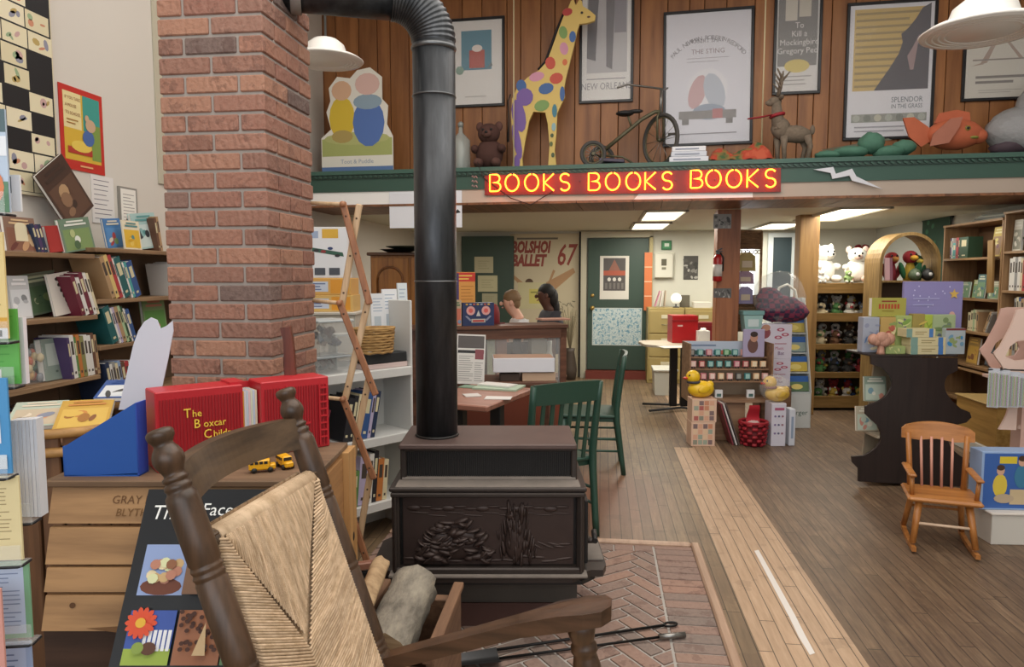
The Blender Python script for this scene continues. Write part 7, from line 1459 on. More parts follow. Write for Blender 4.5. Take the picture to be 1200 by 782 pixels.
PKF = camframe(5.12, -.2); PNK = mat('#dcc0b2', .55, var=.04); PNK2 = mat('#d0ab9d', .55)
pkx = PKF.hit(1190, 450)[0]; zpk = PKF.hit(1185, 447)[1]
pk = thing('pink_display', 'pale pink scalloped stand with an arched castle top at the frame edge', 'display stand', PKF.w(pkx, 0, 0), PKF.rz)
m = MB(); o_ = [PKF.hit(*p) for p in [(1164, 415), (1172, 406), (1186, 380), (1192, 362), (1230, 362), (1230, 452), (1196, 447), (1178, 436), (1172, 425)]]; hole = [PKF.hit(*p) for p in [(1178, 418), (1184, 406), (1192, 400), (1200, 399), (1210, 402), (1214, 412), (1208, 421), (1190, 423)]]
# ring with an arched opening: quads between outline and hole
ot = [(p[0] - pkx, p[1]) for p in o_]; hl = [(p[0] - pkx, p[1]) for p in hole]
def ringprism(m, outer, inner, y0, y1, mm, n=40):
    def samp(poly, ctr):
        out = []
        for k in range(n):
            an = 2 * PI * k / n; d = (math.cos(an), math.sin(an)); best = None
            for i in range(len(poly)):
                a, b = poly[i], poly[(i + 1) % len(poly)]; ex, ez = b[0] - a[0], b[1] - a[1]; den = d[0] * ez - d[1] * ex
                if abs(den) < 1e-9: continue
                t = ((a[0] - ctr[0]) * ez - (a[1] - ctr[1]) * ex) / den; u = ((a[0] - ctr[0]) * d[1] - (a[1] - ctr[1]) * d[0]) / den
                if t > 0 and -1e-6 <= u <= 1 + 1e-6 and (best is None or t < best): best = t
            out.append((ctr[0] + d[0] * (best or .01), ctr[1] + d[1] * (best or .01)))
        return out
    c = (sum(p[0] for p in inner) / len(inner), sum(p[1] for p in inner) / len(inner)); A_, B_ = samp(outer, c), samp(inner, c); vs = []
    for k in range(n): vs += [(A_[k][0], y0, A_[k][1]), (B_[k][0], y0, B_[k][1]), (B_[k][0], y1, B_[k][1]), (A_[k][0], y1, A_[k][1])]
    m.add(vs, [(4 * k + j, 4 * k + (j + 1) % 4, 4 * ((k + 1) % n) + (j + 1) % 4, 4 * ((k + 1) % n) + j) for k in range(n) for j in range(4)], mm)
ringprism(m, ot, hl, 0, .018, PNK); m.build('castle_front', pk); m = MB(); ringprism(m, ot, hl, .2, .218, PNK2); m.build('castle_back', pk)
xl_ = PKF.hit(1172, 470)[0] - pkx
def scallop(x): return x
for k, (x0, x1, y_) in enumerate(((xl_ + .0, xl_ + .12, .0), (xl_ + .13, xl_ + .4, .04))):
    m = MB(); z_b, z_t = .5, zpk + .0; pts = [(x1, z_t), (x0 + .02, z_t)] + [(x0 + .02 + .05 * math.sin(t) * (1 if k == 0 else .8), z_t - (z_t - z_b) * t / PI) for t in [PI * i / 10 for i in range(1, 10)]] + [(x0 + .02, z_b), (x1, z_b)]; m.prism(pts, y_ + .04, y_ + .06, PNK); m.build('scalloped_side', pk)
MB().b2((xl_ + .16, .07, .0), (xl_ + .4, .2, zpk), PNK2).build('core', pk); MB().b2((xl_ - .02, .0, zpk), (xl_ + .45, .22, zpk + .018), PNK).build('shelf', pk)
gz = 'clear packs of pencils under the pink castle top'
for k in range(4):
    px = 1163 + k * 12; a = PKF.hit(px, 478, -.06); b = PKF.hit(px, 432 + 2 * k, -.06); h_ = b[1] - a[1]; t = thing('pencil_pack', 'clear pack of green and mauve pencils, %s from the glass topped case' % ORD[k], 'pencil pack', PKF.w(a[0], -.06, a[1]), PKF.rz - .3, gz)
    m = MB(); 
    for q_ in range(7): m.b2((-.024 + q_ * .007, .003, .01), (-.019 + q_ * .007, .009, h_ - .03), mat(['#7a9a5a', '#9a7f9a', '#8aa58a', '#a5a06a', '#b09aa5'][q_ % 5], .5))
    m.build('pencils', t); MB().b2((-.03, .0, 0), (.03, .012, h_ - .02), glassmat()).build('clear_case', t); MB().b2((-.03, .0125, 0), (.03, .015, h_), mat('#b9bcc4', .4)).build('backing_card', t)
rl = MB(); 
for z in (0,): 
    a = PKF.hit(1158, 431, -.045); b = PKF.hit(1206, 438, -.045); rl.tube([(a[0] - pkx, -.042, a[1] - .012), (b[0] - pkx, -.042, a[1] - .012)], .005, WIRE, 6); rl.tube([(b[0] - pkx - .12, -.042, a[1] - .012), (b[0] - pkx - .12, .05, a[1] - .012)], .005, WIRE, 6)
rl.build('hanging_rail', pk)
BBF = camframe(4.02, -.05); a = BBF.rect(1150, 530, 1235, 596, 0); bw_ = a[2] - a[0]
def art_kids(b, w, h, M):
    b.irect(-w * .47, h * .03, w * .47, h * .97, mat('#3a62a8', .35), M); b.irect(-w * .26, h * .8, -w * .02, h * .92, mat('#d9c23a', .35), M)
    for cx_, cz_, sh in ((-.24, .42, '#d9c04a'), (.05, .58, '#3f7a9a')): b.iell(w * cx_, h * cz_, w * .1, h * .2, mat(sh, .4), M); b.iell(w * cx_, h * (cz_ + .26), w * .055, h * .085, mat('#d0a58a', .4), M); b.iell(w * cx_, h * (cz_ + .31), w * .055, h * .05, mat('#4a3424', .4), M)
    b.irect(-w * .1, h * .1, w * .12, h * .36, mat('#c9b48f', .4), M); b.iell(-w * .18, h * .2, w * .14, h * .08, mat('#b9a58a', .4), M)
wz = BBF.hit(1170, 598)[1]; wb = thing('white_plinth', 'low white plinth on the floor under the blue boxed game', 'plinth', BBF.w((a[0] + a[2]) / 2, -.03, 0), BBF.rz); MB().b2((-bw_ / 2 + .04, -.02, 0), (bw_ / 2 + .2, .16, max(.04, wz - .012)), mat('#cfcac0', .5), .003).build('plinth', wb); MB().b2((-bw_ / 2 + .03, -.03, max(.04, wz - .012)), (bw_ / 2 + .21, .17, max(.05, wz)), mat('#d6cec4', .5), .003).build('top', wb)
boxthing('boxed_game', 'blue wrapped game box showing two children, beside the small rocker', 'box', BBF, 1150, 530, 1235, 597, 0, .12, mat('#8fa9cf', .3), max(.05, wz) + .001, art_kids)
# ================================================================== CHILD'S ROCKER
MPL = wood('#b5793f', '#8f5825', 'x', 4, .38); MPV = wood('#b0743a', '#8a5323', 'z', 4, .38); PSP = mat('#c08a78', .45)
pA, pB = az(1066, 645), az(1146, 655); cc = (pA + pB) / 2; crz = math.atan2(pB.y - pA.y, pB.x - pA.x)
ch_ = thing('child_rocker', 'small honey wood rocking chair with pink spindles on the open floor', 'rocking chair', (cc.x, cc.y, 0), crz); ww = (pB - pA).length / 2 - .012
ZS = .27; 
m = MB(); m.b2((-ww - .03, .0, ZS), (ww + .03, .3, ZS + .025), MPL, .01); m.build('seat', ch_)
yb = .27
def bk(z): return yb + .14 * (z - ZS) 
for s in (-1, 1):
    MB().tube([(s * (ww - .015), bk(ZS), ZS + .02), (s * (ww + .0), bk(.6), .59)], [.016, .014], MPV, 10).build('back_post', ch_)
    MB().tube([(s * (ww - .03), .05, ZS), (s * ww, -.0, .045)], [.02, .016], MPV, 10).build('front_leg', ch_); MB().tube([(s * (ww - .03), .26, ZS), (s * ww, .33, .035)], [.018, .015], MPV, 10).build('rear_leg', ch_)
    m = MB(); vs = []; n = 14
    for i in range(n + 1):
        y = -.06 + .43 * i / n; z = .012 + .30 * (y - .16) ** 2 * .9
        for dx, dz in ((-.011, -.01), (.011, -.01), (.011, .014), (-.011, .014)): vs.append((s * ww + dx, y, z + dz))
    m.add(vs, [(i * 4 + k, i * 4 + (k + 1) % 4, i * 4 + 4 + (k + 1) % 4, i * 4 + 4 + k) for i in range(n) for k in range(4)] + [(3, 2, 1, 0), (n * 4, n * 4 + 1, n * 4 + 2, n * 4 + 3)], MPV).build('rocker', ch_)
    m = MB(); m.b2((s * (ww + .01) - .02, .02, .4), (s * (ww + .01) + .02, .3, .417), MPL, .006); m.build('armrest', ch_); m = MB(); m.tube([(s * (ww + .005), .06, ZS + .02), (s * (ww + .01), .05, .402)], .012, MPV, 8); m.build('arm_post', ch_)
n = 16; vs = []
for i in range(n + 1):
    u = i / n * 2 - 1; zt = .655 - .03 * u * u - (.012 if abs(u) > .92 else 0); zb_ = .56 - .012 * (1 - abs(abs(u) - .5) * 2) ; yo = .03 * (1 - u * u)
    for z, o in ((zb_, -.011), (zt, -.011), (zt, .011), (zb_, .011)): vs.append((u * (ww + .035), bk(z) + yo + o, z))
MB().add(vs, [(i * 4 + k, i * 4 + (k + 1) % 4, i * 4 + 4 + (k + 1) % 4, i * 4 + 4 + k) for i in range(n) for k in range(4)] + [(3, 2, 1, 0), (n * 4, n * 4 + 1, n * 4 + 2, n * 4 + 3)], MPL).build('crest_rail', ch_)
for k in range(4): x = -ww * .54 + k * ww * .36; MB().tube([(x * .92, yb + .0, ZS + .02), (x, bk(.57) + .02, .57)], .0075, PSP, 8).build('spindle', ch_)
MB().tube([(-ww + .01, .02, .15), (ww - .01, .02, .15)], .008, mat('#d0b59a', .4), 8).build('stretcher', ch_); MB().tube([(-ww + .01, .29, .17), (ww - .01, .29, .17)], .008, MPV, 8).build('stretcher', ch_)
# white tape on the pale floor strip
tp1 = [az(*p) for p in ((884, 646), (889, 645), (932, 722), (943, 744), (955, 766), (949, 768), (936, 747), (925, 724))]
tag(MB().slab([(p.x, p.y) for p in tp1], .0005, .0015, mat('#d9d3cd', .5)).build('tape_strip'), 'worn white tape stuck along the pale floor strip', 'tape')
# ================================================================== ON THE MEZZANINE LEDGE
ZL = 2.431
def bx(px, py, y): return BAL.hit(px, py, y)
def framed(label, x0, y0, x1, y1, art, mat_c='#dfdcd8', fr_c='#17161a', roll=0.0):
    a = BAL.rect(x0, y0, x1, y1, .57); w_ = a[2] - a[0]; h_ = a[3] - a[1]; t = thing('framed_poster', label, 'poster', BAL.w((a[0] + a[2]) / 2, .575, a[1]), BALRZ, 'framed posters on the board wall'); t.rotation_euler = (0, roll, BALRZ)
    m = MB(); K_ = mat(fr_c, .35); f = .024
    for b_ in (((-w_ / 2, 0, 0), (w_ / 2, .024, f)), ((-w_ / 2, 0, h_ - f), (w_ / 2, .024, h_)), ((-w_ / 2, 0, f), (-w_ / 2 + f, .024, h_ - f)), ((w_ / 2 - f, 0, f), (w_ / 2, .024, h_ - f))): m.b2(*b_, K_, .003)
    m.build('frame', t); m = MB(); m.b2((-w_ / 2 + f, .016, f), (w_ / 2 - f, .022, h_ - f), mat(mat_c, .5)); art(m, w_ - 2 * f, h_, T(0, .016, 0)); m.build('print', t)
    gm_, gt_ = newmat('picture_glass', '#ffffff', .05) if 'pglass' not in MATS else (MATS['pglass'], None)
    if gt_: gt_.b.inputs['Alpha'].default_value = .06; MATS['pglass'] = gm_
    MB().b2((-w_ / 2 + f, .008, f), (w_ / 2 - f, .0095, h_ - f), gm_).build('glazing', t); return t
def a1(b, w, h, M):
    b.irect(-w * .27, h * .42, w * .3, h * .86, mat('#3f7f95', .5), M); b.ink([(-w * .12, h * .44), (w * .17, h * .44), (w * .17, h * .64), (-w * .12, h * .64)], mat('#b0402e', .5), M); b.iell(w * .03, h * .66, w * .1, h * .04, mat('#e6dcd4', .5), M)
    b.iell(-w * .3, h * .42, w * .08, h * .05, mat('#7a9a8a', .5), M, 9, .6); b.ink([(w * .2, h * .42), (w * .32, h * .46), (w * .3, h * .5)], mat('#5f6a6f', .5), M); lines(b, -w * .2, h * .1, w * .2, h * .14, 1, mat('#b9b6b2', .5), M, .3)
framed('small framed print with a teal square and red shape beside the stove pipe', 523, 20, 591, 125, a1)
def a2(b, w, h, M):
    b.irect(-w * .4, h * .2, w * .42, h * .96, mat('#b5b2b4', .5), M); b.ink([(-w * .4, h * .3), (-w * .22, h * .28), (-w * .18, h * .6), (-w * .1, h * .96), (-w * .36, h * .96)], mat('#57545a', .5), M); b.ink([(.0, h * .24), (w * .12, h * .22), (w * .16, h * .6), (w * .3, h * .96), (-w * .02, h * .9)], mat('#6a666b', .5), M); b.irect(w * .16, h * .46, w * .4, h * .9, mat('#87838a', .5), M)
    b.text('NEW ORLEANS', 0, h * .09, h * .065, mat('#8a878c', .5), M, sx=.75); lines(b, -w * .4, h * .15, w * .4, h * .17, 1, mat('#8a878c', .5), M, .3)
framed('framed grey poster of long dark coats behind the painted giraffe', 679, -60, 743, 120, a2)
def arc_text(b, s, r, cz, size, m, M, a0=1.0):
    n = len(s)
    for i, c in enumerate(s):
        q_ = a0 * (1 - 2 * (i + .5) / n); Mx = M @ T(r * math.sin(-q_), 0, cz + r * math.cos(q_)) @ Matrix.Rotation(-q_ * 1.0, 4, 'Y')
        if c != ' ': b.text(c, 0, 0, size, m, Mx)
        b.layer -= 1 if c != ' ' else 0
    b.layer += 1
def a3(b, w, h, M):
    b.irect(-w * .46, h * .03, w * .46, h * .97, mat('#d5d4dc', .5), M); g_ = mat('#77737a', .5)
    arc_text(b, 'PAUL NEWMAN ROBERT REDFORD', w * .52, h * .46, h * .045, g_, M, .92); b.text('ROBERT SHAW', 0, h * .76, h * .04, g_, M); b.text('THE STING', 0, h * .68, h * .05, mat('#8f7f84', .5), M)
    lines(b, -w * .25, h * .61, w * .25, h * .66, 2, mat('#a9a5ad', .5), M, .2); b.iell(0, h * .42, w * .24, h * .15, mat('#dcdbe0', .5), M, 18)
    b.iell(-w * .12, h * .4, w * .1, h * .13, mat('#c4a0a2', .5), M, 12, -.3); b.iell(w * .08, h * .4, w * .12, h * .14, mat('#b4bac6', .5), M, 12, .3); b.iell(w * .02, h * .25, w * .2, h * .06, mat('#8f9aac', .5), M); b.irect(-w * .34, h * .2, w * .34, h * .26, mat('#7f7a78', .5), M); b.irect(w * .06, h * .2, w * .18, h * .27, mat('#b06a6a', .5), M)
    b.irect(-w * .3, h * .16, -w * .22, h * .2, mat('#6f6a68', .5), M); b.irect(w * .22, h * .16, w * .3, h * .2, mat('#6f6a68', .5), M); lines(b, -w * .35, h * .08, w * .35, h * .1, 1, mat('#8f8b92', .5), M, .4)
framed('large pale framed film poster over the tricycle, lettering in an arch', 778, 10, 884, 170, a3, '#d9d8de', roll=-.01)
def a4(b, w, h, M):
    b.irect(-w * .46, h * .02, w * .46, h * .99, mat('#6f6c6a', .5), M); b.irect(-w * .35, h * .62, w * .38, h * .98, mat('#8f8b88', .5), M); b.iell(.0, h * .85, w * .2, h * .05, mat('#8a4a40', .5), M); b.irect(-w * .3, h * .44, -w * .02, h * .6, mat('#c4bdb0', .5), M); b.irect(w * .02, h * .46, w * .3, h * .6, mat('#bdb6a8', .5), M)
    for k, s_ in enumerate(('To', 'Kill a', 'Mockingbird', 'Gregory Peck')): b.text(s_, w * .04, h * (.395 - k * .05), h * .05, mat('#d5d0cc', .5), M, sx=.9)
    b.irect(-w * .46, h * .02, w * .46, h * .17, mat('#cfcbc8', .5), M); b.iell(0, h * .17, w * .3, h * .04, mat('#c9b45a', .5), M); lines(b, -w * .3, h * .05, w * .35, h * .12, 3, mat('#9a9693', .5), M, .3)
framed('narrow dark grey framed poster above the mossy reindeer', 908, -90, 965, 110, a4, '#c9c6c2')
def a5(b, w, h, M):
    b.irect(-w * .44, h * .36, w * .46, h * .95, mat('#c4a65c', .5), M)
    lines(b, -w * .42, h * .37, w * .42, h * .94, 12, mat('#98824e', .5), M, .35)
    b.ink([(-w * .18, h * .36), (w * .46, h * .36), (w * .46, h * .97), (w * .36, h * .94), (w * .28, h * .86), (w * .2, h * .8), (w * .12, h * .76), (w * .14, h * .7), (w * .1, h * .62), (.0, h * .52), (-w * .08, h * .45)], mat('#3b3440', .5), M)
    b.ink([(w * .24, h * .5), (w * .28, h * .5), (w * .32, h * .68), (w * .38, h * .74), (w * .33, h * .75), (w * .26, h * .66), (w * .2, h * .6)], mat('#9a7f80', .5), M)
    b.text('SPLENDOR', w * .22, h * .27, h * .055, mat('#55606a', .5), M, sx=.8); b.text('IN THE GRASS', w * .22, h * .225, h * .045, mat('#55606a', .5), M, sx=.75)
    b.irect(-w * .44, h * .13, w * .46, h * .19, mat('#8a8c82', .5), M); 
    for k in range(7): b.iell(-w * .38 + k * w * .13, h * .16, w * .045, h * .026, mat(['#a5a79c', '#6f7268', '#b9b4a0'][k % 3], .5), M)
    lines(b, -w * .4, h * .05, w * .4, h * .11, 2, mat('#9a98a0', .5), M, .3)
framed('framed yellow and dark purple film poster between reindeer and white lamp shade', 991, 0, 1097, 163, a5, '#d9d7dc')
def a6(b, w, h, M):
    b.irect(-w * .46, h * .03, w * .46, h * .97, mat('#cdc7bb', .5), M)
    for q_ in ([(-.3, .5), (-.2, .52), (-.05, .85), (-.1, .85)], [(.0, .86), (.05, .85), (.3, .56), (.25, .55)], [(-.42, .48), (-.25, .5), (-.25, .53)]): b.ink([(w * p[0], h * p[1]) for p in q_], mat('#a58f80', .5), M)
    b.irect(-w * .4, h * .55, w * .4, h * .57, mat('#8a8078', .5), M); lines(b, -w * .35, h * .22, w * .35, h * .36, 2, mat('#77706a', .5), M, .5); lines(b, -w * .3, h * .1, w * .3, h * .16, 2, mat('#a59f95', .5), M, .3)
framed('framed cream sketch poster behind the white lamp shade', 1129, 30, 1222, 117, a6, '#d2cdc2')
# neon
NEON = newmat('neon_tube', '#ff5a14', .4); NEON[1].b.inputs['Emission Color'].default_value = (1.0, .17, .012, 1); NEON[1].b.inputs['Emission Strength'].default_value = NEON_STRENGTH; NEON = NEON[0]
ns = thing('neon_sign', 'glowing red and yellow neon sign reading books three times on the green fascia', 'neon sign', BAL.O + Vector((0, 0, 0)), BALRZ)
def circ(cx, cz, rx, rz, a0, a1, n=14): return [(cx + rx * math.cos(a0 + (a1 - a0) * i / n), cz + rz * math.sin(a0 + (a1 - a0) * i / n)) for i in range(n + 1)]
GL = {'B': [[(-.32, -.5), (-.32, .5), (.05, .5)] + circ(.05, .26, .25, .24, PI / 2, -PI / 2, 8) + [(-.2, .02), (.05, .02)] + circ(.08, -.24, .28, .26, PI / 2, -PI / 2, 8) + [(-.3, -.5)]],
      'O': [circ(0, 0, .42, .5, PI / 2 + .1, PI / 2 + 2 * PI - .15, 26)], 'K': [[(-.3, -.5), (-.3, .5)], [(.3, .5), (-.26, -.02), (.32, -.5)]],
      'S': [circ(0, .25, .28, .25, .5, 1.5 * PI, 12) + circ(0, -.25, .28, .25, PI / 2, -PI + .5, 12)]}
for word, yc in (((580, 600, 623, 643, 662), 214.5), ((696, 718, 742, 762, 782), 213), ((816, 836, 860, 882, 903), 210)):
    for ch_c, px in zip('BOOKS', word):
        a = bx(px, yc - (px - word[0]) * .012, -.05); s_ = .142; m = MB()
        for st_ in GL[ch_c]: m.tube([(a[0] + p[0] * s_ * .98, -.05, a[1] + p[1] * s_) for p in st_], .0062, NEON, 8)
        m.build('letter', ns)
m = MB(); a = bx(572, 213, -.05); b_ = bx(910, 209, -.05)
for k in range(16): x = a[0] + (b_[0] - a[0]) * k / 15; z = a[1] + (b_[1] - a[1]) * k / 15; m.tube([(x, .0, z), (x, -.045, z)], .003, mat('#6a6a6a', .3), 5)
m.build('standoff', ns)
m = MB(); RBK = mat('#7a2822', .5)  # maroon panel added behind the tubes to catch their red halo
p0, p1 = bx(568, 229, -.006), bx(915, 225, -.006); p2, p3 = bx(568, 199, -.006), bx(915, 195, -.006)
m.prism([(p0[0], p0[1]), (p1[0], p1[1]), (p3[0], p3[1]), (p2[0], p2[1])], -.01, 0, RBK)
m.build('halo_panel', ns)
m = MB(); c0 = bx(560, 190, -.02); c1 = bx(598, 232, -.02); c2 = bx(622, 240, -.02); c3 = bx(648, 224, -.02); m.tube([(c0[0], -.035, c0[1]), (bx(566, 208, -.02)[0], -.02, bx(566, 208, -.02)[1]), (c1[0], -.01, c1[1]), (c2[0], -.01, c2[1]), (c3[0], -.02, c3[1])], .004, mat('#2a1614', .5), 6); m.build('cable', ns)
m = MB(); a = bx(557, 213, -.03); 
for k in range(3): m.tube([(a[0] - .03 + .05 * i / 6, -.04, a[1] - .04 + k * .04 + .012 * math.sin(i * 1.8)) for i in range(7)], .004, mat('#c99a98', .3), 6)
m.build('unlit_tube', ns)
bo = [bx(*p, -.012) for p in [(953, 199), (976, 196), (979, 204), (998, 198), (1003, 207), (1034, 222), (998, 212), (995, 206), (975, 210), (973, 203)]]
bc = (sum(p[0] for p in bo) / 10, sum(p[1] for p in bo) / 10); tag(MB().prism([(p[0] - bc[0], p[1] - bc[1]) for p in bo][::-1], -.012, 0, mat('#d5d6dc', .4)).build('lightning_sign', None, BAL.w(bc[0], -.0135, bc[1]), BALRZ), 'white lightning bolt sign on the green fascia', 'sign')
a = BAL.rect(456, 224, 541, 267, -.005); tag(MB().b2((0, 0, 0), (a[2] - a[0], .003, a[3] - a[1]), mat('#e8eaf0', .5)).ink([(.6, .12), (.66, .13), (.63, .16)], INK).build('paper_banner', None, BAL.w(a[0], .004, a[1]), BALRZ), 'white paper sheet hanging from the beam behind the stove pipe', 'banner')
# standee with two plain shapes
a = BAL.rect(376, 76, 460, 197, .2); w_ = a[2] - a[0]; h_ = a[3] - ZL; sd_ = thing('cardboard_standee', 'cardboard standee with a yellow and a blue rounded shape on grass', 'standee', BAL.w((a[0] + a[2]) / 2, .2, ZL + .001), BALRZ)
ol = [(-.5, 0), (.5, 0), (.5, .34), (.42, .45), (.44, .62), (.36, .68), (.36, .88), (.2, .97), (.02, .95), (-.08, .88), (-.26, .9), (-.38, .8), (-.36, .68), (-.42, .58), (-.36, .42), (-.5, .34)]
m = MB(); m.prism([(p[0] * w_, p[1] * h_) for p in ol][::-1], 0, .012, mat('#e6e2d6', .5)); M_ = T()
m.irect(-w_ * .5, 0, w_ * .5, h_ * .07, mat('#5a78a8', .5)); m.irect(-w_ * .49, h_ * .17, w_ * .49, h_ * .33, mat('#a9b06a', .5)); m.iell(0, h_ * .33, w_ * .46, h_ * .06, mat('#b5b876', .5)); m.text('Toot & Puddle', 0, h_ * .1, h_ * .055, mat('#9aa5b5', .5))
m.iell(-w_ * .2, h_ * .52, w_ * .18, h_ * .2, mat('#d9bb3a', .5)); m.iell(-w_ * .2, h_ * .35, w_ * .15, h_ * .06, mat('#b09a5a', .5)); m.iell(-w_ * .2, h_ * .77, w_ * .14, h_ * .09, mat('#d9b08f', .5))
m.iell(w_ * .17, h_ * .47, w_ * .22, h_ * .22, mat('#5575b5', .5)); m.iell(w_ * .16, h_ * .66, w_ * .2, h_ * .07, mat('#8fa5b5', .5)); m.iell(w_ * .16, h_ * .82, w_ * .17, h_ * .1, mat('#dcb8ae', .5)); m.build('card', sd_)
m = MB(); m.box((0, .08, h_ * .3), (.02, .01, h_ * .6), mat('#a08a66', .7), (.25, 0, 0)); m.build('prop_leg', sd_)
# bottle, bear
a = BAL.rect(529, 143, 551, 195, .22); jr = thing('glass_bottle', 'clear glass bottle on the ledge between stove pipe and brown bear', 'bottle', BAL.w((a[0] + a[2]) / 2, .22, ZL + .001), BALRZ); h_ = a[3] - ZL; r = (a[2] - a[0]) / 2
GBT = newmat('bottle_glass', '#b9c4c0', .1); GBT[1].b.inputs['Alpha'].default_value = .45; GBT = GBT[0]
MB().lathe([(r * .9, 0), (r, .02), (r, h_ * .62), (r * .55, h_ * .72), (r * .25, h_ * .78), (r * .22, h_ * .9)], GBT, 20).build('bottle_body', jr); MB().lathe([(r * .28, h_ * .9), (r * .3, h_ * .96), (r * .15, h_)], mat('#8f9490', .3), 12).build('stopper', jr); m = MB(); m.lathe([(r * .35, .01), (r * .4, h_ * .4), (r * .2, h_ * .6)], mat('#c9c4ba', .6), 10); m.build('contents', jr)
a = BAL.rect(553, 147, 594, 195, .25); s_ = (a[3] - ZL) / 1.33; plush('dark brown teddy bear sitting on the ledge under the teal print', BAL.w((a[0] + a[2]) / 2, .26, ZL + .02), s_ * 1.05, '#4f332c', '#5f4038', 3, BALRZ)
# giraffe
go = [(698, 12), (697, 18), (688, 21), (679, 22), (676, 32), (673, 46), (668, 66), (663, 86), (661, 98), (662, 108), (657, 118), (653, 127), (652, 150), (650, 170), (652, 190), (651, 194), (642, 194), (644, 165), (642, 140), (639, 126), (625, 125), (620, 136), (616, 156), (612, 180), (613, 194), (600, 194), (602, 175), (600, 150), (599, 130), (600, 110), (606, 97), (618, 85), (632, 76), (641, 66), (647, 50), (654, 30), (660, 14), (665, 5), (669, -5), (672, -7), (675, 0), (679, -7), (682, -5), (683, 1), (691, 6)]
gy = .3; gp_ = [bx(*p, gy) for p in go]; gx = bx(630, 194, gy)[0]; G = lambda x, y: (bx(x, y, gy)[0] - gx, bx(x, y, gy)[1] - ZL)
gp_ = [(p[0] - gx, p[1] - ZL) for p in gp_]; gz0 = min(p[1] for p in gp_); gp_ = [(p[0], p[1] - gz0) for p in gp_]
gi = thing('wooden_giraffe', 'tall painted wooden giraffe cut-out covered in bright patches on the ledge', 'giraffe', BAL.w(gx, gy, ZL + .001), BALRZ); m = MB(); GY = mat('#d8b966', .5)
m.prism(gp_[::-1], 0, .035, GY); PATCH = [(665, 8, 6, 5, '#b23a34'), (660, 32, 5, 8, '#7a9a55'), (671, 37, 4, 7, '#3f65a0'), (661, 51, 5, 8, '#cf8fa5'), (645, 68, 6, 8, '#c24a34'), (662, 67, 3, 4, '#cf6a3a'), (652, 86, 8, 7, '#c24a34'), (629, 84, 9, 6, '#cf8fa5'), (640, 98, 9, 7, '#3a6098'), (611, 95, 6, 8, '#3a6098'), (659, 104, 3, 9, '#3a6098'), (635, 118, 9, 7, '#7a9a55'), (615, 108, 10, 11, '#74559a'), (608, 130, 8, 20, '#74559a'), (606, 160, 4.5, 22, '#74559a'), (606, 184, 3.5, 9, '#74559a'), (650, 124, 3, 8, '#3f7a8a'), (649, 143, 2.5, 5, '#8fb0b5'), (647, 153, 2, 2.5, '#4a5a3a'), (646, 163, 2, 3, '#5f6a3a'), (648, 176, 2, 3, '#4a5a3a'), (690, 14, 2, 1.2, '#5a3a2a'), (682, 9, 1.6, 1.6, '#1d1a1a')]
for x, y, rx, ry, c in PATCH: p = G(x, y); q_ = G(x + rx, y - ry); m.iell(p[0], p[1] - gz0, q_[0] - p[0], q_[1] - p[1], mat(c, .5), None, 12, .2 if rx > 4 else 0)
m.build('painted_body', gi); m = MB(); pts = [G(*p) for p in ((598, 104), (595, 112), (596, 135), (595, 160))]; m.tube([(p[0], .015, p[1] - gz0) for p in pts], [.006, .006, .006, .012], mat('#2a2320', .7), 6); m.build('tail', gi)
m = MB(); pts = [G(*p) for p in ((664, 4), (653, 30), (646, 50), (640, 66), (632, 75))]; m.tube([(p[0] - .012, .02, p[1] - gz0) for p in pts], .012, mat('#1d1a1a', .7), 6); m.build('mane', gi); MB().b2((-.25, -.02, 0), (.2, .06, .012), mat('#5a4a3a', .6)).build('foot_board', gi)
# tricycle
ty = .28; O_ = bx(735, 193, ty); tk = thing('tricycle', 'old rusty tricycle parked on the ledge beside the giraffe', 'tricycle', BAL.w(O_[0], ty, ZL), BALRZ); L_ = lambda x, y: (bx(x, y, ty)[0] - O_[0], bx(x, y, ty)[1] - ZL); RU = mat('#5f5a44', .5, .3, var=.25, vs=20); TY = mat('#4a4744', .8); CHR = mat('#8a8782', .35, .8)
def wheel(name, c, r, ang, par):
    M = T(*c) @ Matrix.Rotation(ang, 4, 'Z'); w_ = thing.__call__ if False else None; m = MB(); m.tube([(r * math.cos(q_), 0, r * math.sin(q_)) for q_ in [2 * PI * i / 30 for i in range(30)]], .016, TY, 8, True, M=M); o = m.build(name, par)
    m = MB(); m.tube([((r - .02) * math.cos(q_), 0, (r - .02) * math.sin(q_)) for q_ in [2 * PI * i / 30 for i in range(30)]], .007, RU, 6, True, M=M)
    for i in range(12): q_ = PI * i / 6; m.tube([(0, 0, 0), ((r - .02) * math.cos(q_), 0, (r - .02) * math.sin(q_))], .0025, CHR, 5, M=M)
    m.tube([(0, -.03, 0), (0, .03, 0)], .014, RU, 8, M=M); m.build('spokes', o)
fwp = L_(774, 163); R_ = .215; wheel('front_wheel', (fwp[0], 0, R_ + .016), R_, math.radians(-50), tk)
rwp = L_(696, 180); wheel('rear_wheel', (rwp[0], -.1, .116), .1, .15, tk); wheel('rear_wheel', (rwp[0] + .06, .14, .116), .1, .15, tk)
hd = L_(774, 131); hz = L_(775, 104)[1]; m = MB(); m.tube([(hd[0], 0, hd[1]), (hd[0] - .05, 0, hd[1] + .0), L_(752, 140)[0:1] + (0,) + L_(752, 140)[1:], L_(730, 158)[0:1] + (0,) + L_(730, 158)[1:], (rwp[0] + .07, .02, .15)], .017, RU, 8); m.tube([(rwp[0], -.12, .12), (rwp[0] + .06, .16, .12)], .01, RU, 8); m.build('frame', tk)
m = MB(); fx, fy_ = math.sin(math.radians(50)) * .035, math.cos(math.radians(50)) * .035
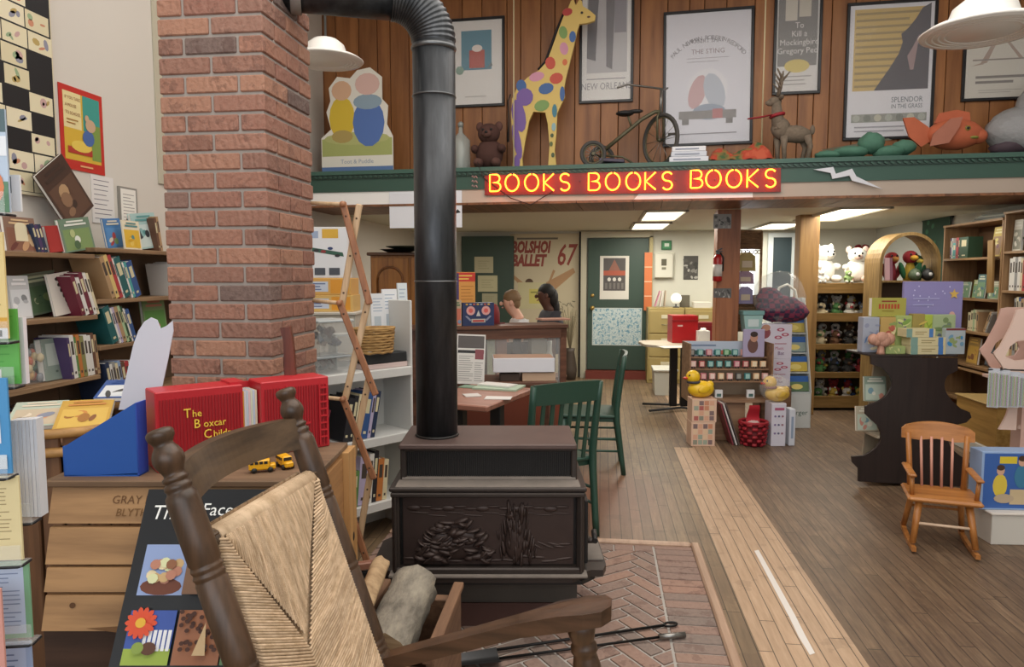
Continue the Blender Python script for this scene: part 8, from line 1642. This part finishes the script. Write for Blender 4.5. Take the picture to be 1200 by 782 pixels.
for s in (-1, 1): m.tube([(hd[0], 0, hd[1] + .02), (hd[0] + s * fx, s * fy_, hd[1] - .05), (fwp[0] + s * fx, s * fy_, R_ + .016)], .01, RU, 8)
m.tube([(hd[0], 0, hd[1] - .02), (hd[0] + .005, 0, hz)], .013, CHR, 8); m.build('fork', tk)
h0, h1 = L_(724, 105), L_(783, 99); m = MB(); m.tube([(h0[0], -.1, h0[1] - .01), (h0[0] + .08, -.06, h0[1] + .025), (hd[0], 0, hz), (h1[0] - .03, .08, hz + .01), (h1[0], .12, h1[1])], .009, CHR, 8); m.build('handlebar', tk)
st_ = L_(735, 133); m = MB(); m.ball((st_[0] - .02, 0, st_[1]), (.08, .06, .025), mat('#1d1c1c', .5), None, 12); m.ball((st_[0] + .07, 0, st_[1] + .015), (.07, .025, .018), mat('#1d1c1c', .5), None, 10); m.build('saddle', tk); m = MB(); m.tube([(st_[0], 0, st_[1]), (st_[0] + .04, 0, st_[1] - .12)], .01, RU, 8); m.build('seat_post', tk)
m = MB(); m.box((rwp[0] + .16, 0, .06), (.22, .2, .03), mat('#4a3f50', .5), (0, .08, 0), .006); m.tube([(rwp[0] + .06, .0, .12), (rwp[0] + .25, .0, .1), (rwp[0] + .36, 0, .03)], .009, RU, 6); m.build('step_plate', tk)
m = MB(); m.box((fwp[0] + .1, -.09, R_ + .05), (.08, .04, .015), TY); m.tube([(fwp[0], -.02, R_ + .016), (fwp[0] + .1, -.09, R_ + .05)], .006, CHR, 6); m.build('pedal', tk)
# books, cloth, reindeer, green lumps, fish, wrapped bundle
for k, (x0, x1, y0, y1, c) in enumerate(((784, 829, 186.5, 192, '#dcdce2'), (786, 827, 181.5, 186.5, '#cfd2da'), (787, 826, 177.5, 181.5, '#e3e3e6'))):
    a = BAL.rect(x0, y0, x1, y1, .1); h_ = .042; m = MB(); m.b2((-(a[2] - a[0]) / 2, 0, 0), ((a[2] - a[0]) / 2, .12, h_ - .001), mat(c, .5), .003); m.layer = 12; lines(m, -(a[2] - a[0]) * .4, .01, (a[2] - a[0]) * .3, h_ - .012, 1, mat('#8f95a5', .5), None, .5); tag(m.build('book', None, BAL.w((a[0] + a[2]) / 2, .0, ZL + .001 + k * h_), BALRZ), ['lowest', 'middle', 'topmost'][k] + ' of three white books lying on the ledge in front of the film poster', 'book', 'white books lying on the ledge')
a = BAL.rect(828, 170, 905, 190, .2); w_ = a[2] - a[0]; cl = thing('folded_cloth', 'crumpled red and green cloth lying on the ledge beside the reindeer', 'cloth', BAL.w((a[0] + a[2]) / 2, .13, ZL + .002), BALRZ); CLM = newmat('festive_cloth', '#a5402c', .85); _t = CLM[1]; _t.l(_t.ramp(_t.noise(9, 3, _t.obj()), [(.38, '#3f5a34'), (.47, '#8a6a3a'), (.52, '#a83a26'), (.62, '#b8553a')]), _t.b.inputs['Base Color']); CLM = CLM[0]
def clf(u, v): return ((u - .5) * w_, (v - .5) * .26, max(.003, (.1 + .07 * u) * math.sin(PI * v) ** .6 * (.8 + .2 * math.sin(u * 11)) * min(1, 12 * u, 12 * (1 - u)) + .012 * math.sin(u * 23 + v * 7)))
MB().grid(clf, 24, 10, CLM).build('cloth', cl)
a = BAL.rect(905, 92, 945, 186, .15); rx = bx(927, 186, .15)[0]; rd = thing('moss_reindeer', 'mossy reindeer figure with a red ribbon standing on the ledge', 'reindeer', BAL.w(rx, .16, ZL), BALRZ); MOS = mat('#77695a', .95, var=.35, vs=45, bump=.8, bs=120); RL = lambda x, y: (bx(x, y, .15)[0] - rx, bx(x, y, .15)[1] - ZL)
j = []; pb = RL(932, 157); pc = RL(915, 152); pn = RL(911, 135); ph_ = RL(910, 120); pm = RL(902, 122)
m = MB(); m.ball((pb[0], 0, pb[1]), (.13, .07, .07), MOS, None, 14, .06, (0, .1, 0)); m.ball((pc[0], 0, pc[1] + .01), (.075, .065, .085), MOS, None, 12, .06); m.tube([(pc[0] - .01, 0, pc[1]), (pn[0], 0, pn[1]), (ph_[0], 0, ph_[1])], [.062, .045, .036], MOS, 10); m.ball((ph_[0] - .01, 0, ph_[1] + .01), (.055, .038, .04), MOS, None, 10, .06); m.ball((pm[0] + .01, 0, pm[1] + .01), (.045, .026, .026), MOS, None, 10, .06)
for x, y in ((pc[0] - .015, .035), (pc[0] + .025, -.035), (pb[0] + .06, .04), (pb[0] + .085, -.04)): m.tube([(x, y, pb[1] - .02), (x + (.03 if x > pb[0] else .0), y, pb[1] * .5), (x + .005, y, 0)], [.034, .02, .016], MOS, 8)
m.ball((pb[0] + .135, 0, pb[1] + .03), (.02, .02, .04), MOS, None, 8); 
for s in (-1, 1): m.ball((ph_[0] + .03, s * .05, ph_[1] + .03), (.02, .035, .014), MOS, None, 8, 0, (s * .4, 0, 0))
m.build('body', rd); m = MB()
for s in (-1, 1):
    b0 = (ph_[0] + .01, s * .02, ph_[1] + .04); m.tube([b0, (b0[0] + .02, s * .05, b0[2] + .1), (b0[0] + .03, s * .04, b0[2] + .2)], [.013, .011, .006], MOS, 6)
    for q_, dx in ((.06, -.05), (.12, .06), (.15, -.04)): m.tube([(b0[0] + .02, s * .045, b0[2] + q_), (b0[0] + .02 + dx, s * .06, b0[2] + q_ + .07)], [.01, .005], MOS, 6)
m.build('antlers', rd); m = MB(); RB_ = mat('#9a1f2c', .6); m.tube([(pn[0] + .05 * math.cos(q_), .052 * math.sin(q_), pn[1] + .012 * math.cos(q_)) for q_ in [2 * PI * i / 18 for i in range(18)]], .014, RB_, 8, True); m.tube([(pn[0] - .05, -.03, pn[1]), (pn[0] - .14, -.05, pn[1] - .02), (pn[0] - .24, -.05, pn[1] - .03)], [.012, .02, .014], RB_, 6, flat=.4); m.build('ribbon', rd)
GM = mat('#4f7a66', .8, var=.25, vs=18, bump=.5, bs=40); gx_ = bx(1012, 182, .14)[0]; gt = thing('green_figure', 'rough green papier figure lying on the ledge under the yellow poster', 'figure', BAL.w(gx_, .16, ZL), BALRZ); GL2 = lambda x, y: (bx(x - 8, y, .14)[0] - gx_, bx(x, y, .14)[1] - ZL); m = MB()
for x, y, r1, r2, r3 in ((1030, 167, .1, .09, .085), (1068, 172, .09, .08, .06), (1005, 178, .15, .1, .05), (980, 181, .12, .08, .035), (1050, 178, .12, .1, .05)): p = GL2(x, y); m.ball((p[0], 0, max(p[1], r3 * .95)), (r1, r2, r3), GM, None, 12, .09, None, x)
m.build('body', gt); p0_, p1_ = GL2(978, 174), GL2(1060, 160); m = MB(); m.grid(lambda u, v: (p0_[0] + (p1_[0] - p0_[0]) * u, .11 + .1 * v, max(.02, p0_[1] + (p1_[1] - p0_[1]) * u + .03 * v)), 6, 3, mat('#6f6f5c', .7)); m.build('leaf', gt)
fxx = bx(1110, 175, .14)[0]; fs_ = thing('orange_fish', 'big orange papier fish with spread fins on the ledge', 'fish', BAL.w(fxx, .17, ZL), BALRZ); FL = lambda x, y: (bx(x, y, .14)[0] - fxx, bx(x, y, .14)[1] - ZL); ORG = mat('#b9603f', .7, var=.15, vs=14); ORD_ = mat('#a86a55', .7, var=.1, vs=14)
p = FL(1120, 157); m = MB(); m.ball((p[0], 0, max(p[1], .115)), (.21, .1, .12), ORG, None, 18, .02); m.ball((p[0] + .17, 0, max(p[1], .11) - .02), (.07, .07, .06), ORG, None, 12); m.build('body', fs_)
def fin(name, pts, y0, y1, mm): m = MB(); m.prism([FL(*q_) for q_ in pts][::-1], y0, y1, mm); m.build(name, fs_)
fin('tail_fin', [(1059, 138), (1072, 137), (1088, 148), (1100, 160), (1080, 172), (1066, 160)], -.02, .0, ORG); fin('dorsal_fin', [(1098, 143), (1104, 131), (1125, 127), (1140, 130), (1141, 143)], .02, .04, ORG); fin('side_fin', [(1084, 174), (1088, 160), (1108, 142), (1122, 140), (1118, 152), (1106, 170)], -.13, -.115, ORD_)
p = FL(1130, 152); m = MB(); m.lathe([(.022, 0), (.02, .012), (.0, .016)], mat('#8a7a3a', .4), 14, T(p[0], -.085, p[1], rx=PI / 2)); m.lathe([(.011, .012), (.009, .02)], mat('#1a1714', .3), 12, T(p[0], -.085, p[1], rx=PI / 2)); m.build('eye', fs_); p = FL(1137, 162); m = MB(); m.ball((p[0], -.06, p[1]), (.05, .03, .014), mat('#8a8a3f', .5), None, 10); m.build('mouth', fs_)
WPG = newmat('wrapping_film', '#a5a5a6', .3); WPG[1].b.inputs['Alpha'].default_value = .8; _t = WPG[1]; _t.bump(_t.noise(9, 5, _t.obj(), .7), .9, .03); WPG = WPG[0]
gxx = bx(1190, 172, .16)[0] + .2; wb_ = thing('wrapped_bundle', 'tall bundle wrapped in cloudy plastic film at the end of the ledge', 'bundle', BAL.w(gxx, .22, ZL), BALRZ); m = MB(); m.ball((.0, 0, .2), (.26, .16, .2), mat('#5a4f58', .7), None, 14, .1); m.ball((-.22, 0, .07), (.14, .12, .07), mat('#4a3a42', .7), None, 12, .1); m.build('contents', wb_); m = MB(); m.ball((.05, 0, .34), (.24, .17, .32), WPG, None, 18, .07, (0, .5, 0), 5); m.ball((-.05, 0, .2), (.36, .18, .2), WPG, None, 16, .06, None, 6); m.build('film', wb_)
for lb, px, y1_ in (('pale rope hanging from the ceiling beside the painted giraffe', 602, .26), ('pale rope hanging from the ceiling between the film poster and reindeer', 893, .3)):
    p = bx(px, 150, y1_); tag(MB().tube([(0, 0, ZL + .0), (0, 0, 4.4)], .006, mat('#d9c9a0', .6), 6).build('ceiling_rope', None, BAL.w(p[0], y1_, 0), BALRZ), lb, 'rope')
# pendants
def pendant(label, loc, r, zr):
    t = thing('pendant_lamp', label, 'pendant lamp', loc, 0, 'white pendant lamps of the front room'); SH_ = mat('#e9e6e0', .35); k = r / .3; z = zr - loc[2]
    MB().lathe([(.3 * k, z), (.305 * k, z + .008 * k), (.27 * k, z + .03 * k), (.2 * k, z + .05 * k), (.17 * k, z + .07 * k), (.15 * k, z + .13 * k), (.1 * k, z + .17 * k), (.04 * k, z + .19 * k)], SH_, 40).build('shade', t)
    m = MB()
    for q_ in (.27, .24, .21, .18): m.tube([(q_ * k * math.cos(a), q_ * k * math.sin(a), z + .004) for a in [2 * PI * i / 40 for i in range(40)]], .008 * k, SH_, 8, True)
    m.build('ribbed_rim', t); MB().tube([(0, 0, z + .18 * k), (0, 0, 4.4 - loc[2])], .009, mat('#4a4a48', .5), 8).build('stem', t)
    MB().ball((0, 0, z + .06 * k), .05 * k, mat('#fff4dc', .4, emit=1.5), None, 12).build('bulb', t)
p = at(1152, 38, 4.3); pendant('white ribbed pendant lamp shade hanging before the yellow poster, cut by the frame', (p.x, p.y, p.z), .33, p.z)
p = at(382, 72, 5.0); pendant('white pendant lamp shade hanging between the brick chimney and stove pipe', (p.x, p.y, p.z), .25, p.z)
